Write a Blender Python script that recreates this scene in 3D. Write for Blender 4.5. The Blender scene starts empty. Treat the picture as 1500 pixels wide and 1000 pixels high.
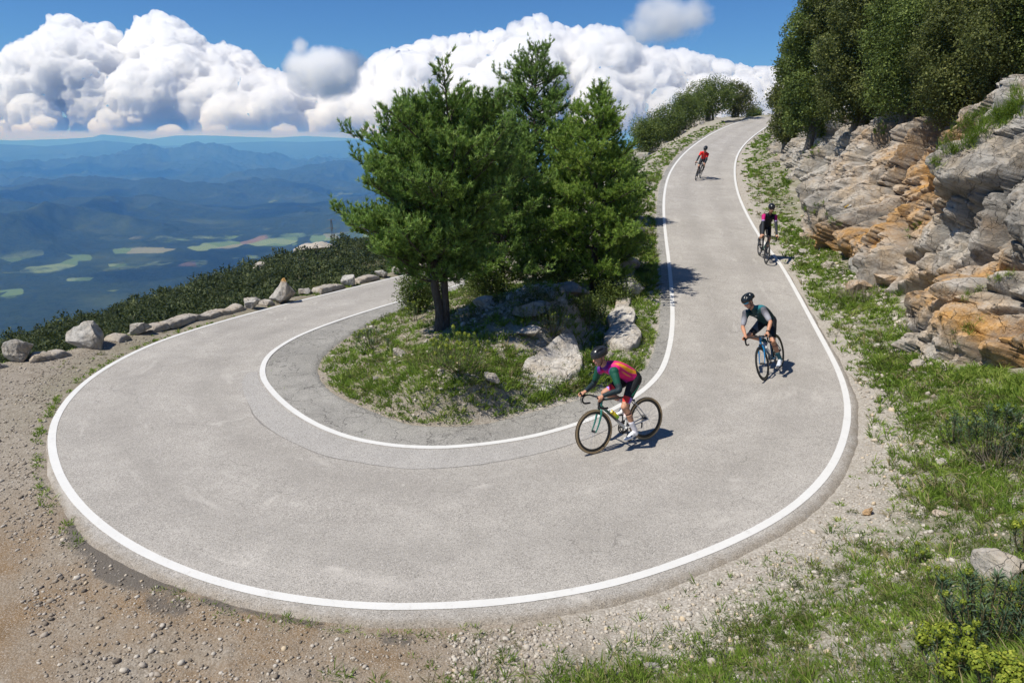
import bpy, bmesh, math, random
import numpy as np
from mathutils import Vector, Matrix, Quaternion
R = math.radians
SC = bpy.context.scene
COL = SC.collection
rng = np.random.default_rng(7)
random.seed(7)

# ------------------------------------------------------------------ objects
def tag(o, label=None, cat=None, group=None, kind=None):
    if label: o['label'] = label
    if cat: o['category'] = cat
    if group: o['group'] = group
    if kind: o['kind'] = kind
    return o

def empty(name, loc=(0, 0, 0), rot=(0, 0, 0)):
    o = bpy.data.objects.new(name, None)
    o.empty_display_size = 0.1
    COL.objects.link(o)
    o.location = loc
    o.rotation_euler = rot
    return o

def link(name, me, parent=None, mat=None):
    o = bpy.data.objects.new(name, me)
    COL.objects.link(o)
    if parent: o.parent = parent
    if mat is not None:
        for m in (mat if isinstance(mat, (list, tuple)) else [mat]):
            me.materials.append(m)
    return o

def mesh_np(name, V, F, smooth=False, attrs=None, mi=None, uv=None):
    """V (n,3); F one (m,k) array or a list of such; attrs: name -> (n,) float or (n,3) colour per vertex."""
    V = np.asarray(V, dtype=np.float32)
    Fs = F if isinstance(F, list) else [F]
    Fs = [np.asarray(f, dtype=np.int32) for f in Fs if len(f)]
    me = bpy.data.meshes.new(name)
    me.vertices.add(len(V))
    me.vertices.foreach_set('co', V.ravel())
    tot = sum(f.size for f in Fs)
    npoly = sum(len(f) for f in Fs)
    me.loops.add(tot)
    me.polygons.add(npoly)
    me.loops.foreach_set('vertex_index', np.concatenate([f.ravel() for f in Fs]))
    starts = []
    s = 0
    for f in Fs:
        k = f.shape[1]
        starts.append(s + np.arange(len(f)) * k)
        s += f.size
    me.polygons.foreach_set('loop_start', np.concatenate(starts).astype(np.int32))
    if smooth:
        me.polygons.foreach_set('use_smooth', np.ones(npoly, dtype=bool))
    if mi is not None:
        me.polygons.foreach_set('material_index', np.asarray(mi, dtype=np.int32))
    if attrs:
        for k, a in attrs.items():
            a = np.asarray(a, dtype=np.float32)
            if a.ndim == 1:
                at = me.attributes.new(k, 'FLOAT', 'POINT')
                at.data.foreach_set('value', a)
            else:
                at = me.attributes.new(k, 'FLOAT_COLOR', 'POINT')
                if a.shape[1] == 3: a = np.concatenate([a, np.ones((len(a), 1), np.float32)], 1)
                at.data.foreach_set('color', a.ravel())
    me.update(calc_edges=True)
    return me

def grid_faces(nu, nv):
    i = np.arange(nu - 1)[:, None] * nv + np.arange(nv - 1)[None, :]
    i = i.ravel()
    return np.stack([i, i + nv, i + nv + 1, i + 1], 1)

# ------------------------------------------------------------------ noise
def _hash(ix, iy, iz, seed):
    h = (ix.astype(np.int64) * 374761393 + iy.astype(np.int64) * 668265263 + iz.astype(np.int64) * 2147483647 + seed * 974711) & 0xFFFFFFFF
    h = ((h ^ (h >> 13)) * 1274126177) & 0xFFFFFFFF
    h = ((h ^ (h >> 16)) * 2246822519) & 0xFFFFFFFF
    h = h ^ (h >> 15)
    return (h & 0xFFFFFF).astype(np.float64) / 0xFFFFFF

def vnoise(p, seed=0):
    """value noise in -1..1"""
    p = np.asarray(p, dtype=np.float64)
    i = np.floor(p)
    f = p - i
    u = f * f * f * (f * (f * 6 - 15) + 10)
    i = i.astype(np.int64)
    out = 0
    for dx in (0, 1):
        wx = u[:, 0] if dx else 1 - u[:, 0]
        for dy in (0, 1):
            wy = u[:, 1] if dy else 1 - u[:, 1]
            for dz in (0, 1):
                wz = u[:, 2] if dz else 1 - u[:, 2]
                out = out + wx * wy * wz * _hash(i[:, 0] + dx, i[:, 1] + dy, i[:, 2] + dz, seed)
    return out * 2 - 1

def fbm(p, octv=4, seed=0, gain=0.5, lac=2.03):
    p = np.asarray(p, dtype=np.float64)
    a, s, t = 1.0, 0.0, 0.0
    for k in range(octv):
        s = s + a * vnoise(p + 17.3 * k, seed + k)
        t += a
        a *= gain
        p = p * lac
    return s / t

def fbm2(x, y, octv=4, seed=0, **k):
    return fbm(np.stack([x, y, np.zeros_like(x) + 0.5], 1), octv, seed, **k)

def ridged(p, octv=5, seed=0, gain=0.5, lac=2.1):
    p = np.asarray(p, dtype=np.float64)
    a, s, t = 1.0, 0.0, 0.0
    for k in range(octv):
        s = s + a * (1 - np.abs(vnoise(p + 9.1 * k, seed + k)) * 2)
        t += a
        a *= gain
        p = p * lac
    return s / t

def cells(p, seed=0, jit=1.0):
    """nearest jittered cell: returns (f1, f2, seed position, random (n,4))"""
    p = np.asarray(p, dtype=np.float64)
    i = np.floor(p).astype(np.int64)
    n = len(p)
    f1 = np.full(n, 1e9); f2 = np.full(n, 1e9)
    sp = np.zeros((n, 3)); ci = np.zeros((n, 3), dtype=np.int64)
    for dx in (-1, 0, 1):
        for dy in (-1, 0, 1):
            for dz in (-1, 0, 1):
                c = i + np.array([dx, dy, dz])
                q = np.stack([_hash(c[:, 0], c[:, 1], c[:, 2], seed + k) for k in (1, 2, 3)], 1)
                q = c + 0.5 + jit * (q - 0.5)
                d = np.sqrt(((p - q) ** 2).sum(1))
                m = d < f1
                f2 = np.where(m, f1, np.minimum(f2, d))
                f1 = np.where(m, d, f1)
                sp[m] = q[m]; ci[m] = c[m]
    rnd = np.stack([_hash(ci[:, 0], ci[:, 1], ci[:, 2], seed + 10 + k) for k in range(4)], 1)
    return f1, f2, sp, rnd

def sstep(a, b, x):
    t = np.clip((x - a) / (b - a), 0, 1)
    return t * t * (3 - 2 * t)

# ------------------------------------------------------------------ camera
CAMH = 4.5
F_PX = 1000.0
PITCH = math.atan(0.295)
CP, SP = math.cos(PITCH), math.sin(PITCH)
cam_d = bpy.data.cameras.new('camera')
cam_d.lens = 24.0
cam_d.sensor_width = 36.0
cam_d.clip_start = 0.05
cam_d.clip_end = 300000.0
cam = bpy.data.objects.new('camera', cam_d)
COL.objects.link(cam)
cam.location = (0, 0, CAMH)
cam.rotation_euler = (math.pi / 2 - PITCH, 0, 0)
SC.camera = cam

def ray(px, py):
    a, b = (px - 750) / F_PX, (py - 500) / F_PX
    return np.array([a, CP - SP * b, -(SP + CP * b)])

def at_depth(px, py, D):
    r = ray(px, py)
    return np.array([0, 0, CAMH]) + r * D

def project(P):
    P = np.asarray(P, float) - np.array([0, 0, CAMH])
    fw = P[..., 1] * CP - P[..., 2] * SP
    up = P[..., 1] * SP + P[..., 2] * CP
    return 750 + F_PX * P[..., 0] / fw, 500 - F_PX * up / fw, fw

# ------------------------------------------------------------------ materials
class NT:
    def __init__(s, name):
        s.m = bpy.data.materials.new(name)
        s.m.use_nodes = True
        s.t = s.m.node_tree
        s.t.nodes.clear()
        s.out = s.t.nodes.new('ShaderNodeOutputMaterial')
    def n(s, typ, ins=None, **props):
        nd = s.t.nodes.new('ShaderNode' + typ)
        for k, v in props.items(): setattr(nd, k, v)
        for k, v in (ins or {}).items():
            sock = nd.inputs[k]
            if isinstance(v, bpy.types.NodeSocket): s.t.links.new(v, sock)
            else:
                if isinstance(v, (tuple, list)) and len(v) == 3 and len(getattr(sock, 'default_value', (0,))) == 4: v = (*v, 1)
                sock.default_value = v
        return nd
    def mix(s, f, a, b, blend='MIX'):
        nd = s.t.nodes.new('ShaderNodeMix')
        nd.data_type = 'RGBA'; nd.blend_type = blend; nd.clamp_factor = True
        for idx, v in ((0, f), (6, a), (7, b)):
            if isinstance(v, bpy.types.NodeSocket): s.t.links.new(v, nd.inputs[idx])
            elif idx == 0: nd.inputs[0].default_value = v
            else: nd.inputs[idx].default_value = (*v, 1) if len(v) == 3 else v
        return nd.outputs[2]
    def math(s, op, a, b=0.0, c=0.0):
        nd = s.t.nodes.new('ShaderNodeMath'); nd.operation = op
        for i, v in enumerate((a, b, c)):
            if isinstance(v, bpy.types.NodeSocket): s.t.links.new(v, nd.inputs[i])
            else: nd.inputs[i].default_value = v
        return nd.outputs[0]
    def ramp(s, f, stops, interp='LINEAR'):
        nd = s.t.nodes.new('ShaderNodeValToRGB')
        nd.color_ramp.interpolation = interp
        e = nd.color_ramp.elements
        while len(e) < len(stops): e.new(0.5)
        for i, (p, c) in enumerate(stops):
            e[i].position = p
            e[i].color = (c, c, c, 1) if isinstance(c, (int, float)) else ((*c, 1) if len(c) == 3 else c)
        s.t.links.new(f, nd.inputs[0])
        return nd.outputs[0]
    def noise(s, scale, vec=None, detail=4, rough=0.55, dist=0.0):
        nd = s.n('TexNoise', {'Scale': scale, 'Detail': detail, 'Roughness': rough, 'Distortion': dist})
        s.t.links.new(vec if vec is not None else s.pos(), nd.inputs['Vector'])
        return nd.outputs[0]
    def voro(s, scale, vec=None, feature='F1', out='Distance', rand=1.0):
        nd = s.n('TexVoronoi', {'Scale': scale, 'Randomness': rand}, feature=feature)
        s.t.links.new(vec if vec is not None else s.pos(), nd.inputs['Vector'])
        return nd.outputs[out]
    def pos(s):
        if not hasattr(s, '_pos'): s._pos = s.n('NewGeometry').outputs['Position']
        return s._pos
    def obj(s):
        if not hasattr(s, '_obj'): s._obj = s.n('TexCoord').outputs['Object']
        return s._obj
    def attr(s, name, out='Fac'):
        return s.n('Attribute', attribute_name=name).outputs[out]
    def bump(s, h, strength=0.3, dist=0.02):
        return s.n('Bump', {'Height': h, 'Strength': strength, 'Distance': dist}).outputs[0]
    def bsdf(s, **ins):
        nd = s.n('BsdfPrincipled', {k.replace('_', ' '): v for k, v in ins.items()})
        s.t.links.new(nd.outputs[0], s.out.inputs[0])
        return nd

def plain(name, col, rough=0.5, metal=0.0, var=0.0, vscale=8.0, **k):
    t = NT(name)
    c = col
    if var:
        n = t.noise(vscale, t.obj())
        c = t.mix(n, tuple(x * (1 - var) for x in col), tuple(min(1, x * (1 + var)) for x in col))
    t.bsdf(Base_Color=c, Roughness=rough, Metallic=metal, **k)
    return t.m

# ------------------------------------------------------------------ render / world
SUN_EL, SUN_AZ = R(58), math.atan2(-0.42, -1.0)     # azimuth of the direction TO the sun, measured from +x
SUN_DIR = np.array([math.cos(SUN_EL) * math.cos(SUN_AZ), math.cos(SUN_EL) * math.sin(SUN_AZ), math.sin(SUN_EL)])
w = bpy.data.worlds.new('World'); SC.world = w
w.use_nodes = True
nt = w.node_tree; nt.nodes.clear()
sky = nt.nodes.new('ShaderNodeTexSky'); sky.sky_type = 'NISHITA'; sky.sun_disc = False
sky.sun_elevation = SUN_EL
sky.sun_rotation = math.pi / 2 - SUN_AZ
sky.altitude = 900; sky.air_density = 1.0; sky.dust_density = 0.0; sky.ozone_density = 5.0
bg = nt.nodes.new('ShaderNodeBackground'); bg.inputs[1].default_value = 0.075
wo = nt.nodes.new('ShaderNodeOutputWorld')
tint = nt.nodes.new('ShaderNodeMix'); tint.data_type = 'RGBA'; tint.blend_type = 'MULTIPLY'; tint.inputs[0].default_value = 1.0
tint.inputs[7].default_value = (0.52, 0.84, 1.18, 1)     # deep clear blue of thin mountain air
nt.links.new(sky.outputs[0], tint.inputs[6]); nt.links.new(tint.outputs[2], bg.inputs[0]); nt.links.new(bg.outputs[0], wo.inputs[0])
sl = bpy.data.lights.new('sun', 'SUN'); sl.energy = 5.0; sl.angle = R(0.53); sl.color = (1.0, 0.95, 0.87)
so = bpy.data.objects.new('sun', sl); COL.objects.link(so)
so.rotation_euler = Vector(SUN_DIR).to_track_quat('Z', 'Y').to_euler()
so.location = (-20, -5, 40)
vs = SC.view_settings
SC.display_settings.display_device = 'sRGB'
vs.view_transform = 'Standard'; vs.look = 'None'; vs.exposure = 0.15; vs.gamma = 1.0; vs.use_curve_mapping = False
SC.render.engine = 'CYCLES'
cy = SC.cycles
cy.use_denoising = True
cy.max_bounces = 22; cy.diffuse_bounces = 3; cy.glossy_bounces = 2; cy.transmission_bounces = 2; cy.volume_bounces = 20
cy.transparent_max_bounces = 8
cy.caustics_reflective = False; cy.caustics_refractive = False
cy.sample_clamp_indirect = 6.0
# ------------------------------------------------------------------ plant geometry helpers
def unit(a): return a / (np.linalg.norm(a, axis=-1, keepdims=True) + 1e-9)
def rand_unit(r, n):
    return unit(r.normal(size=(n, 3)))

def blades(P, Dn, Ln, Wd, r):
    """thin triangles from P along Dn"""
    n = len(P)
    side = unit(np.cross(Dn, rand_unit(r, n)))
    a = P - side * (Wd / 2)[:, None]; b = P + side * (Wd / 2)[:, None]; c = P + Dn * Ln[:, None]
    V = np.stack([a, b, c], 1).reshape(-1, 3)
    return V, np.arange(n * 3).reshape(n, 3)

def leaf_quads(P, Ax, Nn, Ln, Wd, fold=0.25):
    """diamond leaves: P base, Ax axis, Nn leaf normal"""
    side = unit(np.cross(Ax, Nn))
    mid = P + Ax * (Ln * 0.5)[:, None] - Nn * (Wd * fold)[:, None]
    tip = P + Ax * Ln[:, None]
    l = mid + side * (Wd / 2)[:, None] + Nn * (Wd * fold * 1.6)[:, None]; q = mid - side * (Wd / 2)[:, None] + Nn * (Wd * fold * 1.6)[:, None]
    V = np.stack([P, q, tip, l], 1).reshape(-1, 3)
    return V, np.arange(len(P) * 4).reshape(-1, 4)

def tube(P, rad, sides=6):
    P = np.asarray(P, float); rad = np.asarray(rad, float)
    T = unit(np.gradient(P, axis=0))
    ref = np.where(np.abs(T[:, 2:3]) > 0.9, np.array([[1.0, 0, 0]]), np.array([[0, 0, 1.0]]))
    A = unit(np.cross(T, ref)); B = np.cross(T, A)
    th = np.linspace(0, 2 * np.pi, sides, endpoint=False)
    V = P[:, None, :] + rad[:, None, None] * (np.cos(th)[None, :, None] * A[:, None, :] + np.sin(th)[None, :, None] * B[:, None, :])
    n = len(P)
    i = np.arange(n - 1)[:, None] * sides; j = np.arange(sides)[None, :]
    j2 = (j + 1) % sides
    F = np.stack([(i + j), (i + j2), (i + sides + j2), (i + sides + j)], -1).reshape(-1, 4)
    return V.reshape(-1, 3), F

class Geo:
    def __init__(s): s.V = []; s.F = []; s.n = 0; s.A = []
    def add(s, V, F, a=None):
        s.V.append(V); s.F.append(F + s.n); s.n += len(V)
        s.A.append(np.full(len(V), 0.5) if a is None else (np.full(len(V), a) if np.isscalar(a) else a))
    def mesh(s, name, smooth=True):
        return mesh_np(name, np.vstack(s.V), [f for f in s.F], smooth, {'tone': np.concatenate(s.A)})


def remesh(V, F, voxel, smooth_it=0):
    me = mesh_np('tmp', V, F)
    o = bpy.data.objects.new('tmp', me); COL.objects.link(o)
    md = o.modifiers.new('r', 'REMESH'); md.mode = 'VOXEL'; md.voxel_size = voxel; md.use_smooth_shade = True
    if smooth_it:
        sm = o.modifiers.new('s', 'SMOOTH'); sm.factor = 0.5; sm.iterations = smooth_it
    dg = bpy.context.evaluated_depsgraph_get()
    me2 = bpy.data.meshes.new_from_object(o.evaluated_get(dg))
    bpy.data.objects.remove(o); bpy.data.meshes.remove(me)
    return me2
def vcoords(me):
    a = np.empty(len(me.vertices) * 3, np.float32); me.vertices.foreach_get('co', a); return a.reshape(-1, 3).astype(float)
def vnormals(me):
    a = np.empty(len(me.vertices) * 3, np.float32); me.vertex_normals.foreach_get('vector', a); return a.reshape(-1, 3).astype(float)


_ico = {}
def ico(sub):
    if sub not in _ico:
        bm = bmesh.new(); bmesh.ops.create_icosphere(bm, subdivisions=sub, radius=1.0)
        _ico[sub] = (np.array([v.co[:] for v in bm.verts]), np.array([[v.index for v in f.verts] for f in bm.faces]))
        bm.free()
    return _ico[sub]

# ------------------------------------------------------------------ road geometry
def softp(t, k=1.5): return k * np.logaddexp(0, t / k)
def zroad(x, y):
    wgt = sstep(-2.0, 4.0, x)
    return wgt * 0.118 * softp(y - 15.5, 2.0) - (1 - wgt) * 0.045 * softp(y - 12.0)

def on_road(px, py):
    """where a pixel's ray meets the road surface"""
    r = ray(px, py)
    D = np.linspace(2, 110, 5000)
    P = np.array([0, 0, CAMH]) + D[:, None] * r
    h = P[:, 2] - zroad(P[:, 0], P[:, 1])
    k = np.argmax(h < 0)
    if h[k] >= 0: k = len(D) - 1
    t = h[k - 1] / (h[k - 1] - h[k] + 1e-9)
    p = P[k - 1] * (1 - t) + P[k] * t
    return p

PAIRS = [((1115,171),(1150,171)),((1085,178),(1128,183)),((1058,188),(1108,196)),((1032,202),(1090,212)),((1005,222),(1079,230)),((985,246),(1076,253)),((975,272),(1080,280)),
 ((972,305),(1092,310)),((975,345),(1115,350)),((980,385),(1142,385)),((984,430),(1168,430)),((985,480),(1195,480)),((975,530),(1222,530)),
 ((955,560),(1238,572)),((920,587),(1241,620)),((870,612),(1215,690)),((800,634),(1130,765)),((740,646),(950,840)),
 ((680,653),(780,876)),((640,655),(620,888)),((600,654),(480,883)),((560,650),(330,856)),((510,640),(190,799)),
 ((460,620),(104,726)),((420,594),(75,655)),((392,565),(88,600)),((384,545),(138,549)),((390,525),(220,505)),
 ((410,507),(310,475)),((450,486),(405,449)),((520,461),(510,423)),((600,437),(605,400)),((680,415),(700,380))]
APR = {11:(962,480),12:(950,528),13:(925,552),14:(880,572),15:(835,585),16:(770,602),17:(720,615),18:(670,621),19:(630,620),
 20:(600,618),21:(572,608),22:(545,597),23:(505,580),24:(480,562),25:(470,543),26:(474,527),27:(490,510),28:(512,493),29:(540,476),30:(575,459),31:(622,440),32:(700,412)}

def catmull(P, sub):
    P = np.asarray(P, float)
    Q = np.vstack([2 * P[0] - P[1], P, 2 * P[-1] - P[-2]])
    out = []
    for i in range(1, len(Q) - 2):
        t = np.linspace(0, 1, sub, endpoint=False)[:, None]
        p0, p1, p2, p3 = Q[i - 1], Q[i], Q[i + 1], Q[i + 2]
        out.append(0.5 * ((2 * p1) + (-p0 + p2) * t + (2 * p0 - 5 * p1 + 4 * p2 - p3) * t ** 2 + (-p0 + 3 * p1 - 3 * p2 + p3) * t ** 3))
    out.append(P[-1:])
    return np.vstack(out)

def smooth_line(L, it=1):
    for _ in range(it):
        M = L.copy(); M[1:-1] = 0.25 * L[:-2] + 0.5 * L[1:-1] + 0.25 * L[2:]; L = M
    return L

SUB = 14
inner = smooth_line(catmull([on_road(*a)[:2] for a, b in PAIRS], SUB), 30)
outer = smooth_line(catmull([on_road(*b)[:2] for a, b in PAIRS], SUB), 30)
apr_pts = []
for i, (a, b) in enumerate(PAIRS):
    if i in APR: apr_pts.append(on_road(*APR[i])[:2])
    else:
        p, q = on_road(*a)[:2], on_road(*b)[:2]
        apr_pts.append(p + (p - q) / np.linalg.norm(p - q) * 0.33)
apron = smooth_line(catmull(apr_pts, SUB), 6)

def outward(L, ref):
    """unit plan normals of polyline L that point away from ref (same length)"""
    T = np.gradient(L, axis=0)
    N = np.stack([T[:, 1], -T[:, 0]], 1)
    N /= np.linalg.norm(N, axis=1)[:, None] + 1e-9
    s = np.sign(((L - ref) * N).sum(1))
    return N * s[:, None]
N_out = outward(outer, inner)
N_in = outward(inner, outer)
arc = np.concatenate([[0], np.cumsum(np.linalg.norm(np.diff(0.5 * (inner + outer), axis=0), axis=1))])
NS = len(outer)
stat = np.arange(NS) / SUB                       # station number along PAIRS
# how far the asphalt reaches beyond the outer white line
ext = np.interp(stat, [0, 8, 12, 15, 17, 18, 19.5, 21, 22, 22.8, 24, 26, 32], [0.14, 0.14, 0.2, 0.26, 0.34, 0.36, 0.34, 0.26, 0.3, 0.25, 0.13, 0.12, 0.15])
ext = ext + 0.05 * fbm2(arc * 1.3, arc * 0, 4, 3) + 0.03 * fbm2(arc * 6, arc * 0, 3, 5)
o_edge = outer + N_out * ext[:, None]
a_edge = apron + N_in * (0.03 * fbm2(arc * 2.0, arc * 0, 4, 8) + 0.02 * fbm2(arc * 9, arc * 0, 3, 9))[:, None]

def z_of(L, dz=0.0): return np.column_stack([L, zroad(L[:, 0], L[:, 1]) + dz])

def strip(name, A, B, n, dz, mat, edge_drop=False, dens=1):
    """sheet between two plan polylines; u across, v along stored as attributes"""
    t = np.linspace(0, 1, n)
    P = A[:, None, :] * (1 - t)[None, :, None] + B[:, None, :] * t[None, :, None]
    X = P.reshape(-1, 2)
    z = zroad(X[:, 0], X[:, 1]) + dz
    V = np.column_stack([X, z])
    if edge_drop:                                  # the broken edge turns down into the ground
        V = V.reshape(len(A), n, 3); V[:, -1, 2] -= 0.09
        V = V.reshape(-1, 3)
    u = np.tile(t, len(A)); v = np.repeat(arc[:len(A)], n)
    me = mesh_np(name, V, grid_faces(len(A), n), True, {'u': u, 'v': v})
    o = link(name, me, None, mat)
    tag(o, kind='structure')
    return o

# --- asphalt
def asphalt(name, c1, c2, patchy, seed, cracks=0.0, bands=True):
    t = NT(name)
    p = t.pos()
    n1 = t.noise(0.55, p, 5, 0.6)
    n2 = t.noise(2.6, p, 5, 0.65)
    g = t.noise(95, p, 3, 0.7)
    g2 = t.voro(120, p)
    col = t.mix(t.ramp(n1, [(0.3, 0), (0.7, 1)]), c1, c2)
    col = t.mix(t.math('MULTIPLY', t.ramp(n2, [(0.35, 0), (0.75, 1)]), patchy), col, tuple(x * 0.72 for x in c1))
    # aggregate: pale and dark chips in the binder
    chips = t.voro(105, p, out='Color')
    chipv = t.n('SeparateColor', {0: chips}).outputs[0]
    col = t.mix(t.ramp(chipv, [(0.0, 0.75), (0.36, 0.0), (1, 0)]), col, tuple(x * 0.40 for x in c1))
    col = t.mix(t.ramp(chipv, [(0.76, 0.0), (1.0, 0.55)]), col, tuple(min(1, x * 1.45) for x in c2))
    if bands:
        u, v = t.attr('u'), t.attr('v')
        wob = t.math('MULTIPLY', t.math('SUBTRACT', n1, 0.5), 0.16)
        uu = t.math('ADD', u, wob)
        b = t.n('ValToRGB')
        t.t.links.new(uu, b.inputs[0])
        e = b.color_ramp.elements
        stops = [(0.0, .0), (0.16, .15), (0.3, .8), (0.42, .15), (0.55, .1), (0.68, .75), (0.82, .15), (1.0, .0)]
        while len(e) < len(stops): e.new(0.5)
        for i, (q, c) in enumerate(stops): e[i].position = q; e[i].color = (c, c, c, 1)
        col = t.mix(t.math('MULTIPLY', b.outputs[0], 0.42), col, tuple(x * 0.70 for x in c1))
        # pale worn blotches across the lane
        pv = t.n('CombineXYZ', {0: t.math('MULTIPLY', u, 3.0), 1: t.math('MULTIPLY', v, 1.1), 2: 7.0}).outputs[0]
        pb_ = t.ramp(t.noise(1.6, pv, 4, 0.6, 0.4), [(0.66, 0), (0.74, 1)])
        col = t.mix(t.math('MULTIPLY', pb_, 0.4), col, tuple(min(1, x * 1.35) for x in c2))
        # fine cracks
        dv = t.n('VectorMath', {0: p, 1: t.n('VectorMath', {0: t.n('TexNoise', {'Vector': p, 'Scale': 2.2, 'Detail': 5.0}).outputs[1], 3: 0.7}, operation='SCALE').outputs[0]}, operation='ADD').outputs[0]
        ck_ = t.math('MULTIPLY', t.ramp(t.voro(0.55, dv, 'DISTANCE_TO_EDGE'), [(0.0, 1), (0.006, 0)]), t.ramp(t.noise(0.8, p, 3), [(0.52, 0), (0.62, 1)]))
        col = t.mix(t.math('MULTIPLY', ck_, 0.55), col, (0.10, 0.092, 0.082))
        # dust and crumbs towards the outer edge
        ed = t.ramp(t.math('ADD', u, t.math('MULTIPLY', t.math('SUBTRACT', t.noise(5, p, 6, 0.75), 0.5), 0.10)), [(0.945, 0), (0.985, 1)])
        col = t.mix(t.math('MULTIPLY', ed, 0.8), col, t.mix(1.0, col, t.mix(n2, (0.45, 0.42, 0.38), (0.85, 0.76, 0.64)), 'MULTIPLY'))
        # oil drips and scuffs drawn out along the lane
        vec = t.n('CombineXYZ', {0: t.math('MULTIPLY', u, 9.0), 1: t.math('MULTIPLY', v, 0.5), 2: 3.0}).outputs[0]
        sc = t.ramp(t.noise(1.0, vec, 5, 0.7), [(0.58, 0), (0.72, 1)])
        col = t.mix(t.math('MULTIPLY', sc, 0.38), col, tuple(min(1, x * 1.3) for x in c2))
    h = t.math('ADD', t.math('MULTIPLY', g, 0.6), t.math('MULTIPLY', g2, 0.8))
    if cracks:
        d = t.n('VectorMath', {0: p, 1: t.n('VectorMath', {0: t.n('TexNoise', {'Vector': p, 'Scale': 3.0, 'Detail': 4}).outputs[1], 3: 0.5}, operation='SCALE').outputs[0]}, operation='ADD').outputs[0]
        ck = t.voro(1.6, d, 'DISTANCE_TO_EDGE')
        ck2 = t.voro(5.0, d, 'DISTANCE_TO_EDGE')
        km = t.ramp(t.noise(0.7, p, 2), [(0.42, 0), (0.6, 1)])
        line = t.math('MAXIMUM', t.ramp(ck, [(0.0, 1), (0.014, 0)]), t.math('MULTIPLY', t.ramp(ck2, [(0.0, 1), (0.03, 0)]), km))
        line = t.math('MULTIPLY', line, cracks)
        col = t.mix(line, col, (0.05, 0.045, 0.04))
        h = t.math('SUBTRACT', h, t.math('MULTIPLY', line, 2.0))
    t.bsdf(Base_Color=col, Roughness=0.93, Normal=t.bump(h, 0.55, 0.006), Specular_IOR_Level=0.25)
    return t.m

M_ASPH = asphalt('asphalt', (0.338, 0.316, 0.284), (0.455, 0.428, 0.387), 0.5, 1)
M_OLD = asphalt('old_asphalt', (0.265, 0.255, 0.232), (0.37, 0.355, 0.322), 0.6, 2, cracks=0.8, bands=False)
M_PATCH = asphalt('patch_asphalt', (0.36, 0.343, 0.318), (0.415, 0.397, 0.37), 0.4, 3, bands=False)

def paint_mat():
    t = NT('road_paint')
    p = t.pos()
    wear = t.ramp(t.noise(7, p, 6, 0.75), [(0.54, 0), (0.70, 1)])
    fine = t.ramp(t.noise(60, p, 3, 0.7), [(0.40, 0), (0.75, 1)])
    wm = t.math('MULTIPLY', wear, fine)
    e = t.attr('u')                                # ragged sides of the line
    side = t.math('ABSOLUTE', t.math('SUBTRACT', e, 0.5))
    rag = t.math('ADD', side, t.math('MULTIPLY', t.noise(40, p, 3), 0.16))
    wm = t.math('MAXIMUM', wm, t.ramp(rag, [(0.55, 0), (0.575, 1)]))
    col = t.mix(t.noise(3, p, 3), (0.58, 0.575, 0.55), (0.69, 0.685, 0.66))
    col = t.mix(t.math('MULTIPLY', t.noise(22, p, 4, 0.7), 0.3), col, (0.55, 0.54, 0.5))
    col = t.mix(wm, col, (0.36, 0.335, 0.30))
    t.bsdf(Base_Color=col, Roughness=0.75, Normal=t.bump(t.noise(90, p, 2), 0.4, 0.004))
    return t.m
M_PAINT = paint_mat()

road = strip('road', inner, o_edge, 40, 0.0, M_ASPH, edge_drop=True)
apr = strip('old_asphalt_apron', inner - N_in * 0.05, a_edge, 12, -0.006, M_OLD, edge_drop=True)
lw = 0.056
lwo = lw * (1 + 0.07 * fbm2(arc * 3.0, arc * 0, 4, 14))[:, None]; lwi = lw * (1 + 0.07 * fbm2(arc * 3.0, arc * 0 + 3, 4, 15))[:, None]
line_o = strip('edge_line', outer - N_out * lwo, outer + N_out * lwo, 5, 0.005, M_PAINT)
line_i = strip('edge_line', inner - N_in * lwi, inner + N_in * lwi, 5, 0.005, M_PAINT)
line_o['label'] = 'white painted line along the outer edge of the bend'
line_i['label'] = 'white painted line along the inner edge of the bend'
# smoother resurfaced strip inside the inner line
s0, s1 = int(14.2 * SUB), int(26.2 * SUB)
tt = np.linspace(0, 1, s1 - s0)
pw = (0.25 + 0.75 * np.sin(np.pi * tt) ** 0.6) * 0.62 + 0.05 * fbm2(tt * 9, tt * 0, 3, 4)
pA = inner[s0:s1] - N_in[s0:s1] * 0.10
pB = inner[s0:s1] - N_in[s0:s1] * (0.10 + pw)[:, None]
strip('road_patch', pA, pB, 6, 0.0035, M_PATCH)
# dark ragged seam where the resurfaced strip ends
sw = 0.004 + 0.05 * np.exp(-((tt - 0.80) / 0.035) ** 2) * (1 + fbm2(tt * 160, tt * 0, 3, 16)) + 0.020 * np.clip(fbm2(tt * 40, tt * 0, 4, 6), -.7, 1)
M_TAR = plain('tar_seam', (0.22, 0.205, 0.19), 0.9, var=0.3, vscale=20)
strip('tar_seam', pB - N_in[s0:s1] * sw[:, None] * 0.2, pB - N_in[s0:s1] * sw[:, None], 2, 0.0055, M_TAR)

# ------------------------------------------------------------------ terrain heights
road_poly = np.vstack([o_edge, a_edge[::-1]])
GX0, GX1, GY0, GY1, GS = -34.0, 38.0, -8.0, 88.0, 0.2
gx = np.arange(GX0, GX1 + 1e-6, GS); gy = np.arange(GY0, GY1 + 1e-6, GS)
GXX, GYY = np.meshgrid(gx, gy, indexing='ij')
gp = np.column_stack([GXX.ravel(), GYY.ravel()])

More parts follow.
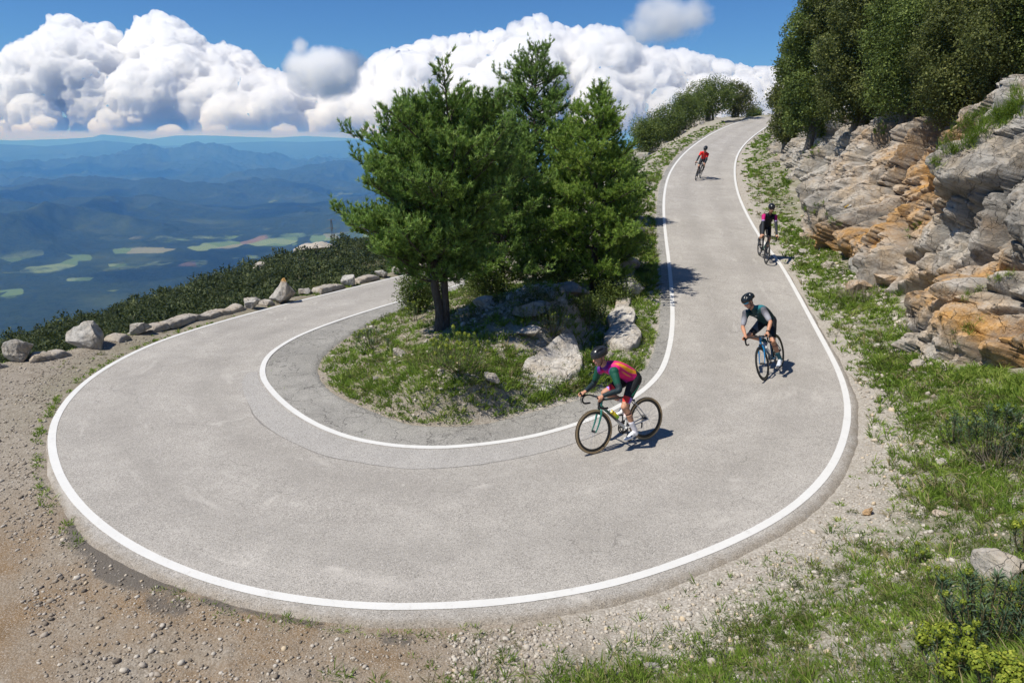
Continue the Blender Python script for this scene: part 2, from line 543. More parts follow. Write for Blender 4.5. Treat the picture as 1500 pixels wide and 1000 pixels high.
def seg_dist(P, L, step=3):
    L = L[::step] if (len(L) - 1) % step == 0 else np.vstack([L[::step], L[-1:]])
    a, b = L[:-1], L[1:]
    d = b - a
    dd = (d ** 2).sum(1) + 1e-12
    best = np.full(len(P), 1e9)
    for i in range(len(a)):
        q = P - a[i]
        t = np.clip((q @ d[i]) / dd[i], 0, 1)
        r2 = ((q - t[:, None] * d[i]) ** 2).sum(1)
        best = np.minimum(best, r2)
    return np.sqrt(best)

def inside(P, poly):
    x, y = P[:, 0], P[:, 1]
    c = np.zeros(len(P), bool)
    a = poly; b = np.roll(poly, -1, 0)
    for i in range(len(a)):
        (x0, y0), (x1, y1) = a[i], b[i]
        if y0 == y1: continue
        m = ((y0 > y) != (y1 > y)) & (x < (x1 - x0) * (y - y0) / (y1 - y0) + x0)
        c ^= m
    return c

d_out = seg_dist(gp, o_edge); d_in = seg_dist(gp, a_edge)
ins = inside(gp, road_poly)
sd = np.where(ins, -1, 1) * np.minimum(d_out, d_in)
near_out = d_out < d_in

# control points of the ground
ctl = []
def add(x, y, z): ctl.append((x, y, z))
def addp(px, py, D):
    p = at_depth(px, py, D); add(*p)
for k in range(0, NS, 5):
    st = stat[k]
    p = o_edge[k]; z = zroad(*p) - 0.03
    add(p[0], p[1], z)
    q = a_edge[k]; add(q[0], q[1], zroad(*q) - 0.02)
    n = N_out[k]
    if st < 11.5:                                   # verge under the cliff
        for s, h in ((0.7, 0.08), (1.5, 0.25), (2.2, 0.4), (4.6, 0.5), (6.4, 1.3), (8.6, 3.2), (13, 3.6)):
            if k % 10 == 0 or s < 3: add(*(p + n * s), z + h * (np.interp(st, [0, 4, 7, 11], [0.25, 0.45, 1.0, 1.5]) if s > 6 else 1))
    elif st < 20.5:
        if st < 14: B = 0.62
        else: B = np.interp(st, [14, 16, 18, 19.2, 20.5], [0.7, 1.0, 1.0, 0.5, 0.15])
        for s in (0.5, 1.1, 1.9, 2.8, 3.7):
            if st < 13.2 and s > 2: continue
            h = B * (0.10 * s + 0.125 * s * s)
            add(*(p + n * s), z + min(h, 2.75))
    elif st < 24.5:
        for s in (0.5, 1.5, 3.5):
            add(*(p + n * s), z - 0.02 + 0.0 * s)
    else:
        add(*(p + n * 0.6), z + 0.0)
# under and beside the camera: the bank the photographer stands on
for x, y, z in ((0.3, 0.5, 2.7), (2.5, 0.5, 2.9), (4.5, 2, 2.9), (6.5, 4, 2.9), (8, 6.5, 2.3), (10.2, 8.4, 1.6), (11.5, 9.5, 2.0), (13, 12, 3.5), (-2, 1, 1.5), (-4, 1.5, 0.5), (0, -4, 3.2), (6, -4, 4), (-6, -4, .4), (14, 4, 5), (20, 6, 6), (20, -6, 6), (-12, -4, 0), (-12, 4, 0), (16, 14, 6.2), (15, 11, 5.6), (24, 30, 6.5), (26, 50, 7), (24, 66, 7.5)):
    add(x, y, z)
# the hairpin's island
for px, py, z in ((560, 545, .22), (520, 525, .12), (600, 590, .22), (700, 595, .22), (600, 520, .42), (650, 480, .52), (700, 540, .40), (780, 560, .22), (840, 540, .30), (800, 490, .52), (880, 520, .46), (730, 440, .6), (600, 470, .25), (640, 440, .3), (840, 440, .95), (800, 420, 0.95)):
    r = ray(px, py); D = (z - CAMH) / r[2]; p = at_depth(px, py, D); add(*p)
for k in range(9 * SUB, 13 * SUB, 5):               # raised stone edging of the climbing road, ground lower behind
    p = a_edge[k]; n = N_in[k]; z = zroad(*p)
    add(*(p + n * 0.35), z + 0.04); add(*(p + n * 0.75), z + 0.05); add(*(p + n * 1.5), z - 0.12)
for k in range(0, 9 * SUB, 7):
    p = a_edge[k]; n = N_in[k]; z = zroad(*p)
    add(*(p + n * 0.4), z + 0.05); add(*(p + n * 1.0), z + 0.12); add(*(p + n * 2.2), z - 0.5); add(*(p + n * 4.5), z - 2.2)
for x, y, z in ((-1, 24, 0), (1.5, 24, .4), (1, 30, 0.0), (-1, 34, -1.6), (2, 40, 0.0), (-4, 42, -3.5), (3, 52, 0.8), (-6, 55, -6), (4, 66, 1.6), (-10, 66, -9)): add(x, y, z)
# wall line on the left and the flank below it
WALL_PX = [(-120, 565), (-40, 545), (20, 530), (75, 521), (130, 508), (195, 489), (260, 472), (330, 456), (390, 444), (450, 431), (510, 415), (560, 404), (605, 393), (650, 383)]
def on_plane(px, py, f):
    z = 0.0
    for _ in range(8):
        r = ray(px, py); D = (z - CAMH) / r[2]; p = at_depth(px, py, D); z = f(p)
    return p
wall_xy = np.array([on_plane(px, py, lambda p: zroad(p[0], p[1]) + 0.06)[:2] for px, py in WALL_PX])
wall_c = catmull(wall_xy, 10)
wn = outward(wall_c, wall_c * 0 + np.array([0.0, 12.0]))
for k in range(0, len(wall_c), 4):
    p = wall_c[k]; z = zroad(*p)
    add(*p, z + 0.03); add(*(p + wn[k] * 0.5), z - 0.05); add(*(p + wn[k] * 1.6), z - 1.1); add(*(p + wn[k] * 4), z - 2.8)
for x, y, z in ((-14, 8, 0), (-17, 3, 0), (-22, 10, -6)): add(x, y, z)
for px, py, D in ((0, 510, 32), (100, 488, 32), (200, 468, 34), (300, 447, 38), (400, 425, 42), (500, 405, 46), (600, 388, 50),
                  (0, 490, 55), (150, 458, 60), (300, 425, 66), (430, 396, 72), (600, 366, 80),
                  (-150, 520, 60), (-300, 560, 50), (-150, 535, 85), (0, 496, 88), (100, 468, 96), (200, 430, 104), (300, 403, 112), (430, 369, 122), (520, 356, 128), (620, 351, 134), (720, 347, 140)):
    p = at_depth(px, py, D); add(p[0], p[1], p[2] - (0.8 + 0.024 * D) * (0 if D < 25 else 1) * np.interp(px, [150, 480], [1.0, 0.30]))
for px, py, D in ((-150, 600, 120), (0, 560, 130), (200, 510, 150), (430, 440, 170), (620, 420, 185), (800, 400, 190)): addp(px, py, D)
for x, y, z in ((20, 120, 3), (40, 90, 7), (60, 140, 5), (10, 150, -20), (40, 10, 9), (40, 40, 9), (-40, -10, -16), (-70, 20, -32), (0, 90, -12), (20, 86, 6.5), (6, 60, 1.4), (10, 70, 2.6), (-4, 75, -9), (4, 95, -6), (20, -30, 8), (-20, -30, -4)): add(x, y, z)
ctl = np.array(ctl)
# thin out near-duplicates
keep = []
for i, c in enumerate(ctl):
    if all((c[0] - ctl[j][0]) ** 2 + (c[1] - ctl[j][1]) ** 2 > 0.12 ** 2 for j in keep): keep.append(i)
ctl = ctl[keep]
def rbf_fit(C):
    d = np.sqrt(((C[:, None, :2] - C[None, :, :2]) ** 2).sum(2) + 0.15)
    n = len(C)
    A = np.zeros((n + 3, n + 3))
    A[:n, :n] = d + 1e-3 * np.eye(n)
    A[:n, n:] = np.column_stack([np.ones(n), C[:, :2]])
    A[n:, :n] = A[:n, n:].T
    return np.linalg.solve(A, np.concatenate([C[:, 2], np.zeros(3)]))
RW = rbf_fit(ctl)
def rbf(P):
    P = np.asarray(P, float)
    out = np.zeros(len(P))
    for s in range(0, len(P), 20000):
        q = P[s:s + 20000]
        d = np.sqrt(((q[:, None, :] - ctl[None, :, :2]) ** 2).sum(2) + 0.15)
        out[s:s + 20000] = d @ RW[:-3] + RW[-3] + q @ RW[-2:]
    return out
zg = rbf(gp)
m = sstep(0.0, 0.35, sd)
zg = np.where(sd < 0.35, (zroad(gp[:, 0], gp[:, 1]) - 0.028 - 0.045 * sstep(0, 0.35, -sd)) * (1 - m) + zg * m, zg)
Zg = zg.reshape(GXX.shape); Sd = sd.reshape(GXX.shape); No = near_out.reshape(GXX.shape).astype(float)
def bil(A, x, y):
    fx = np.clip((x - GX0) / GS, 0, len(gx) - 1.001); fy = np.clip((y - GY0) / GS, 0, len(gy) - 1.001)
    i = fx.astype(int); j = fy.astype(int); a = fx - i; b = fy - j
    return A[i, j] * (1 - a) * (1 - b) + A[i + 1, j] * a * (1 - b) + A[i, j + 1] * (1 - a) * b + A[i + 1, j + 1] * a * b
def in_grid(x, y): return (x > GX0) & (x < GX1 - GS) & (y > GY0) & (y < GY1 - GS)
def road_sd(x, y):
    x = np.atleast_1d(np.asarray(x, float)); y = np.atleast_1d(np.asarray(y, float))
    return np.where(in_grid(x, y), bil(Sd, x, y), 20.0)
def ground(x, y, rough=True):
    x = np.atleast_1d(np.asarray(x, float)); y = np.atleast_1d(np.asarray(y, float))
    g = in_grid(x, y)
    z = np.empty(len(x))
    z[g] = bil(Zg, x[g], y[g])
    if (~g).any(): z[~g] = rbf(np.column_stack([x[~g], y[~g]]))
    if rough:
        s = road_sd(x, y)
        k = sstep(0.02, 0.8, s)
        flat = sstep(-2.0, -5.0, x) * sstep(16, 12, y)      # the gravel pull-out is trodden flat
        amp = k * (1 - 0.75 * flat)
        z = z + amp * (0.07 * fbm2(x * 0.9, y * 0.9, 3, 11) + 0.035 * fbm2(x * 4, y * 4, 3, 12) + 0.012 * fbm2(x * 15, y * 15, 2, 13))
    return z
def gz(x, y): return float(ground(x, y)[0])
def hit(px, py, dmax=160):
    """ground point under a pixel"""
    r = ray(px, py)
    D = np.concatenate([np.arange(1.6, 40, 0.05), np.arange(40, dmax, 0.25)])
    P = np.array([0, 0, CAMH]) + D[:, None] * r
    h = P[:, 2] - ground(P[:, 0], P[:, 1])
    k = int(np.argmax(h < 0))
    if k == 0: k = len(D) - 1
    return P[k]

# ------------------------------------------------------------------ ground sheet (polar grid: finest where the photo looks closest)
ang = np.concatenate([np.linspace(-180, -47, 60, endpoint=False), np.linspace(-47, 47, 640), np.linspace(47, 180, 61)[1:]])
rad = np.concatenate([[0.05, 0.4, 0.8], np.geomspace(1.2, 260, 560)])
AA, RR = np.meshgrid(np.radians(ang), rad, indexing='ij')
tx = (RR * np.sin(AA)).ravel(); ty = (RR * np.cos(AA)).ravel()
tz = ground(tx, ty)
far_m = (RR.ravel() > 60)
tz = tz + far_m * sstep(60, 90, RR.ravel()) * 1.2 * fbm2(tx * 0.08, ty * 0.08, 4, 21)
s_ = road_sd(tx, ty)
inner_side = np.where(in_grid(tx, ty), bil(No, tx, ty), 1.0) < 0.5
# masks: brown dirt (lower left), pale grit next to the road, green turf
dirt = sstep(9.2, 6.6, ty + 0.25 * tx + 1.4) * sstep(1.5, -1.5, tx)
dirt = np.clip(dirt, 0, 1)
turf = np.zeros(len(tx))
turf = np.where(inner_side & (s_ > 0), 0.55 * sstep(0.0, 0.5, s_), turf)
bankm = (~inner_side) & (tx > -1.5)
turf = np.where(bankm, np.maximum(turf, sstep(0.2, 1.3, s_) * sstep(-1.6, 1.5, tx) * 0.9), turf)
turf = np.where((~inner_side) & (tx < -1.5) & (ty > 8), np.maximum(turf, 0.5 * sstep(1.2, 0.2, s_) * sstep(9, 13, ty)), turf)
wood = sstep(14, 24, -tx + 0 * ty) + sstep(30, 45, RR.ravel()) * (tx < 2)
wd = seg_dist(np.column_stack([tx, ty])[:], wall_c, 5) if False else None
gpx, gpy, gfw = project(np.column_stack([tx, ty, tz]))
def gseg(x0, y0, x1, y1, wd):
    d = np.array([x1 - x0, y1 - y0], float); q = np.column_stack([gpx - x0, gpy - y0]); t = np.clip((q @ d) / (d @ d), 0, 1)
    return np.exp(-((q - t[:, None] * d) ** 2).sum(1) / wd ** 2) * (gfw > 0.5)
tarm = np.clip(1.1 * gseg(120, 790, 190, 838, 26) + 1.1 * gseg(150, 835, 262, 852, 15) + .9 * gseg(225, 885, 265, 890, 20) + .8 * gseg(300, 880, 470, 915, 9) + .8 * gseg(565, 935, 600, 938, 12) + .6 * gseg(80, 700, 110, 770, 12), 0, 1)
ground_me = mesh_np('ground', np.column_stack([tx, ty, tz]), grid_faces(len(ang), len(rad)), True,
                    {'left': sstep(1.0, -1.5, tx), 'tar': tarm, 'dirt': dirt, 'turf': turf, 'wood': np.clip(wood, 0, 1), 'edge': np.clip(s_, 0, 5)})
def ground_mat():
    t = NT('stony_ground')
    p = t.pos()
    n1 = t.noise(1.1, p, 5, 0.6); n2 = t.noise(5, p, 5, 0.65); n3 = t.noise(38, p, 4, 0.7)
    # grit: pale limestone chips with gaps
    v = t.n('TexVoronoi', {'Vector': t.n('VectorMath', {0: p, 1: t.n('VectorMath', {0: t.n('TexNoise', {'Vector': p, 'Scale': 9.0, 'Detail': 3.0}).outputs[1], 3: 0.06}, operation='SCALE').outputs[0]}, operation='ADD').outputs[0], 'Scale': 44.0, 'Randomness': 1.0})
    vf = t.n('TexVoronoi', {'Vector': p, 'Scale': 130.0, 'Randomness': 1.0})
    rv = t.n('SeparateColor', {0: v.outputs['Color']}).outputs[0]
    rf = t.n('SeparateColor', {0: vf.outputs['Color']}).outputs[0]
    grit = t.mix(rv, (0.28, 0.255, 0.215), (0.53, 0.50, 0.44))
    grit = t.mix(t.math('MULTIPLY', rf, 0.6), grit, (0.40, 0.36, 0.31))
    grit = t.mix(t.ramp(v.outputs['Distance'], [(0.42, 0), (0.8, 0.5)]), grit, (0.20, 0.165, 0.125))
    grit = t.mix(t.ramp(n2, [(0.5, 0), (0.68, 0.55)]), grit, (0.25, 0.22, 0.175))
    soil = t.mix(n2, (0.12, 0.083, 0.048), (0.27, 0.185, 0.105))
    soil = t.mix(t.ramp(rf, [(0.72, 0), (0.95, 0.8)]), soil, (0.42, 0.37, 0.31))
    lw_ = t.ramp(t.attr('left'), [(0.0, 0), (1.0, 1)])
    grit = t.mix(lw_, grit, t.mix(1.0, grit, (0.74, 0.71, 0.67), 'MULTIPLY'))
    dmask = t.math('MULTIPLY', t.attr('dirt'), t.ramp(n1, [(0.34, 0.05), (0.62, 1.0)]))
    col = t.mix(dmask, grit, soil)
    # crumbled tar beside the outer edge of the lower bend
    tar = t.ramp(t.math('ADD', t.math('MULTIPLY', t.attr('tar'), 0.95), t.math('ADD', t.math('MULTIPLY', t.math('SUBTRACT', t.noise(9, p, 6, 0.75), 0.5), 1.3), t.math('MULTIPLY', t.math('SUBTRACT', n3, 0.5), 0.9))), [(0.38, 0), (0.75, 0.8)])
    col = t.mix(tar, col, (0.10, 0.092, 0.082))
    tm = t.math('MULTIPLY', t.attr('turf'), t.ramp(t.math('ADD', t.math('MULTIPLY', n1, 0.6), t.math('MULTIPLY', n2, 0.4)), [(0.38, 0.15), (0.55, 1)]))
    green = t.mix(n3, (0.06, 0.085, 0.022), (0.13, 0.14, 0.05))
    green = t.mix(t.ramp(n2, [(0.48, 0), (0.66, 0.8)]), green, (0.19, 0.15, 0.09))
    green = t.mix(t.ramp(n3, [(0.55, 0), (0.7, 0.6)]), green, (0.05, 0.05, 0.025))
    col = t.mix(t.math('MULTIPLY', tm, 0.7), col, green)
    wd_ = t.mix(n2, (0.05, 0.06, 0.025), (0.14, 0.12, 0.07))
    col = t.mix(t.attr('wood'), col, wd_)
    h = t.math('ADD', t.math('MULTIPLY', v.outputs['Distance'], -0.8), t.math('MULTIPLY', n3, 0.5))
    t.bsdf(Base_Color=col, Roughness=0.95, Normal=t.bump(h, 0.6, 0.015), Specular_IOR_Level=0.2)
    return t.m
tag(link('ground', ground_me, None, ground_mat()), kind='structure')
# ------------------------------------------------------------------ rocks
def rock_mat(name, base=(0.43, 0.41, 0.37), dark=(0.13, 0.122, 0.108), ora=0.0):
    t = NT(name)
    p = t.pos()
    n1 = t.noise(1.7, p, 5, 0.65); n2 = t.noise(7, p, 6, 0.7); n3 = t.noise(40, p, 4, 0.7)
    rot = t.n('VectorRotate', {'Vector': p, 'Rotation': (R(-25), R(22), 0.0)}, rotation_type='EULER_XYZ').outputs[0]
    vv = t.n('VectorMath', {0: rot, 1: (1.3, 1.4, 0.95)}, operation='MULTIPLY').outputs[0]
    streak = t.noise(2.6, vv, 7, 0.8, 0.25)
    col = t.mix(t.ramp(n2, [(0.3, 0), (0.7, 1)]), tuple(x * 0.8 for x in base), tuple(min(1, x * 1.22) for x in base))
    col = t.mix(t.ramp(streak, [(0.50, 0), (0.66, 0.85)]), col, dark)
    col = t.mix(t.ramp(n3, [(0.60, 0), (0.8, 0.5)]), col, tuple(x * 0.6 for x in dark))
    col = t.mix(t.math('MULTIPLY', t.ramp(n1, [(0.45, 0), (0.62, 1)]), 0.55), col, (0.44, 0.36, 0.255))
    om = t.math('ADD', t.attr('ora'), ora)
    on = t.ramp(t.math('ADD', t.math('MULTIPLY', n1, 0.6), t.math('MULTIPLY', streak, 0.4)), [(0.36, 0.0), (0.60, 1.0)])
    om = t.math('MULTIPLY', om, t.math('ADD', t.math('MULTIPLY', on, 0.75), 0.25))
    oc = t.mix(n2, (0.38, 0.185, 0.05), (0.60, 0.37, 0.14))
    oc = t.mix(t.ramp(n3, [(0.35, 0.5), (0.5, 0)]), oc, (0.18, 0.085, 0.03))
    om = t.n('Clamp', {0: om}).outputs[0]
    col = t.mix(om, col, oc)
    col = t.mix(t.math('MULTIPLY', t.attr('lich'), t.ramp(n2, [(0.25, 0.55), (0.6, 1)])), col, (0.13, 0.125, 0.115))  # one dark mask for lichen stains and painted shade
    # joints: warped cell borders, filled with dark dirt
    wv = t.n('VectorMath', {0: vv, 1: t.n('VectorMath', {0: t.n('TexNoise', {'Vector': p, 'Scale': 2.5, 'Detail': 4.0}).outputs[1], 3: 0.5}, operation='SCALE').outputs[0]}, operation='ADD').outputs[0]
    j1 = t.math('MULTIPLY', t.ramp(t.voro(1.3, wv, 'DISTANCE_TO_EDGE'), [(0.0, 1), (0.016, 0)]), t.ramp(n2, [(0.42, 0), (0.62, 1)]))
    j2 = t.ramp(t.voro(4.2, wv, 'DISTANCE_TO_EDGE'), [(0.0, 0.5), (0.02, 0)])
    jm = t.math('MAXIMUM', j1, t.math('MULTIPLY', j2, t.ramp(n1, [(0.4, 0), (0.6, 1)])))
    col = t.mix(t.math('MULTIPLY', jm, 0.5), col, (0.075, 0.062, 0.048))
    h = t.math('ADD', t.math('MULTIPLY', n2, 1.2), t.math('MULTIPLY', n3, 0.4))
    h = t.math('SUBTRACT', h, t.math('MULTIPLY', jm, 1.2))
    t.bsdf(Base_Color=col, Roughness=0.92, Normal=t.bump(h, 0.9, 0.045), Specular_IOR_Level=0.25)
    return t.m
M_ROCK = rock_mat('limestone')
M_ROCK_PALE = rock_mat('pale_limestone', (0.42, 0.39, 0.345), (0.19, 0.175, 0.155))

def rock_shape(seed, size, sub=5, planes=15, rough=0.075, cut=(0.42, 0.90), flat_top=None, power=3.2):
    V, F = ico(sub)
    V = V.copy()
    r = np.random.default_rng(seed)
    # superellipsoid start: blockier than a ball
    V = V / ((np.abs(V) ** power).sum(1) ** (1 / power))[:, None]
    for k in range(planes):
        n = r.normal(size=3); n /= np.linalg.norm(n)
        d = r.uniform(*cut)
        e = V @ n - d
        V = V - np.where(e > 0, e * 0.93, 0)[:, None] * n
    if flat_top is not None:
        n = np.array([flat_top[0], flat_top[1], 1.0]); n /= np.linalg.norm(n)
        e = V @ n - flat_top[2]
        V = V - np.where(e > 0, e * 0.95, 0)[:, None] * n
    S = np.asarray(size) / 2
    N = V / np.linalg.norm(V, axis=1)[:, None]
    V = V * S
    m = S.mean()
    V = V + N * (m * rough * (1.6 * fbm(V / m * 1.3 + seed, 4, seed) + 0.9 * ridged(V / m * 2.6 + seed, 4, seed + 3) - 0.5))[:, None]
    return V, F

ROCKN = {}
def rock(name, label, loc, size, seed, cat='rock', rotz=0.0, mat=None, group=None, sub=5, sink=0.15, ora=0.0, lich=0.0, tilt=(0, 0), parent=None, **k):
    V, F = rock_shape(seed, size, sub, **k)
    cr = np.cos(tilt[0]), np.sin(tilt[0]); ct = np.cos(tilt[1]), np.sin(tilt[1])
    V = np.column_stack([V[:, 0], V[:, 1] * cr[0] - V[:, 2] * cr[1], V[:, 1] * cr[1] + V[:, 2] * cr[0]])
    V = np.column_stack([V[:, 0] * ct[0] + V[:, 2] * ct[1], V[:, 1], -V[:, 0] * ct[1] + V[:, 2] * ct[0]])
    V[:, 2] += -V[:, 2].min() - sink * size[2]
    up = V[:, 2] / max(1e-3, V[:, 2].max())
    me = mesh_np(name, V, F, True, {'ora': np.full(len(V), ora) , 'lich': np.full(len(V), lich)})
    try: me.set_sharp_from_angle(angle=R(38))
    except Exception: pass
    o = link(name, me, parent, mat or M_ROCK)
    o.location = loc; o.rotation_euler = (0, 0, rotz)
    if not parent: tag(o, label, cat, group)
    return o

def px_rock(px, row, wpx, hpx, label, seed, depth=0.8, name='boulder', group=None, dD=0.0, **k):
    """boulder whose foot stands under pixel (px,row) and that is wpx x hpx large in the photo"""
    P = hit(px, row)
    D = project(P)[2]
    if dD:
        P = P + np.array([0, dD, 0]); P[2] = gz(P[0], P[1])
    W, H = wpx * D / F_PX, hpx * D / F_PX / 0.93
    sink = k.pop('sink', 0.12)
    P = P + np.array([0, 0.3 * W * depth, 0]); P[2] = gz(P[0], P[1])
    return rock(name, label, P, (W, W * depth, H * (1 + sink)), seed, group=group, sink=sink, **k)

G_WALL = 'boulders set along the outer edge of the left road'
for a in (
 (20, 531, 46, 36, 'grey boulder cut by the left border, at the start of the outer stone edging', 101, 0.8, {'power': 3}),
 (127, 509, 64, 38, 'broad rounded grey boulder, second from the left on the outer stone edging', 102, 0.7, {'planes': 11}),
 (197, 490, 38, 20, 'low wedge shaped grey stone right of the broad rounded boulder on the edging', 103, 0.8, {}),
 (368, 452, 32, 17, 'small squat boulder just left of the tall pointed boulder', 104, 0.8, {}),
 (447, 433, 26, 16, 'small grey boulder just right of the tall pointed boulder', 106, 0.8, {}),
 (509, 419, 19, 14, 'block shaped stone alone on the edging between the pointed boulder and the last pair', 107, 0.9, {'power': 5, 'planes': 4}),
 (560, 407, 24, 13, 'tan sloping stone, left one of the last pair before the pines', 108, 0.8, {}),
 (582, 403, 21, 14, 'round grey stone, right one of the last pair before the pines', 109, 0.8, {}),
 (603, 396, 14, 10, 'last small stone of the outer edging, beside the pine trunk', 110, 0.9, {})):
    px_rock(*a[:6], depth=a[6], group=G_WALL, **a[7])
# the tall pointed boulder with an ochre painted tip
P = hit(414, 442); D = project(P)[2]
def pointed():
    V, F = rock_shape(105, (0.040 * D, 0.032 * D, 0.043 * D), 5, planes=10)
    z = (V[:, 2] - V[:, 2].min()) / np.ptp(V[:, 2])
    k = 1.12 - 0.72 * z ** 1.3
    V[:, 0] = V[:, 0] * k + 0.10 * D / 26 * z; V[:, 1] *= k
    V[:, 2] += -V[:, 2].min() - 0.08
    ora = sstep(0.80, 0.9, z + 0.10 * fbm(V * 6, 3, 5))
    me = mesh_np('boulder', V, F, True, {'ora': ora * 1.4, 'lich': V[:, 0] * 0})
    o = link('boulder', me, None, M_ROCK_PALE); o.location = P
    tag(o, 'tall pointed pale boulder with an ochre tip on the outer edging', 'rock', G_WALL)
pointed()

# --- low stone curb pieces between the boulders
def curb(i0, i1, label, seed, Wd=0.42, H=0.14, line=None, nrm=None, name='stone_curb', group='pieces of low stone curb along the outer edge of the left road', mat=None):
    L = line[i0:i1 + 1]; N = nrm[i0:i1 + 1]
    seg = catmull(L, 6); n2 = np.vstack([np.column_stack([np.interp(np.linspace(0, len(L) - 1, len(seg)), np.arange(len(L)), N[:, j]) for j in (0, 1)])])
    ln = np.concatenate([[0], np.cumsum(np.linalg.norm(np.diff(seg, axis=0), axis=1))])
    prof = np.array([(-0.5, -0.25), (-0.5, 0.3), (-0.47, 0.7), (-0.42, 0.93), (-0.3, 1.0), (-0.1, 1.03), (0.1, 1.0), (0.3, 1.02), (0.42, 0.93), (0.48, 0.68), (0.5, 0.25), (0.5, -0.6)])
    V = []
    m = max(8, int(ln[-1] / 0.05))
    s = np.linspace(0, ln[-1], m)
    C = np.column_stack([np.interp(s, ln, seg[:, 0]), np.interp(s, ln, seg[:, 1])])
    Nn = np.column_stack([np.interp(s, ln, n2[:, 0]), np.interp(s, ln, n2[:, 1])])
    Nn /= np.linalg.norm(Nn, axis=1)[:, None]
    zb = ground(C[:, 0], C[:, 1], False)
    wv = Wd * (1 + 0.22 * fbm2(s * 1.6, s * 0, 3, seed)); hv = H * (1 + 0.35 * fbm2(s * 2.1, s * 0 + 5, 3, seed))
    # joints between the stones
    jn = np.abs(((s / 0.55 + 0.35 * vnoise(np.column_stack([s, s * 0, s * 0]) * 1.3, seed)) % 1.0) - 0.5)
    hv = hv * (1 - 0.45 * sstep(0.44, 0.5, jn)); wv = wv * (1 - 0.12 * sstep(0.42, 0.5, jn))
    endk = np.minimum(1, np.minimum(s, ln[-1] - s) / 0.12 + 0.25)
    V = np.concatenate([np.column_stack([C[:, 0] + Nn[:, 0] * a * wv, C[:, 1] + Nn[:, 1] * a * wv, zb + b * hv * endk])[:, None, :] for a, b in prof], 1).reshape(-1, 3)
    V = V + 0.022 * np.column_stack([fbm(V * 5 + k * 11, 4, seed + k) for k in range(3)])
    k = len(prof)
    caps = [np.arange(k)[::-1][None, :], ((m - 1) * k + np.arange(k))[None, :]]
    me = mesh_np(name, V, [grid_faces(m, k)] + caps, True, {'ora': np.full(len(V), 0.06), 'lich': np.zeros(len(V))})
    try: me.set_sharp_from_angle(angle=R(45))
    except Exception: pass
    o = link(name, me, None, mat or M_ROCK_PALE)
    tag(o, label, 'curb', group)
def wi(px):      # index on the wall spline nearest to a pixel column
    q = project(np.column_stack([wall_c, ground(wall_c[:, 0], wall_c[:, 1], False)]))[0]
    return int(np.argmin(np.abs(q - px)))
for a, b, lab, sd_ in ((-70, 5, 'low curb stones at the left border, before the first boulder', 1), (44, 97, 'short run of curb between the border boulder and the broad rounded boulder', 2), (160, 180, 'curb stub between the broad rounded boulder and the wedge stone', 3),
   (215, 352, 'longest run of low curb, in the gap left of the pointed boulder', 4), (384, 398, 'curb stub touching the left side of the pointed boulder', 5), (460, 499, 'curb run between the small grey boulder and the block shaped stone', 6), (519, 549, 'curb run right of the block shaped stone', 7), (592, 640, 'last curb run, reaching behind the pine trunk', 8)):
    i, j = wi(a), wi(b)
    if j - i < 2: j = i + 2
    curb(i, j, lab, 40 + sd_, line=wall_c, nrm=wn)

# --- slabs set on the raised edging of the climbing road (left side)
G_IN = 'slabs and boulders along the left edge of the climbing road'
for a in (
 (920, 441, 58, 32, 'tilted pale slab with a dark hollow on its right side, third on the inner edging', 123, 0.75, {'planes': 12, 'tilt': (0, 0.25)}),
 (920, 403, 50, 24, 'wedge shaped slab at the top of the lower inner edging', 124, 0.8, {'planes': 12, 'tilt': (0, 0.2)}),
 (934, 346, 34, 20, 'shaded mossy slab below the right pine', 125, 0.8, {'lich': 0.8}),  # darker stone colour stands in for the shade beside the pine
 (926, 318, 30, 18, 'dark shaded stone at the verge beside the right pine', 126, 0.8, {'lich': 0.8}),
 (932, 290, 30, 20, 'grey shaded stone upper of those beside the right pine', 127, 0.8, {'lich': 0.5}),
 (946, 233, 26, 14, 'flat grey stone lowest of the row left of the red rider', 128, 0.8, {}),
 (957, 224, 28, 18, 'long low boulder second of the row left of the red rider', 129, 0.8, {}),
 (979, 209, 25, 24, 'tallest grey boulder of the row above the red rider', 130, 0.8, {'planes': 13}),
 (997, 199, 20, 17, 'leaning grey boulder right of the tallest one of the upper row', 131, 0.8, {}),
 (1009, 191, 11, 14, 'narrow upright stone in the upper row', 132, 0.8, {}),
 (1017, 189, 10, 11, 'small stone right of the narrow upright one in the upper row', 133, 0.8, {}),
 (1029, 185, 16, 9, 'low pale stone in the upper row before the bend', 134, 0.8, {'mat': 1}),
 (1040, 181, 17, 11, 'grey block in the upper row below the bushes', 135, 0.8, {}),
 (1058, 173, 12, 8, 'small stone below the round bush near the crest', 136, 0.8, {}),
 (1073, 170, 10, 12, 'pale upright stone last of the row near the crest', 137, 0.8, {'mat': 1})):
    k = dict(a[7])
    if k.pop('mat', 0): k['mat'] = M_ROCK_PALE
    px_rock(*a[:6], depth=a[6], group=G_IN, **k)
# mortared cap of the edging
ie = a_edge + N_in * 0.92
for (s0_, s1_, lab) in ((12.45, 11.95, 'curb stones between the two lowest slabs of the inner edging'), (11.6, 11.2, 'curb stones between the second and third slab of the inner edging'), (10.6, 9.9, 'curb stones between the third slab and the wedge shaped slab'), (9.7, 9.3, 'top curb stones of the inner edging above the wedge shaped slab')):
    i0, i1 = int(s1_ * SUB), int(s0_ * SUB)
    curb(i0, i1, lab, int(s0_ * 10), 0.38, 0.12, ie, N_in, group='pieces of stone curb along the left edge of the climbing road')

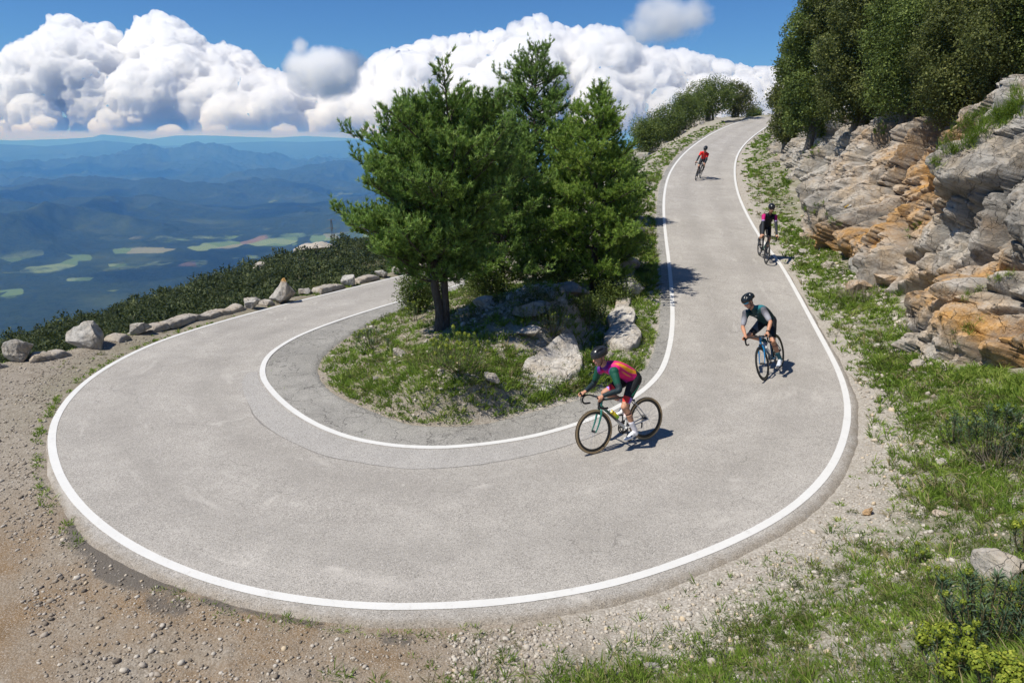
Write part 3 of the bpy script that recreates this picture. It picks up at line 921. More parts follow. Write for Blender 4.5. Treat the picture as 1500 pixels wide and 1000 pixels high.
# --- rocks of the island
G_IS = 'rocks on the grassy island inside the bend'
for a in (
 (718, 572, 30, 19, 'pale wedge shaped rock left of the large flat slab', 143, 0.8, {'mat': 1}),
 (585, 522, 22, 13, 'small white block alone in the grass on the left of the island', 144, 0.8, {'mat': 1, 'power': 4}),
 (551, 560, 14, 9, 'small pale stone low at the left edge of the island', 145, 0.8, {'mat': 1}),
 (710, 452, 46, 22, 'grey rock in the shade right of the pine trunk', 146, 0.8, {}),
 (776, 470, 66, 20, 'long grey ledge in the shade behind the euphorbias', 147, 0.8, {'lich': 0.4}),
 (832, 428, 76, 26, 'big dark slab in the shade under the right pine', 148, 0.8, {'lich': 0.8}),  # shade under the pines painted into the stone colour
 (775, 500, 46, 18, 'pale broken rock between the euphorbias', 149, 0.8, {'mat': 1})):
    k = dict(a[7])
    if k.pop('mat', 0): k['mat'] = M_ROCK_PALE
    px_rock(*a[:6], depth=a[6], group=G_IS, name='rock', **k)
M_SLAB = rock_mat('sunbleached_limestone', (0.52, 0.49, 0.44), (0.26, 0.245, 0.22))
def slab(outline, label, thick, seed, tiltz=(0, 0), mat=None, group=None):
    """flat ledge of rock whose rim lies under the given pixels"""
    P = np.array([hit(*q)[:2] for q in outline]); P = np.vstack([P, P[:1]])
    C = catmull(P, 8)[:-1]; c0 = C.mean(0)
    rings = np.concatenate([np.linspace(0.02, 0.9, 26), [0.95, 0.985, 1.0, 1.01, 1.02]])
    V = []
    for i, q in enumerate(rings):
        L = c0 + (C - c0) * q
        L = L * 1.0 + 0.04 * np.column_stack([fbm2(C[:, 0] * 5, C[:, 1] * 5, 3, seed), fbm2(C[:, 0] * 5, C[:, 1] * 5, 3, seed + 4)])
        z0 = ground(L[:, 0], L[:, 1], False)
        zt_ = thick * min(1.0, 1.0) if i < 27 else thick * (0.86 if i == 27 else 0.6 if i == 28 else 0.2 if i == 29 else -0.8)
        step = 0.05 * np.floor(3 * fbm2(L[:, 0] * 1.6 + L[:, 1], L[:, 1] * 1.6, 3, seed + 8)) / 1.5
        zz = z0 + zt_ + (tiltz[0] * (L[:, 0] - c0[0]) + tiltz[1] * (L[:, 1] - c0[1])) + (0.03 * fbm2(L[:, 0] * 3, L[:, 1] * 3, 4, seed + 2) + step) * (i < 28)
        V.append(np.column_stack([L, zz]))
    n = len(C)
    V = np.vstack(V)
    i_ = np.arange(len(rings) - 1)[:, None] * n; j_ = np.arange(n)[None, :]; j2_ = (j_ + 1) % n
    F = np.stack([i_ + j_, i_ + n + j_, i_ + n + j2_, i_ + j2_], -1).reshape(-1, 4)
    org = np.array([c0[0], c0[1], gz(*c0)])
    me = mesh_np('rock', V - org, [F, np.arange(n)[None, :]], True, {'ora': np.zeros(len(V)), 'lich': np.zeros(len(V))})
    try: me.set_sharp_from_angle(angle=R(35))
    except Exception: pass
    o = link('rock', me, None, mat or M_SLAB); o.location = org
    tag(o, label, 'rock', group)
slab([(742, 573), (757, 552), (778, 533), (806, 520), (843, 517), (853, 533), (838, 556), (806, 577), (770, 583)], 'large flat pale rock slab tilted on the island behind the front cyclist', 0.13, 141, (0.05, 0.12), group=G_IS)
slab([(884, 500), (905, 487), (935, 490), (938, 505), (920, 516), (890, 514)], 'largest pale flat slab at the foot of the inner edging, above the front cyclist', 0.20, 121, (0.0, 0.1), group=G_IN)
slab([(888, 474), (905, 462), (930, 466), (926, 480), (900, 486)], 'pale flat slab second from the foot of the inner edging', 0.20, 122, (0.0, 0.1), group=G_IN)
# --- loose rocks on the right bank and verge
G_BK = 'loose rocks on the grassy bank right of the bend'
for a in (
 (1478, 852, 92, 44, 'big smooth pale rock at the right border of the bank', 151, 0.8, {'mat': 1, 'planes': 9, 'power': 2.3}),
 (955, 986, 32, 14, 'flat tan stone near the bottom edge', 152, 0.8, {'mat': 1}),
 (1273, 757, 16, 11, 'yellowish stone at the edge of the pale grit', 153, 0.9, {'mat': 1, 'ora': 0.8}),
 (1384, 684, 20, 12, 'small white stone in the middle of the bank', 154, 0.8, {'mat': 1}),
 (1346, 540, 24, 12, 'tan stone in the green verge below the cliff', 155, 0.8, {'mat': 1}),
 (1380, 757, 26, 12, 'broken brownish stone above the big smooth rock', 156, 0.8, {'ora': 0.3}),
 (1260, 430, 44, 16, 'flat orange grey slab at the foot of the cliff', 157, 0.8, {'ora': 0.7}),
 (1310, 425, 54, 20, 'tan slab at the foot of the cliff by the dry brush', 158, 0.8, {'ora': 0.6}),
 (1215, 393, 22, 11, 'small pale rock among the cliff foot rubble', 159, 0.8, {'mat': 1}),
 (1180, 372, 18, 9, 'low pale rock on the verge beside the dark rider', 160, 0.8, {'mat': 1}),
 (1255, 402, 34, 24, 'grey wedge leaning on the cliff foot', 161, 0.8, {})):
    k = dict(a[7])
    if k.pop('mat', 0): k['mat'] = M_ROCK_PALE
    px_rock(*a[:6], depth=a[6], group=G_BK, name='rock', **k)

# ------------------------------------------------------------------ the cliff
def soft_cells(p, seed, jit, tilt, k):
    """tilted planar facets on jittered cells, blended over a short width where they meet"""
    i = np.floor(p).astype(np.int64); n = len(p)
    f1 = np.full(n, 1e9); f2 = np.full(n, 1e9); L = []
    for dx in (-1, 0, 1):
        for dy in (-1, 0, 1):
            for dz in (-1, 0, 1):
                c = i + np.array([dx, dy, dz])
                q = c + 0.5 + jit * (np.stack([_hash(c[:, 0], c[:, 1], c[:, 2], seed + a) for a in (1, 2, 3)], 1) - 0.5)
                l = p - q; d = np.sqrt((l ** 2).sum(1))
                r_ = [_hash(c[:, 0], c[:, 1], c[:, 2], seed + 10 + a) for a in range(4)]
                h = (r_[0] - 0.5) * 1.2 + tilt * ((r_[1] - 0.5) * l[:, 0] + (r_[2] - 0.3) * l[:, 1] + (r_[3] - 0.5) * l[:, 2])
                f2 = np.where(d < f1, f1, np.minimum(f2, d)); f1 = np.minimum(f1, d)
                L.append((d, h))
    num = 0; den = 0
    for d, h in L:
        w_ = np.exp(-(d - f1) * k); num = num + w_ * h; den = den + w_
    return f1, f2, num / den
cb = np.array([at_depth(1131, 214, 55)[:2], at_depth(1136, 236, 43)[:2], at_depth(1156, 300, 31)[:2], at_depth(1212, 365, 23)[:2], at_depth(1290, 408, 19)[:2],
               at_depth(1362, 500, 14.4)[:2], at_depth(1425, 558, 12.2)[:2], at_depth(1515, 585, 10.8)[:2], (10.4, 8.0), (13.0, 6.0)])
cs = catmull(cb, 40)
cl = np.concatenate([[0], np.cumsum(np.linalg.norm(np.diff(cs, axis=0), axis=1))])
knots = cl[np.arange(len(cb)) * 40]
# sample steps: fine close to the camera
ss, s = [0.0], 0.0
while s < cl[-1]:
    x = np.interp(s, cl, cs[:, 0]); y = np.interp(s, cl, cs[:, 1])
    s += 0.0026 * math.hypot(x, y); ss.append(min(s, cl[-1]))
ss = np.array(ss)
CB = np.column_stack([np.interp(ss, cl, cs[:, 0]), np.interp(ss, cl, cs[:, 1])])
T_ = np.gradient(CB, axis=0); NI = np.stack([-T_[:, 1], T_[:, 0]], 1); NI /= np.linalg.norm(NI, axis=1)[:, None]
NI = smooth_line(NI, 40)
if NI[len(NI) // 2, 0] < 0: NI = -NI                  # inward: away from the road
NI /= np.linalg.norm(NI, axis=1)[:, None]
ztop = np.interp(ss, knots, [5.8, 5.4, 5.7, 6.0, 6.0, 5.8, 6.0, 6.3, 6.5, 6.5])
zbot = ground(CB[:, 0], CB[:, 1], False) - 0.5
lean = np.interp(ss, knots, [0.9, 0.9, 0.75, 0.52, 0.40, 0.44, 0.50, 0.55, 0.65, 0.65])
NV = 300
vv_ = np.linspace(0, 1.0, NV)
hgt = (ztop - zbot)
Vc = np.zeros((len(ss), NV, 3))
up = np.minimum(vv_ / 0.86, 1.0)
back = np.maximum(0, vv_ - 0.80) / 0.20               # the top rolls back into the slope
for i in range(len(ss)):
    off = lean[i] * (up ** 1.1) * hgt[i] + back ** 1.5 * 2.2
    Vc[i, :, 0] = CB[i, 0] + NI[i, 0] * off
    Vc[i, :, 1] = CB[i, 1] + NI[i, 1] * off
    Vc[i, :, 2] = zbot[i] + hgt[i] * (up - 0.10 * np.clip(up - .75, 0, 1) ** 2 * 4) + back * 0.25
Vf = Vc.reshape(-1, 3)
OUT = np.repeat(np.column_stack([-NI, np.full(len(NI), 0.0)]), NV, 0)
ppx, ppy, _ = project(Vf)
def seg_px(x0, y0, x1, y1, wd):
    d = np.array([x1 - x0, y1 - y0], float); L2 = d @ d + 1e-9
    q = np.column_stack([ppx - x0, ppy - y0])
    t = np.clip((q @ d) / L2, 0, 1)
    r2_ = ((q - t[:, None] * d) ** 2).sum(1)
    return np.exp(-(r2_ / (wd * wd)))
jx = 9 * fbm(Vf * 1.1, 4, 90); jy = 9 * fbm(Vf * 1.1 + 40, 4, 91)
ppx = ppx + jx; ppy = ppy + jy
big = (0.42 * seg_px(1300, 385, 1520, 150, 34) + 0.35 * seg_px(1215, 340, 1290, 180, 20) + 0.3 * seg_px(1130, 250, 1185, 200, 14)
       - 0.8 * seg_px(1345, 235, 1385, 175, 42) - 0.55 * seg_px(1300, 300, 1340, 260, 24) + 0.45 * seg_px(1240, 305, 1252, 330, 26)
       + 0.30 * seg_px(1255, 360, 1290, 362, 20) - 0.5 * seg_px(1190, 290, 1215, 240, 12) - 0.35 * seg_px(1285, 335, 1300, 300, 10) + 0.45 * seg_px(1460, 270, 1500, 300, 45)
       - 0.55 * seg_px(1430, 395, 1500, 385, 14) + 0.35 * seg_px(1380, 440, 1490, 500, 40) - 0.3 * seg_px(1180, 300, 1190, 335, 9) - 0.35 * seg_px(1475, 555, 1500, 540, 18))
tb = np.array([0.42, -0.30, 0.86]); tb /= np.linalg.norm(tb); nb = np.array([0.10, -0.93, -0.37]); nb -= tb * (nb @ tb); nb /= np.linalg.norm(nb)
ob = np.cross(tb, nb)
def bed(L1, L2, L3): return np.column_stack([Vf @ tb / L1, Vf @ nb / L2, Vf @ ob / L3])
warp = 0.35 * np.column_stack([fbm(Vf * 0.9 + 7 * k, 3, 60 + k) for k in range(3)])
disp = big * 1.0
crk = np.zeros(len(Vf))
for (L1, L2, L3, amp, sd_, tilt_) in ((2.8, 1.3, 1.4, 0.85, 200, 1.3), (1.1, 0.6, 0.6, 0.42, 210, 1.6), (0.48, 0.32, 0.30, 0.15, 220, 1.6), (0.2, 0.15, 0.14, 0.05, 230, 1.5)):
    q = bed(L1, L2, L3) + warp / L1 * 0.6
    f1, f2, facet = soft_cells(q, sd_, 0.9, tilt_, 12.0 * max(1.0, L2 / 0.5))
    e = np.clip((f2 - f1) / 0.10, 0, 1)
    disp = disp + amp * (facet - 0.45 * (1 - e) ** 2)
    crk = np.maximum(crk, (1 - e) ** 2 * (0.9 if amp > 0.1 else 0.4))
disp = disp + 0.08 * ridged(Vf * 1.9, 6, 70) + 0.018 * fbm(Vf * 9, 4, 71)
fade = sstep(0, 0.04, np.tile(vv_, len(ss)))
Vd = Vf + OUT * (disp * (0.3 + 0.7 * fade))[:, None] + np.array([0, 0, 1.0]) * (0.25 * disp)[:, None]
oran = (1.0 * seg_px(1355, 260, 1395, 190, 44) + 0.8 * seg_px(1235, 368, 1300, 358, 26) + 0.8 * seg_px(1340, 320, 1310, 340, 24) + 0.3 * seg_px(1290, 200, 1320, 250, 22) + 0.55 * seg_px(1360, 420, 1420, 400, 26)
        + 0.75 * seg_px(1480, 500, 1500, 540, 45) + 0.5 * seg_px(1400, 450, 1440, 470, 24) + 0.45 * seg_px(1440, 330, 1430, 390, 16) + 0.15 * seg_px(1250, 250, 1290, 300, 20) + 0.05)
lich = (0.8 * seg_px(1455, 330, 1500, 340, 34) + 0.55 * seg_px(1450, 260, 1500, 240, 40) * 0.6 + 0.65 * seg_px(1365, 170, 1400, 165, 26) + 0.45 * seg_px(1240, 310, 1262, 330, 22) + 0.5 * seg_px(1360, 250, 1355, 290, 10) + 0.85 * crk * (fbm(Vf * .8, 3, 75) > -0.25))  # lichen stains, plus crevice shade painted in as dark colour
cliff_me = mesh_np('cliff', Vd, grid_faces(len(ss), NV)[:, ::-1], True, {'ora': np.clip(oran * 1.75, 0, 1.3), 'lich': np.clip(lich, 0, 0.9)})
try: cliff_me.set_sharp_from_angle(angle=R(24))
except Exception: pass
tag(link('cliff', cliff_me, None, M_ROCK), kind='structure')
# BVH for placing plants and the way mark on the rock
from mathutils.bvhtree import BVHTree
_gf = grid_faces(len(ss), NV)
cliff_bvh = BVHTree.FromPolygons([tuple(v) for v in Vd.tolist()], [tuple(f) for f in _gf.tolist()])
def cliff_hit(px, py):
    r = ray(px, py); d = Vector(r).normalized()
    h = cliff_bvh.ray_cast(Vector((0, 0, CAMH)), d)
    return h                                          # location, normal, index, distance
# small painted way mark: a white bar over a yellow bar
M_WM_W = plain('mark_white', (0.55, 0.53, 0.48), 0.8, var=0.3, vscale=40); M_WM_Y = plain('mark_yellow', (0.50, 0.32, 0.06), 0.8, var=0.3, vscale=40)
h0 = cliff_hit(1243, 303)
if h0[0] is not None:
    wm = empty('painted_waymark', h0[0])
    tag(wm, 'small white and yellow painted way mark bars on the grey rock face', 'way mark')
    for dx, mt in ((0, M_WM_W), (0.10, M_WM_Y)):
        V = []
        n_ = h0[1] if h0[1].y < 0 or h0[1].x < 0 else -h0[1]
        for a in np.linspace(-1, 1, 9):
            for b in (-1, 1):
                px_ = 1244 + a * 3.0 - b * 0.7 - dx * 40; py_ = 301.5 - a * 1.7 - b * 0.8 + dx * 5
                hh = cliff_hit(px_, py_)
                q = hh[0] if hh[0] is not None else h0[0]
                n2_ = hh[1] if hh[0] is not None else n_
                if n2_.x > 0: n2_ = -n2_
                V.append(np.array(q) + np.array(n2_) * 0.02 - np.array(h0[0]))
        me = mesh_np('painted_bar', np.array(V), grid_faces(9, 2), False)
        link('painted_bar', me, wm, mt)
def leaf_mat(name, c1, c2, c3, rough=0.5, trans=0.25, spec=0.35):
    """tone attribute picks between three leaf colours, each clump a little different"""
    t = NT(name)
    tone = t.attr('tone')
    n = t.noise(1.6, t.obj(), 3)
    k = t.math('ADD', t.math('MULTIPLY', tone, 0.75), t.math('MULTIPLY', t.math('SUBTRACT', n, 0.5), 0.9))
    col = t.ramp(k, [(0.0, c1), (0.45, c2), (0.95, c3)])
    b = t.n('BsdfPrincipled', {'Base Color': col, 'Roughness': rough, 'Specular IOR Level': spec})
    tr = t.n('BsdfTranslucent', {'Color': t.mix(0.5, col, (0.20, 0.26, 0.05))})
    mx = t.n('MixShader', {0: trans, 1: b.outputs[0], 2: tr.outputs[0]})
    t.t.links.new(mx.outputs[0], t.out.inputs[0])
    return t.m

def bark_mat(name, c1, c2, sc=14):
    t = NT(name)
    p = t.obj()
    st = t.n('VectorMath', {0: p, 1: (1, 1, 0.25)}, operation='MULTIPLY').outputs[0]
    n = t.noise(sc, st, 6, 0.75)
    v = t.voro(sc * 1.3, st, 'DISTANCE_TO_EDGE')
    col = t.mix(t.ramp(n, [(0.3, 0), (0.7, 1)]), c1, c2)
    h = t.math('ADD', n, t.math('MULTIPLY', v, 1.5))
    t.bsdf(Base_Color=col, Roughness=0.95, Normal=t.bump(h, 0.9, 0.03), Specular_IOR_Level=0.15)
    return t.m

M_BARK = bark_mat('pine_bark', (0.045, 0.036, 0.030), (0.15, 0.125, 0.105))
M_WOOD = bark_mat('grey_bark', (0.08, 0.07, 0.06), (0.20, 0.18, 0.155))
M_PINE_A = leaf_mat('pine_needles', (0.075, 0.125, 0.036), (0.22, 0.38, 0.075), (0.46, 0.60, 0.18), 0.55, 0.38)
M_PINE_B = leaf_mat('pine_needles_light', (0.09, 0.17, 0.03), (0.26, 0.42, 0.065), (0.48, 0.60, 0.14), 0.55, 0.40)
M_OAK = leaf_mat('oak_leaves', (0.035, 0.045, 0.014), (0.11, 0.13, 0.036), (0.26, 0.27, 0.085), 0.6, 0.25, 0.2)
M_OAK2 = leaf_mat('oak_leaves_green', (0.04, 0.062, 0.016), (0.125, 0.175, 0.040), (0.28, 0.33, 0.09), 0.6, 0.28, 0.2)
M_FOREST = leaf_mat('forest_leaves', (0.022, 0.034, 0.013), (0.060, 0.080, 0.030), (0.14, 0.16, 0.06), 0.6, 0.12, 0.15)

def curve_pts(p0, d0, L, bend, n=6):
    """branch that starts along d0 and bends by the vector bend over its length"""
    s = np.linspace(0, 1, n)[:, None]
    return p0 + d0 * L * s + bend * (s ** 2) * L

def pine(name, label, base, H, trunks, whorls, prof, seed, mat, mat_bark=None, light=0.5, needle=0.105, group=None, nb=5, dens=1.0, droop=0.0, tuft_n=17):
    """prof(h, az) -> branch length; trunks: list of [(x,y,z) points relative to base], radii"""
    r = np.random.default_rng(seed)
    root = empty(name, base)
    tag(root, label, 'pine tree', group)
    gT, gB = Geo(), Geo()
    for P, rad in trunks:
        C = catmull(P, 8)
        rr = np.interp(np.linspace(0, 1, len(C)), np.linspace(0, 1, len(rad)), rad)
        C = C + 0.02 * np.column_stack([fbm(C * 2 + k * 5, 3, seed + k) for k in range(3)])
        gT.add(*tube(C, rr * (1 + 0.10 * fbm(C * 5, 3, seed)), 10))
    main = catmull(trunks[0][0], 8)
    def trunk_at(h):
        z = main[:, 2]
        return np.array([np.interp(h, z, main[:, 0]), np.interp(h, z, main[:, 1]), h])
    tp, td, tt_ = [], [], []                            # tuft points, directions, tones
    for wi_, h in enumerate(whorls):
        k = nb if h < H * 0.9 else 4
        a0 = r.uniform(0, 6.28)
        for b in range(k):
            az = a0 + b * 2 * np.pi / k + r.normal() * 0.28
            L = prof(h, az) * r.uniform(0.72, 1.12)
            if L < 0.08: continue
            rel = h / H
            el = 0.15 + 0.75 * max(0, rel - 0.45) - droop * (1 - rel) + r.normal() * 0.12
            d = np.array([math.cos(az) * math.cos(el), math.sin(az) * math.cos(el), math.sin(el)])
            p0 = trunk_at(h + r.normal() * 0.05)
            C = curve_pts(p0, d, L, np.array([r.normal() * 0.12, r.normal() * 0.12, 0.16 + 0.1 * r.normal()]), 9)
            gB.add(*tube(C, np.linspace(0.012 + 0.012 * L, 0.004, 9), 5))
            hd = unit(np.cross(d, [0, 0, 1.0]))
            nsub = int(max(4, L / 0.100 * dens))
            for q in range(nsub):
                f = 0.22 + 0.78 * (q + r.uniform(0, 1)) / nsub
                pb = np.array([np.interp(f * 8, np.arange(9), C[:, j]) for j in range(3)])
                tdir = unit(np.array([np.interp(f * 8, np.arange(9), np.gradient(C[:, j])) for j in range(3)]))
                sl_ = (0.50 * L * (1 - f) + 0.16) * r.uniform(0.6, 1.15)
                sgn = 1 if q % 2 else -1
                sd__ = unit(tdir * r.uniform(0.45, 1.0) + sgn * hd * r.uniform(0.4, 1.1) + np.array([0, 0, r.normal() * 0.32 + 0.28]))
                S = curve_pts(pb, sd__, sl_, np.array([0, 0, 0.22]), 5)
                gB.add(*tube(S, np.linspace(0.006, 0.003, 5), 3))
                shoots = [(S, sd__, sl_)]
                for e in range(int(sl_ / 0.13)):                   # side shoots
                    g = r.uniform(0.25, 0.95)
                    ps = np.array([np.interp(g * 4, np.arange(5), S[:, jj]) for jj in range(3)])
                    dd_ = unit(sd__ * 0.6 + rand_unit(r, 1)[0] * 0.75 + np.array([0, 0, 0.45]))
                    l3 = r.uniform(0.10, 0.24)
                    S3 = curve_pts(ps, dd_, l3, np.array([0, 0, 0.25]), 5)
                    gB.add(*tube(S3[::2], np.array([0.004, 0.003, 0.002]), 3))
                    shoots.append((S3, dd_, l3))
                for (Sx, dx_, lx) in shoots:
                    nt_ = max(2, int(lx / 0.055))
                    for j in range(nt_):
                        g = (j + 1) / nt_
                        if g < 0.25 and r.uniform() < 0.4: continue
                        pt = np.array([np.interp(g * 4, np.arange(5), Sx[:, jj]) for jj in range(3)]) + r.normal(size=3) * 0.018
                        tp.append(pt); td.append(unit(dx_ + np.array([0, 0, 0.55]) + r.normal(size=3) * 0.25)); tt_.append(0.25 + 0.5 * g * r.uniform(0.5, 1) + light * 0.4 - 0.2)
            tp.append(C[-1]); td.append(unit(C[-1] - C[-2])); tt_.append(0.8)
    tp, td, tt_ = np.array(tp), np.array(td), np.array(tt_)
    n = len(tp)
    P = np.repeat(tp, tuft_n, 0); D = np.repeat(td, tuft_n, 0)
    P = P - D * r.uniform(0, 0.045, len(P))[:, None]
    D = unit(D + rand_unit(r, len(D)) * r.uniform(0.35, 1.1, len(D))[:, None])
    V, F = blades(P, D, r.uniform(0.7, 1.15, len(P)) * needle, np.full(len(P), 0.0200), r)
    link('trunk', gT.mesh('trunk'), root, mat_bark or M_BARK)
    link('branches', gB.mesh('branches'), root, mat_bark or M_BARK)
    tt_ = tt_ + 0.20 * r.normal(size=len(tt_)) + 0.30 * fbm(tp * 1.9, 2, seed)
    tone = np.repeat(np.repeat(tt_, tuft_n), 3) + np.repeat(r.normal(size=len(P)) * 0.16, 3)
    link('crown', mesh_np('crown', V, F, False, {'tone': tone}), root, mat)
    print('PINE', n, len(V))
    return root, n

def ang_lobe(az, c, w):  # smooth bump over azimuth
    d = (az - c + np.pi) % (2 * np.pi) - np.pi
    return math.exp(-(d / w) ** 2)

# the big pine with two trunks
B1 = hit(645, 484); z1 = gz(B1[0], B1[1]); B1 = np.array([B1[0], B1[1], z1 - 0.05])
D1 = project(B1)[2]
H1 = (at_depth(700, 178, D1)[2] - z1)
def prof1(h, az):
    rel = h / H1
    b = np.interp(rel, [0.20, 0.26, 0.34, 0.45, 0.58, 0.70, 0.82, 0.92, 1.0], [0.7, 1.3, 1.9, 1.85, 1.75, 1.75, 1.65, 1.4, 0.9])
    b *= 1 - 0.25 * ang_lobe(az, 0, 0.9) * (rel < .5)
    b *= 1 + (0.16 if 0.28 < rel < 0.56 else -0.05) * ang_lobe(az, math.pi, 0.8)
    if 0.38 < rel < 0.46: b *= 1 + 0.0 * ang_lobe(az, math.pi, 0.5)
    return b
tr1 = [([(0, 0, 0), (-.02, .02, .5), (-0.10, 0.05, 1.3), (0.02, 0.1, 2.2), (0.22, 0.15, 3.4), (0.40, .18, 4.6), (0.55, .2, H1)], [0.14, 0.10, 0.085, 0.08, 0.065, 0.045, 0.012]),
       ([(0.09, 0.05, 0), (0.12, .06, .5), (0.13, 0.08, 1.3), (0.28, 0.16, 2.2), (0.55, 0.3, 3.2), (0.8, .4, 4.2)], [0.12, 0.085, 0.075, 0.065, 0.05, 0.015])]
wh = list(np.linspace(0.25 * H1, 0.97 * H1, 17))
pine('pine_tree', 'big dense pine with a forked dark trunk on the island', B1, H1, tr1, wh, prof1, 301, M_PINE_A, nb=6, group='pines on the island inside the bend', tuft_n=13)
# the lighter pine on the right
B2 = hit(872, 392); B2 = at_depth(868, 404, 19.6); B2[2] = gz(B2[0], B2[1]) - 0.05
H2 = at_depth(875, 140, project(B2)[2])[2] - B2[2]
def prof2(h, az):
    rel = h / H2
    b = np.interp(rel, [0.02, 0.12, 0.3, 0.5, 0.65, 0.8, 0.9, 1.0], [1.4, 1.9, 1.9, 1.7, 1.35, 0.95, 0.55, 0.18])
    return b * (1 - 0.25 * ang_lobe(az, 0.0, 0.8))
pine('pine_tree', 'light green pine with branches to the ground beside the climbing road', B2, H2, [([(0, 0, 0), (0.02, 0, 1.5), (-.03, .03, 3), (0.0, .05, H2)], [0.10, .08, .055, .012])], list(np.linspace(0.07 * H2, 0.985 * H2, 19)), prof2, 302, M_PINE_B, nb=6, light=0.75, group='pines on the island inside the bend', tuft_n=12)
# the thin topped pine behind
B3 = at_depth(783, 396, 23.0); B3[2] = gz(B3[0], B3[1]) - 0.05
H3 = at_depth(783, 86, project(B3)[2])[2] - B3[2]
def prof3(h, az):
    rel = h / H3
    return np.interp(rel, [0.1, 0.3, 0.5, 0.65, 0.75, 0.83, 0.90, 0.95, 1.0], [1.2, 1.9, 1.9, 1.6, 1.3, 1.15, 0.8, 0.5, 0.2])
pine('pine_tree', 'tallest pine with a thin open top behind the other two', B3, H3, [([(0, 0, 0), (0.05, 0, 2), (-.05, .03, 4), (0.0, .05, H3)], [0.11, .09, .055, .012])], list(np.linspace(0.10 * H3, 0.74 * H3, 17)) + list(np.linspace(0.78 * H3, 0.985 * H3, 6)), prof3, 303, M_PINE_A, nb=5, light=0.55, group='pines on the island inside the bend', dens=0.9, tuft_n=11)
# darker pine filling the middle behind the forked one
B5 = at_depth(735, 405, 19.0); B5[2] = gz(B5[0], B5[1]) - 0.05
H5 = at_depth(735, 200, project(B5)[2])[2] - B5[2]
pine('pine_tree', 'shorter dark pine half hidden between the forked pine and the light green one', B5, H5, [([(0, 0, 0), (0.03, 0, 1.2), (0.0, .05, H5)], [0.09, .07, .012])], list(np.linspace(0.10 * H5, 0.98 * H5, 15)), lambda h, az: np.interp(h / H5, [0.05, 0.3, 0.6, 0.85, 1.0], [1.3, 1.6, 1.4, 0.9, 0.3]), 305, M_PINE_A, nb=5, light=0.5, group='pines on the island inside the bend', tuft_n=11)
# low young pine filling the right edge near the verge
B4 = at_depth(912, 300, 26.5); B4[2] = gz(B4[0], B4[1]) - 0.05
H4 = at_depth(912, 226, project(B4)[2])[2] - B4[2]
def prof4(h, az):
    return np.interp(h / H4, [0.05, 0.3, 0.6, 0.85, 1.0], [0.8, 1.0, 0.85, 0.5, 0.2])
pine('pine_tree', 'young bushy pine at the verge right of the light green one', B4, H4, [([(0, 0, 0), (0.02, 0, 1.0), (0.0, .05, H4)], [0.07, .05, .012])], list(np.linspace(0.08 * H4, 0.98 * H4, 14)), prof4, 304, M_PINE_A, nb=5, light=0.5, group='pines on the island inside the bend', tuft_n=11)

# ------------------------------------------------------------------ broadleaf bushes
def crown_leaves(lobes, n_clump, per, leaf, seed, spread=0.13, up_bias=0.35, orient=0.5, shell=0.55):
    """leaf clumps spread through a few ellipsoid lobes -> V, F, tone"""
    r = np.random.default_rng(seed)
    vol = np.array([l[1][0] * l[1][1] * l[1][2] for l in lobes]) ** 0.66
    idx = r.choice(len(lobes), n_clump, p=vol / vol.sum())
    C = np.array([l[0] for l in lobes])[idx]; S = np.array([l[1] for l in lobes])[idx]
    d = rand_unit(r, n_clump)
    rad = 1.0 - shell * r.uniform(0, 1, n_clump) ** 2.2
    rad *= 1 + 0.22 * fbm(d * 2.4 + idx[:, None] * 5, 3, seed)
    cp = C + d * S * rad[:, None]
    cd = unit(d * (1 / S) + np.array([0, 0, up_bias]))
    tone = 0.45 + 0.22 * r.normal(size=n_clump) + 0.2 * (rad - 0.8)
    P = np.repeat(cp, per, 0); Dn = np.repeat(cd, per, 0)
    P = P + r.normal(size=P.shape) * spread
    Ax = unit(Dn * (0.6 if orient < 0.8 else 0.1) + rand_unit(r, len(P)))
    Nn = unit(np.cross(Ax, rand_unit(r, len(P))) + Dn * orient)
    Nn = unit(Nn - Ax * (Nn * Ax).sum(1)[:, None])
    Ln = leaf * r.uniform(0.65, 1.25, len(P))
    V, F = leaf_quads(P, Ax, Nn, Ln, Ln * 0.58)
    tn = np.repeat(np.repeat(tone, per) + r.normal(size=len(P)) * 0.16, 4)
    return V, F, tn

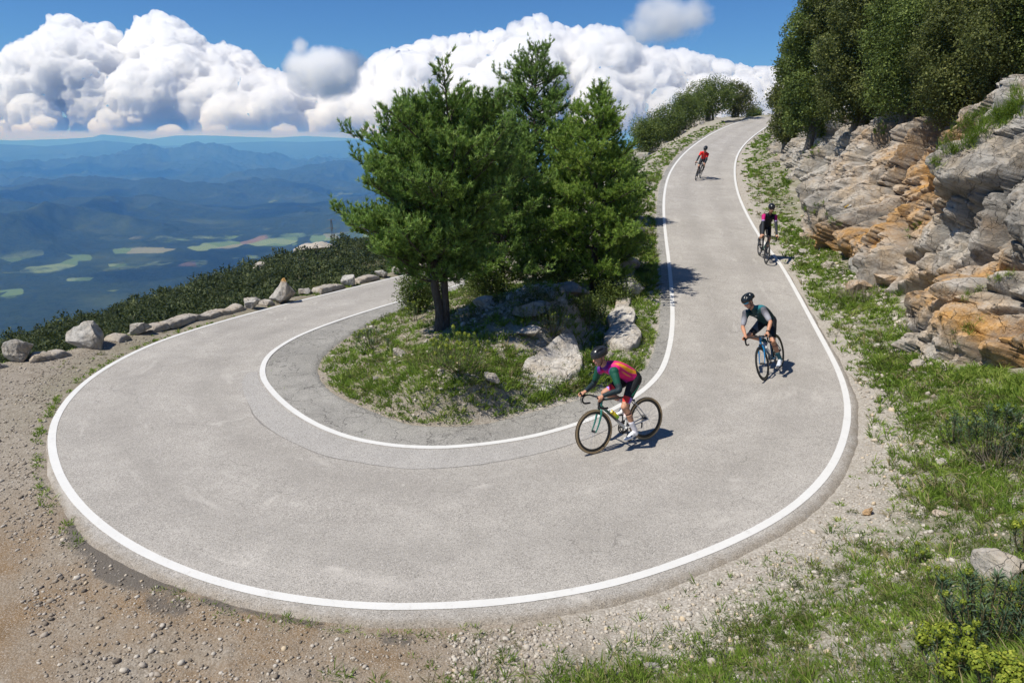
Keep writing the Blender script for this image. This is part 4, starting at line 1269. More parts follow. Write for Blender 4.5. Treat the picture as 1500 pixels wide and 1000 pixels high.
def bush(name, label, base, size, seed, mat=None, cat='bush', group=None, nl=6, clumps=500, per=16, leaf=0.055, spread=0.12, trunk=True, lobes=None, wood=None, orient=0.5, shell=0.55):
    r = np.random.default_rng(seed)
    W, Dp, H = size
    if lobes is None:
        lobes = []
        for k in range(nl):
            a = r.uniform(0, 6.28); q = r.uniform(0.1, 0.55)
            hz = r.uniform(0.16, 0.72)
            lobes.append((np.array([math.cos(a) * W / 2 * q, math.sin(a) * Dp / 2 * q, H * hz]), np.array([W * r.uniform(.22, .36), Dp * r.uniform(.22, .36), H * r.uniform(.24, .36)])))
        lobes.append((np.array([0, 0, H * 0.5]), np.array([W * .38, Dp * .38, H * .42])))
    root = empty(name, base)
    tag(root, label, cat, group)
    V, F, tn = crown_leaves(lobes, clumps, per, leaf, seed, spread, 0.35, orient, shell)
    V[:, 2] = np.maximum(V[:, 2], -0.05)
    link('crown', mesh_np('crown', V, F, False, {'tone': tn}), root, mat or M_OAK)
    if trunk:
        g = Geo()
        for k in range(5):
            l = lobes[k % len(lobes)]
            tip = l[0] + rand_unit(r, 1)[0] * l[1] * 0.55
            b0 = r.normal(size=3) * np.array([.05 * W, .05 * Dp, 0])
            P = catmull([b0, b0 * 0.7 + np.array([tip[0] * .25, tip[1] * .25, H * .22]), tip * .75 + r.normal(size=3) * .05, tip], 5)
            g.add(*tube(P, np.linspace(0.03 * H, 0.006 * H, len(P)), 6))
            for q in range(4):
                i = r.integers(4, len(P) - 1)
                e = P[i] + rand_unit(r, 1)[0] * l[1] * 0.7
                Q = catmull([P[i], 0.5 * (P[i] + e) + r.normal(size=3) * .04, e], 4)
                g.add(*tube(Q, np.linspace(0.010 * H, 0.003 * H, len(Q)), 4))
        link('trunk', g.mesh('trunk'), root, wood or M_WOOD)
    return root

def px_bush(px, row, wpx, hpx, D, label, seed, zoff=None, depth=0.9, name='bush', **k):
    """bush whose box in the photo is centred on px, foot at row, at depth D"""
    P = at_depth(px, row, D)
    W, H = wpx * D / F_PX, hpx * D / F_PX * 1.03
    return bush(name, label, P, (W, W * depth, H), seed, **k)

def oak_lobes(a):
    """billowing crown: lobes sit on an outer ellipsoid so that deep gaps stay between them"""
    px, row, w_, h_, D, _, sd_ = a[:7]
    r = np.random.default_rng(sd_ + 50)
    W, H = w_ * D / F_PX, h_ * D / F_PX * 1.03
    out = [(np.array([0, 0, H * .48]), np.array([W * .30, W * .28, H * .34]))]
    n = int(14 + W * 1.5)
    for k in range(n):
        th = k * 2.4 + r.normal() * .3; z = 1 - 2 * (k + .5) / n
        q = math.sqrt(1 - z * z)
        c = np.array([math.cos(th) * q * W * .36, math.sin(th) * q * W * .34, H * (.50 + .38 * z)])
        s_ = W * r.uniform(.15, .24)
        out.append((c, np.array([s_, s_, s_ * r.uniform(.75, 1.0)])))
    return out
G_CL = 'evergreen oaks on top of the cliff'
for a in (
 (1152, 229, 62, 174, 39.3, 'dark oak at the left end of the cliff, nearest the crest of the road', 401, 700, 0.10),
 (1188, 219, 105, 219, 33.3, 'tall oak over the left end of the cliff, its crown against the sky', 402, 1500, 0.09),
 (1205, 99, 90, 134, 32.1, 'rounded oak crown rising behind the left end of the cliff', 403, 800, 0.09),
 (1255, 196, 130, 224, 27.4, 'broad oak left of the orange recess', 404, 1700, 0.08),
 (1330, 184, 150, 224, 23.2, 'oak directly above the orange recess', 405, 1900, 0.068),
 (1400, 196, 140, 214, 20.2, 'dense oak hanging over the right side of the recess', 406, 1800, 0.062),
 (1470, 149, 150, 214, 18.4, 'oak at the upper right corner of the view', 407, 1700, 0.058),
 (1560, 114, 140, 204, 16.7, 'oak cut by the right border above the grey slab', 408, 900, 0.058),
 (1300, 64, 180, 174, 30.9, 'oak in the second row behind the recess', 409, 900, 0.09),
 (1420, 54, 190, 174, 26.2, 'oak in the second row in the upper right corner', 410, 900, 0.08)):
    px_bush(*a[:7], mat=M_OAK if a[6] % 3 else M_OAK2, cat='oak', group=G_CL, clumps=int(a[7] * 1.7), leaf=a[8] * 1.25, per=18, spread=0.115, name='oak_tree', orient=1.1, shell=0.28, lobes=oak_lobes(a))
G_CR = 'bushes beside the crest of the climbing road'
for a in (
 (1078, 172, 56, 50, 67.8, 'dark bush right of the round one, nearest the crest', 421, 450, 0.14),
 (1036, 176, 84, 58, 65.1, 'largest round bush at the crest left of the road', 422, 750, 0.14),
 (1003, 190, 60, 50, 61.0, 'lighter green bush in front of the largest round one', 423, 420, 0.13),
 (975, 206, 62, 52, 57.0, 'bush behind the tallest boulder of the upper row', 424, 480, 0.13),
 (948, 222, 64, 48, 52.9, 'lowest bush of the crest, beside the young pine', 425, 480, 0.12),
 (1105, 176, 26, 18, 75.9, 'small dark bush far back at the crest', 426, 160, 0.15)):
    px_bush(*a[:7], mat=M_OAK2 if a[6] != 421 else M_OAK, group=G_CR, clumps=int(a[7] * 1.6), leaf=a[8], per=14, spread=0.14, nl=8, orient=1.0, shell=0.4)
px_bush(1137, 172, 22, 40, 69, 'far grey green bush right of the road at the crest', 427, mat=M_OAK, group=G_CR, clumps=320, leaf=0.14, per=12, spread=0.15, orient=1.0)
# bushes under and round the pines
G_UP = 'bushes under the pines'
for a in (
 (612, 452, 50, 70, 17.6, 'round leafy bush left of the forked pine trunk', 431, 420, 0.05),
 (632, 400, 50, 50, 21, 'bush behind the forked pine trunk', 432, 300, 0.055),
 (715, 420, 90, 44, 18.5, 'low dark bush right of the forked trunk', 433, 420, 0.05),
 (800, 410, 80, 50, 19, 'dark bush between the two larger pines', 434, 420, 0.05),
 (905, 372, 70, 40, 18.2, 'bright green low bush under the light green pine', 435, 420, 0.05),
 (860, 402, 60, 30, 17.0, 'low sunlit bush at the foot of the light green pine', 436, 320, 0.05)):
    b = px_bush(*a[:7], mat=M_OAK2, group=G_UP, clumps=a[7], leaf=a[8], per=15, spread=0.09, nl=5)
    b.location.z = gz(b.location.x, b.location.y) - 0.05

# shrubs just outside the stone edging, in front of the wooded flank
G_WL = 'shrubs just beyond the outer stone edging'
for a in (
 (437, 430, 46, 34, 27.0, 'bright green shrub behind the pointed boulder', 441, 380, 0.07, M_OAK2),
 (390, 436, 40, 26, 25.5, 'green shrub left of the pointed boulder', 442, 300, 0.07, M_OAK2),
 (290, 466, 60, 30, 21.0, 'pale dry shrub behind the long curb run', 443, 200, 0.06, 'dry'),
 (330, 458, 40, 24, 23.0, 'grey twiggy shrub behind the right end of the long curb run', 444, 120, 0.06, 'dry'),
 (225, 478, 50, 22, 20.0, 'thin dry shrub right of the wedge stone', 445, 110, 0.06, 'dry'),
 (170, 494, 40, 20, 18.0, 'small dark shrub behind the curb stub', 446, 140, 0.06, M_OAK),
 (60, 520, 50, 16, 17.0, 'low shrub behind the first curb run', 447, 140, 0.06, M_OAK),
 (535, 410, 30, 16, 31.0, 'small yellow green shrub behind the block shaped stone', 448, 120, 0.08, M_OAK2),
 (472, 424, 30, 18, 29.0, 'small shrub right of the bright green one', 449, 130, 0.08, M_OAK)):
    mt = a[9]
    if mt == 'dry': mt = leaf_mat('dry_leaves', (0.06, 0.06, 0.035), (0.16, 0.15, 0.08), (0.30, 0.27, 0.15), 0.7, 0.2) if 'dry_leaves' not in bpy.data.materials else bpy.data.materials['dry_leaves']
    b = px_bush(*a[:7], mat=mt, group=G_WL, clumps=a[7], leaf=a[8], per=12, spread=0.14, nl=5)
    b.location.z = gz(b.location.x, b.location.y) - 0.15
    if b.location.z + 0.5 < 0: pass

# wooded flank of the mountain: crowns that read as one mass, the nearest ones as bushes of their own
rf_ = np.random.default_rng(55)
tmpl = []
for k in range(6):
    lob = [(np.array([0, 0, 0.55]), np.array([0.8, 0.8, 0.6]))] + [(np.array([rf_.uniform(-.5, .5), rf_.uniform(-.5, .5), rf_.uniform(.35, .9)]), np.array([.45, .45, .38]) * rf_.uniform(.7, 1.2)) for _ in range(4)]
    tmpl.append(crown_leaves(lob, 110, 6, 0.13, 500 + k, 0.045, 0.25, 2.4, 0.25))
tmpl_far = []
for k in range(5):
    lob = [(np.array([0, 0, 0.55]), np.array([0.85, 0.85, 0.6]))] + [(np.array([rf_.uniform(-.5, .5), rf_.uniform(-.5, .5), rf_.uniform(.35, .9)]), np.array([.5, .5, .4])) for _ in range(3)]
    tmpl_far.append(crown_leaves(lob, 62, 5, 0.19, 520 + k, 0.06, 0.25, 2.6, 0.25))
spots = []
for _ in range(42000):
    px_, D_ = rf_.uniform(-90, 700), 22 * (150 / 22) ** rf_.uniform(0, 1)
    x = (px_ - 750) / F_PX * D_; y = D_ * CP
    spots.append((x, y))
spots = np.array(spots)
wall_x = wall_c
dw = seg_dist(spots, wall_c, 2)
# only outside of the edging: same side as wn
ni = np.array([np.argmin(((wall_c - s) ** 2).sum(1)) for s in spots])
side_ok = ((spots - wall_c[ni]) * wn[ni]).sum(1) > 0
okm = side_ok & (dw > 1.6)
spots = spots[okm]
zz = ground(spots[:, 0], spots[:, 1], False)
chosen = []
cellsz = {}
for (x, y), z in zip(spots, zz):
    D_ = math.hypot(x, y)
    s = (0.34 + 0.0105 * D_) * rf_.uniform(0.6, 1.25)
    ck = (int(x // 3.2), int(y // 3.2)); bad = False
    for i in (-1, 0, 1):
        for j in (-1, 0, 1):
            for (x2, y2, s2) in cellsz.get((ck[0] + i, ck[1] + j), ()):
                if (x - x2) ** 2 + (y - y2) ** 2 < (0.80 * (s + s2)) ** 2: bad = True; break
            if bad: break
        if bad: break
    if bad: continue
    # a few bare limestone patches near the skyline
    pp = project(np.array([x, y, z]))
    if (364 < pp[0] < 392 and 98 < pp[2] < 110) or (430 < pp[0] < 500 and 108 < pp[2] < 126): continue
    cellsz.setdefault(ck, []).append((x, y, s)); chosen.append((x, y, z, s))
chosen.sort(key=lambda c: math.hypot(c[0], c[1]))
NEAR_N = 45
gF = Geo()
near_cnt = 0
places = ['low on the left border', 'left of the wedge stone', 'behind the long curb run', 'behind the pointed boulder', 'behind the last pair of stones']
for i, (x, y, z, s) in enumerate(chosen):
    far = math.hypot(x, y) > 40
    V, F, tn = (tmpl_far if far else tmpl)[i % (5 if far else 6)]
    a = rf_.uniform(0, 6.28); c, s_n = math.cos(a), math.sin(a)
    sc = s * 1.05
    Vr = np.column_stack([V[:, 0] * c - V[:, 1] * s_n, V[:, 0] * s_n + V[:, 1] * c, V[:, 2] * rf_.uniform(0.9, 1.3)]) * sc + np.array([x, y, z + 0.15 * sc])
    gF.add(Vr, F, tn + rf_.normal() * 0.22)
tag(link('woodland', gF.mesh('woodland', False), None, M_FOREST), 'dark evergreen woodland covering the mountain flank below the left road', 'woodland', kind='stuff')
print('WOODLAND', len(chosen), 'crowns', gF.n, 'verts')
# pale limestone outcrops among the woodland, at the skyline
for px_, D, w_, h_, lab in ((378, 108, 26, 9, 'small pale outcrop among the dark woods, left one'), (465, 124, 66, 12, 'long pale limestone outcrop at the top of the wooded flank')):
    P = at_depth(px_, 360, D); P[2] = gz(P[0], P[1])
    rock('outcrop', lab, P + np.array([0, 0, 0.4]), (w_ * D / F_PX, w_ * D / F_PX * 0.7, h_ * D / F_PX * 2.2), 600 + px_, mat=M_ROCK_PALE, group='pale outcrops in the woodland', sink=0.2)
# ------------------------------------------------------------------ grass, herbs, stones
rg = np.random.default_rng(99)
M_GRASS = leaf_mat('grass_blades', (0.08, 0.14, 0.02), (0.21, 0.33, 0.045), (0.44, 0.50, 0.13), 0.6, 0.48, 0.2)
M_STRAW = leaf_mat('straw_blades', (0.12, 0.10, 0.05), (0.26, 0.22, 0.11), (0.42, 0.36, 0.20), 0.7, 0.2, 0.2)
M_HERB = leaf_mat('herb_leaves', (0.045, 0.06, 0.02), (0.11, 0.13, 0.04), (0.20, 0.19, 0.07), 0.65, 0.25, 0.15)

def cand(n, pxr, Dr):
    """candidate plan positions spread over the view wedge, denser close by"""
    px = rg.uniform(*pxr, n); D = Dr[0] * (Dr[1] / Dr[0]) ** rg.uniform(0, 1, n)
    D = np.sqrt(rg.uniform(Dr[0] ** 1.2, Dr[1] ** 1.2, n) ** (2 / 1.2))
    return (px - 750) / F_PX * D, D * CP
def in_side(x, y): return np.where(in_grid(x, y), bil(No, x, y), 1.0) < 0.5
def cliff_gap(x, y):
    """distance from the cliff foot, negative behind it"""
    k = np.argmin((CB[None, ::12, 0] - x[:, None]) ** 2 + (CB[None, ::12, 1] - y[:, None]) ** 2, 1) * 12
    return -((np.column_stack([x, y]) - CB[k]) * NI[k]).sum(1)
def turf_prob(x, y):
    s = road_sd(x, y); ins_ = in_side(x, y)
    n1 = fbm2(x * 0.75, y * 0.75, 3, 301); n2 = fbm2(x * 2.6, y * 2.6, 3, 302)
    patch = sstep(-0.22, 0.30, n1 * 0.7 + n2 * 0.6)
    p = np.zeros(len(x))
    isl = ins_ & (s > 0.06)
    p = np.where(isl, (0.25 + 0.75 * patch) * sstep(0.03, 0.3, s), p)
    p = np.where(isl & (s > 1.6) & (y < 22), p * 0.8, p)
    p = np.where(ins_ & (s > 0.05) & (y > 13) & (x > 2.2), np.maximum(p, 0.9 * sstep(1.4, 0.9, s)), p)
    out = (~ins_) & (s > 0.04)
    bank = out & (x > -2.2)
    pb = sstep(0.10, 0.6, s) * (0.35 + 0.65 * patch) + 0.10
    near_b = bank & (y < 12)
    pb = np.where(near_b, sstep(-2.2, 0.6, x) * (0.14 + 0.86 * sstep(0.3, 1.7, s)) * (0.25 + 0.75 * patch) * (0.35 + .65 * sstep(.15, .7, s)), pb)
    p = np.where(bank, pb, p)
    # behind / up the cliff: nothing
    m = bank & (y > 8)
    if m.any():
        cg = np.full(len(x), 9.0); cg[m] = cliff_gap(x[m], y[m])
        p = np.where(m & (cg < 0.05), 0, p)
    left = out & (x <= -2.2) & (y > 8.5)
    dwl = np.full(len(x), 9.0)
    if left.any():
        P_ = np.column_stack([x[left], y[left]]); dwl[left] = seg_dist(P_, wall_c, 2)
        k = np.argmin((wall_c[None, :, 0] - x[left][:, None]) ** 2 + (wall_c[None, :, 1] - y[left][:, None]) ** 2, 1)
        beyond = ((P_ - wall_c[k]) * wn[k]).sum(1) > 0.3
        pl = np.where(beyond, 0.6, np.maximum(sstep(1.3, 0.25, dwl[left]) * 0.75, 0.30 * sstep(0.22, 0.06, s[left])) * patch[left])
        p[left] = pl
    return p, s
def scatter(n, pxr, Dr, extra=1.0):
    x, y = cand(n, pxr, Dr)
    p, s = turf_prob(x, y)
    ok = rg.uniform(0, 1, n) < p * extra
    return x[ok], y[ok], s[ok]

def tufts(x, y, nb, hr, wid, lean, tone0, dist_w=0.00085, tone_n=0.28):
    z = ground(x, y)
    n = len(x)
    D = np.hypot(x, y)
    big = 0.7 + 0.6 * sstep(-.3, .5, fbm2(x * 1.3, y * 1.3, 3, 305))
    nb_i = np.full(n, nb)
    P = np.repeat(np.column_stack([x, y, z - 0.01]), nb, 0)
    rad = np.repeat(0.02 + 0.05 * rg.uniform(0, 1, n), nb)
    a = rg.uniform(0, 6.28, n * nb); q = np.sqrt(rg.uniform(0, 1, n * nb)) * rad
    P[:, 0] += np.cos(a) * q; P[:, 1] += np.sin(a) * q
    L = np.repeat(big * rg.uniform(hr[0], hr[1], n), nb) * rg.uniform(0.5, 1.1, n * nb)
    out = np.column_stack([np.cos(a), np.sin(a), np.zeros(n * nb)]) * (q / rad * lean)[:, None]
    Dn = unit(np.array([0, 0, 1.0]) + out + rg.normal(size=(n * nb, 3)) * 0.22)
    W = 1.45 * np.maximum(wid, np.repeat(D, nb) * dist_w) * rg.uniform(0.7, 1.2, n * nb)
    # two-segment blade that bends over
    side = unit(np.cross(Dn, rg.normal(size=Dn.shape)))
    mid = P + Dn * (L * 0.55)[:, None]
    tipd = unit(Dn + out * 0.9 + rg.normal(size=Dn.shape) * 0.25 - np.array([0, 0, 0.25]))
    tip = mid + tipd * (L * 0.5)[:, None]
    V = np.stack([P - side * (W / 2)[:, None], P + side * (W / 2)[:, None], mid + side * (W * .42)[:, None], tip, mid - side * (W * .42)[:, None]], 1).reshape(-1, 3)
    F = (np.arange(n * nb)[:, None, None] * 5 + np.array([[0, 1, 2], [0, 2, 4], [4, 2, 3]])[None]).reshape(-1, 3)
    clump = np.repeat(tone0 + tone_n * rg.normal(size=n) * .7 + 0.25 * fbm2(x * 0.9, y * 0.9, 2, 309), nb)
    tone = np.repeat(clump + rg.normal(size=n * nb) * 0.12, 5)
    return V, F, tone
def stuff(name, label, parts, mat):
    V = np.vstack([p[0] for p in parts]); T = np.concatenate([p[2] for p in parts])
    F = []; n = 0
    for v, f, t in parts: F.append(f + n); n += len(v)
    o = link(name, mesh_np(name, V, F, False, {'tone': T}), None, mat)
    tag(o, label, name.replace('_', ' '), kind='stuff')
    return o
gr = []
x, y, s = scatter(64000, (150, 1950), (3.0, 14)); gr.append(tufts(x, y, 13, (0.05, 0.15), 0.006, 1.1, 0.45))
x, y, s = scatter(17000, (450, 1320), (9, 26)); gr.append(tufts(x, y, 12, (0.06, 0.20), 0.007, 1.0, 0.5))
x, y, s = scatter(13000, (880, 1300), (16, 66)); gr.append(tufts(x, y, 11, (0.07, 0.18), 0.010, 1.0, 0.5))
x, y, s = scatter(8000, (-60, 640), (10, 34)); gr.append(tufts(x, y, 9, (0.03, 0.10), 0.007, 1.0, 0.55))
print('GRASS', [len(g[0]) for g in gr])
# lusher clumps where the photo shows them
def lush(pts, n, hr, tone, spread=14, nb=16):
    out = []
    for (px, py, w_, h_) in pts:
        q = [hit(px + rg.normal() * w_ / 2.4, py + rg.normal() * h_ / 2.4) for _ in range(n)]
        q = np.array([p for p in q if road_sd(p[0], p[1])[0] > 0.08])
        if len(q): out.append(tufts(q[:, 0], q[:, 1], nb, hr, 0.008, 0.8, tone))
    return out
gr += lush([(500, 530, 50, 34), (520, 560, 40, 26), (620, 585, 120, 30), (700, 598, 100, 18), (560, 500, 60, 26), (770, 590, 60, 20), (880, 560, 50, 20), (950, 470, 24, 60), (950, 520, 26, 30), (940, 430, 22, 40), (950, 380, 18, 40), (850, 500, 60, 20), (880, 530, 30, 20), (740, 470, 60, 16), (700, 500, 60, 20), (820, 470, 50, 14), (640, 560, 70, 20)], 26, (0.12, 0.30), 0.62)
gr += lush([(1190, 370, 40, 14), (1170, 350, 26, 14), (1225, 405, 40, 12), (1150, 330, 30, 20), (1200, 440, 40, 40), (1270, 470, 60, 40), (1300, 520, 60, 40), (1340, 560, 70, 40), (1400, 620, 80, 50), (1320, 620, 60, 60), (1440, 575, 60, 20), (1480, 600, 50, 26), (1400, 555, 40, 20), (1460, 640, 80, 40), (1380, 700, 90, 40), (1450, 740, 80, 40), (1240, 440, 40, 20), (1290, 450, 40, 16), (1330, 500, 30, 20), (1370, 540, 30, 14), (1190, 390, 40, 12), (1460, 552, 60, 12), (1492, 565, 24, 14), (1425, 548, 30, 10), (1480, 580, 40, 14)], 30, (0.12, 0.28), 0.6)
gr += lush([(1110, 215, 24, 14), (1105, 250, 20, 24), (1130, 280, 24, 20), (1120, 200, 20, 10), (1150, 265, 16, 16)], 24, (0.12, 0.28), 0.5)
gr += lush([(1030, 195, 40, 8), (1000, 210, 26, 10), (975, 235, 16, 16), (1060, 182, 40, 5), (960, 262, 14, 30), (955, 330, 14, 50)], 26, (0.10, 0.22), 0.66)
# tufts in the joint between road and old asphalt, and along the crumbling outer edge
def edge_tufts(L, N, st0, st1, n, off, hr, nb=9):
    k = rg.integers(int(st0 * SUB), int(st1 * SUB), n)
    q = L[k] + N[k] * rg.uniform(*off, n)[:, None] + rg.normal(size=(n, 2)) * .02
    gr.append(tufts(q[:, 0], q[:, 1], nb, hr, .005, 1.2, .55))
    gr[-1][0][:, 2] += 0.03
edge_tufts(inner, N_in, 20.5, 27.5, 60, (0.10, 0.20), (.03, .08))
edge_tufts(o_edge, N_out, 22.3, 28.5, 130, (0.0, 0.10), (.03, .09))
edge_tufts(o_edge, N_out, 18.3, 21.5, 60, (0.0, 0.12), (.03, .08))
edge_tufts(a_edge, N_in, 10.0, 31.0, 260, (0.0, 0.15), (.05, .14))
stuff('grass', 'green grass on the verges, the island and the bank', gr, M_GRASS)
st_ = []
x, y, s = scatter(9500, (300, 1950), (3.0, 14), 0.8); st_.append(tufts(x, y, 7, (0.08, 0.26), 0.0045, 1.1, 0.5))
x, y, s = scatter(3000, (450, 1330), (10, 40), 0.7); st_.append(tufts(x, y, 7, (0.10, 0.26), 0.006, 1.1, 0.5))
x, y, s = scatter(2200, (-60, 640), (10, 34), 0.6); st_.append(tufts(x, y, 6, (0.05, 0.14), 0.006, 1.1, 0.5))
stuff('dry_grass', 'dry straw coloured stalks among the green grass', st_, M_STRAW)
# low herbs: thyme and the like, small domes of tiny leaves
hb = []
tm = [crown_leaves([(np.array([0, 0, .3]), np.array([1, 1, .75]))], 30, 11, 0.17, 700 + k, .15, .6) for k in range(5)]
def herbs(x, y, size, tone=0.0):
    z = ground(x, y)
    for i in range(len(x)):
        V, F, t = tm[i % 5]
        sc_ = size * rg.uniform(0.5, 1.4); a = rg.uniform(0, 6.28); c, s2 = math.cos(a), math.sin(a)
        V2 = np.column_stack([V[:, 0] * c - V[:, 1] * s2, V[:, 0] * s2 + V[:, 1] * c, V[:, 2] * rg.uniform(.7, 1.2)]) * sc_ + np.array([x[i], y[i], z[i] - .01])
        hb.append((V2, F, t + tone + rg.normal() * 0.25))
x, y, s = scatter(4500, (300, 1950), (3.0, 14), 0.5); herbs(x, y, 0.07, .15)
x, y, s = scatter(900, (900, 1560), (3.0, 12), 0.6); herbs(x, y, 0.10, .15)
q_ = np.array([hit(px + rg.normal() * 26, py + rg.normal() * 12) for px, py in ((700, 460), (760, 445), (820, 450), (740, 430), (860, 420), (680, 440)) for _ in range(9)]); herbs(q_[:, 0], q_[:, 1], 0.2, -.1)
x, y, s = scatter(2400, (450, 1320), (10, 26), 0.5); herbs(x, y, 0.13)
x, y, s = scatter(1500, (880, 1300), (20, 56), 0.5); herbs(x, y, 0.17)
x, y, s = scatter(2500, (-60, 640), (10, 34), 0.35); herbs(x, y, 0.07)
print('HERBS', len(hb))
stuff('low_herbs', 'low olive coloured herbs creeping between grass and stones', hb, M_HERB)

# ---- loose stones
def stone_mat():
    t = NT('loose_stone')
    tone = t.attr('tone'); p = t.pos()
    col = t.ramp(tone, [(0.0, (0.12, 0.10, 0.08)), (0.3, (0.30, 0.25, 0.19)), (0.55, (0.44, 0.39, 0.33)), (0.85, (0.58, 0.54, 0.47)), (1.0, (0.62, 0.50, 0.34))])
    col = t.mix(t.math('MULTIPLY', t.noise(60, p, 3), 0.5), col, (0.24, 0.21, 0.17))
    t.bsdf(Base_Color=col, Roughness=0.92, Normal=t.bump(t.noise(70, p, 3), 0.5, 0.005), Specular_IOR_Level=0.2)
    return t.m
M_STONE = stone_mat()
def bits(sub, k, seed):
    out = []
    V0, F0 = ico(sub)
    for i in range(k):
        r = np.random.default_rng(seed + i)
        V = V0 * (1 + 0.45 * fbm(V0 * 1.3 + i * 7, 3, seed + i))[:, None] * r.uniform(.6, 1.25, 3)
        for _ in range(4):
            n = unit(r.normal(size=3)); e = V @ n - r.uniform(.35, .7); V = V - np.where(e > 0, e, 0)[:, None] * n
        out.append(V)
    return out, F0
def stones(x, y, size, tone, sub, seed, sink=0.25):
    T_, F0 = bits(sub, 14, seed)
    n = len(x)
    z = ground(x, y)
    a = rg.uniform(0, 6.28, n); k = rg.integers(0, 14, n)
    B = np.array(T_)[k] * size[:, None, None]
    c, s2 = np.cos(a)[:, None], np.sin(a)[:, None]
    V = np.stack([B[:, :, 0] * c - B[:, :, 1] * s2, B[:, :, 0] * s2 + B[:, :, 1] * c, B[:, :, 2] * 0.75], -1)
    V = V + np.column_stack([x, y, z + size * (0.5 - sink) * 0.75])[:, None, :]
    m = B.shape[1]
    F = F0[None] + (np.arange(n) * m)[:, None, None]
    return V.reshape(-1, 3), F.reshape(-1, 3), np.repeat(tone, m)
sp = []
def grit(n, pxr, Dr, keep, smin, smax, sub, seed, tone=(0.6, 0.18)):
    x, y = cand(n, pxr, Dr)
    s = road_sd(x, y)
    ok = (s > 0.03) & (rg.uniform(0, 1, n) < keep(x, y, s))
    if (y[ok] > 8).any():
        m = ok & (y > 8) & (x > 2)
        cg = np.full(n, 9.0); cg[m] = cliff_gap(x[m], y[m]); ok &= cg > 0.0
    x, y = x[ok], y[ok]
    sz = smin * (smax / smin) ** (rg.uniform(0, 1, len(x)) ** 2.2)
    sz = np.maximum(sz, np.hypot(x, y) * 0.0006)
    t = tone[0] + tone[1] * rg.normal(size=len(x))
    sp.append(stones(x, y, sz, np.clip(t, 0, 1), sub, seed))
left = lambda x, y, s: ((x < 0.6) & ~in_side(x, y)) * (0.35 + 0.65 * sstep(-.2, .4, fbm2(x * 1.2, y * 1.2, 3, 401)))
right = lambda x, y, s: ((x >= -0.6) & ~in_side(x, y)) * (0.32 + 0.68 * sstep(1.6, 0.1, s)) * (0.4 + 0.6 * sstep(-.3, .3, fbm2(x * 1.5, y * 1.5, 3, 402)))
isl_ = lambda x, y, s: in_side(x, y) * (0.4 + 0.6 * sstep(-.2, .3, fbm2(x * 1.1, y * 1.1, 3, 403)))
grit(52000, (-60, 800), (4.4, 17), left, 0.008, 0.030, 0, 800, (0.40, 0.27))
grit(2600, (-60, 800), (4.4, 15), left, 0.018, 0.048, 1, 810, (0.46, 0.26))
grit(34000, (560, 1560), (3.2, 13), right, 0.008, 0.030, 0, 820, (0.68, 0.18))
grit(4200, (600, 1560), (3.2, 13), right, 0.018, 0.05, 1, 830, (0.76, 0.14))
grit(6000, (900, 1300), (12, 50), right, 0.015, 0.06, 0, 840, (0.66, 0.16))
grit(900, (1050, 1450), (10, 34), right, 0.04, 0.12, 1, 845, (0.68, 0.18))
grit(8000, (440, 980), (9, 22), isl_, 0.010, 0.04, 0, 850, (0.6, 0.18))
grit(700, (440, 980), (9, 22), isl_, 0.03, 0.09, 1, 860, (0.64, 0.18))
# grit washed on to the old asphalt beside the island, and rubble bands
def spill(pts, n, size, wpx, hpx, tone=0.65):
    q = np.array([hit(px + rg.normal() * wpx, py + rg.normal() * hpx)[:2] for px, py in pts for _ in range(n)])
    sp.append(stones(q[:, 0], q[:, 1], rg.uniform(size * .3, size, len(q)), np.clip(tone + .15 * rg.normal(size=len(q)), 0, 1), 1, 870, sink=0.15))
spill([(540, 608), (570, 612), (600, 612), (640, 618), (505, 590), (720, 608), (480, 560)], 16, 0.030, 16, 5)
spill([(700, 440), (730, 430), (690, 460), (760, 425), (720, 455)], 36, 0.075, 22, 9, 0.6)
spill([(740, 500), (780, 520), (690, 520), (820, 500), (850, 520), (660, 560), (600, 540)], 16, 0.06, 22, 10, 0.68)
spill([(1180, 360), (1195, 385), (1225, 400), (1160, 330), (1110, 255), (1125, 235), (1240, 415), (1200, 350), (1260, 425), (1290, 445), (1330, 480), (1370, 530)], 30, 0.10, 14, 8, 0.7)
spill([(1280, 440), (1250, 520), (1240, 480), (1290, 560), (1330, 640)], 14, 0.06, 16, 14, 0.7)
V = np.vstack([p[0] for p in sp]); T = np.concatenate([p[2] for p in sp])
F = []; n = 0
for v, f, t in sp: F.append(f + n); n += len(v)
tag(link('gravel', mesh_np('gravel', V, np.vstack(F), False, {'tone': T}), None, M_STONE), 'loose limestone gravel and chips beside the road', 'gravel', kind='stuff')
print('STONES', len(V))

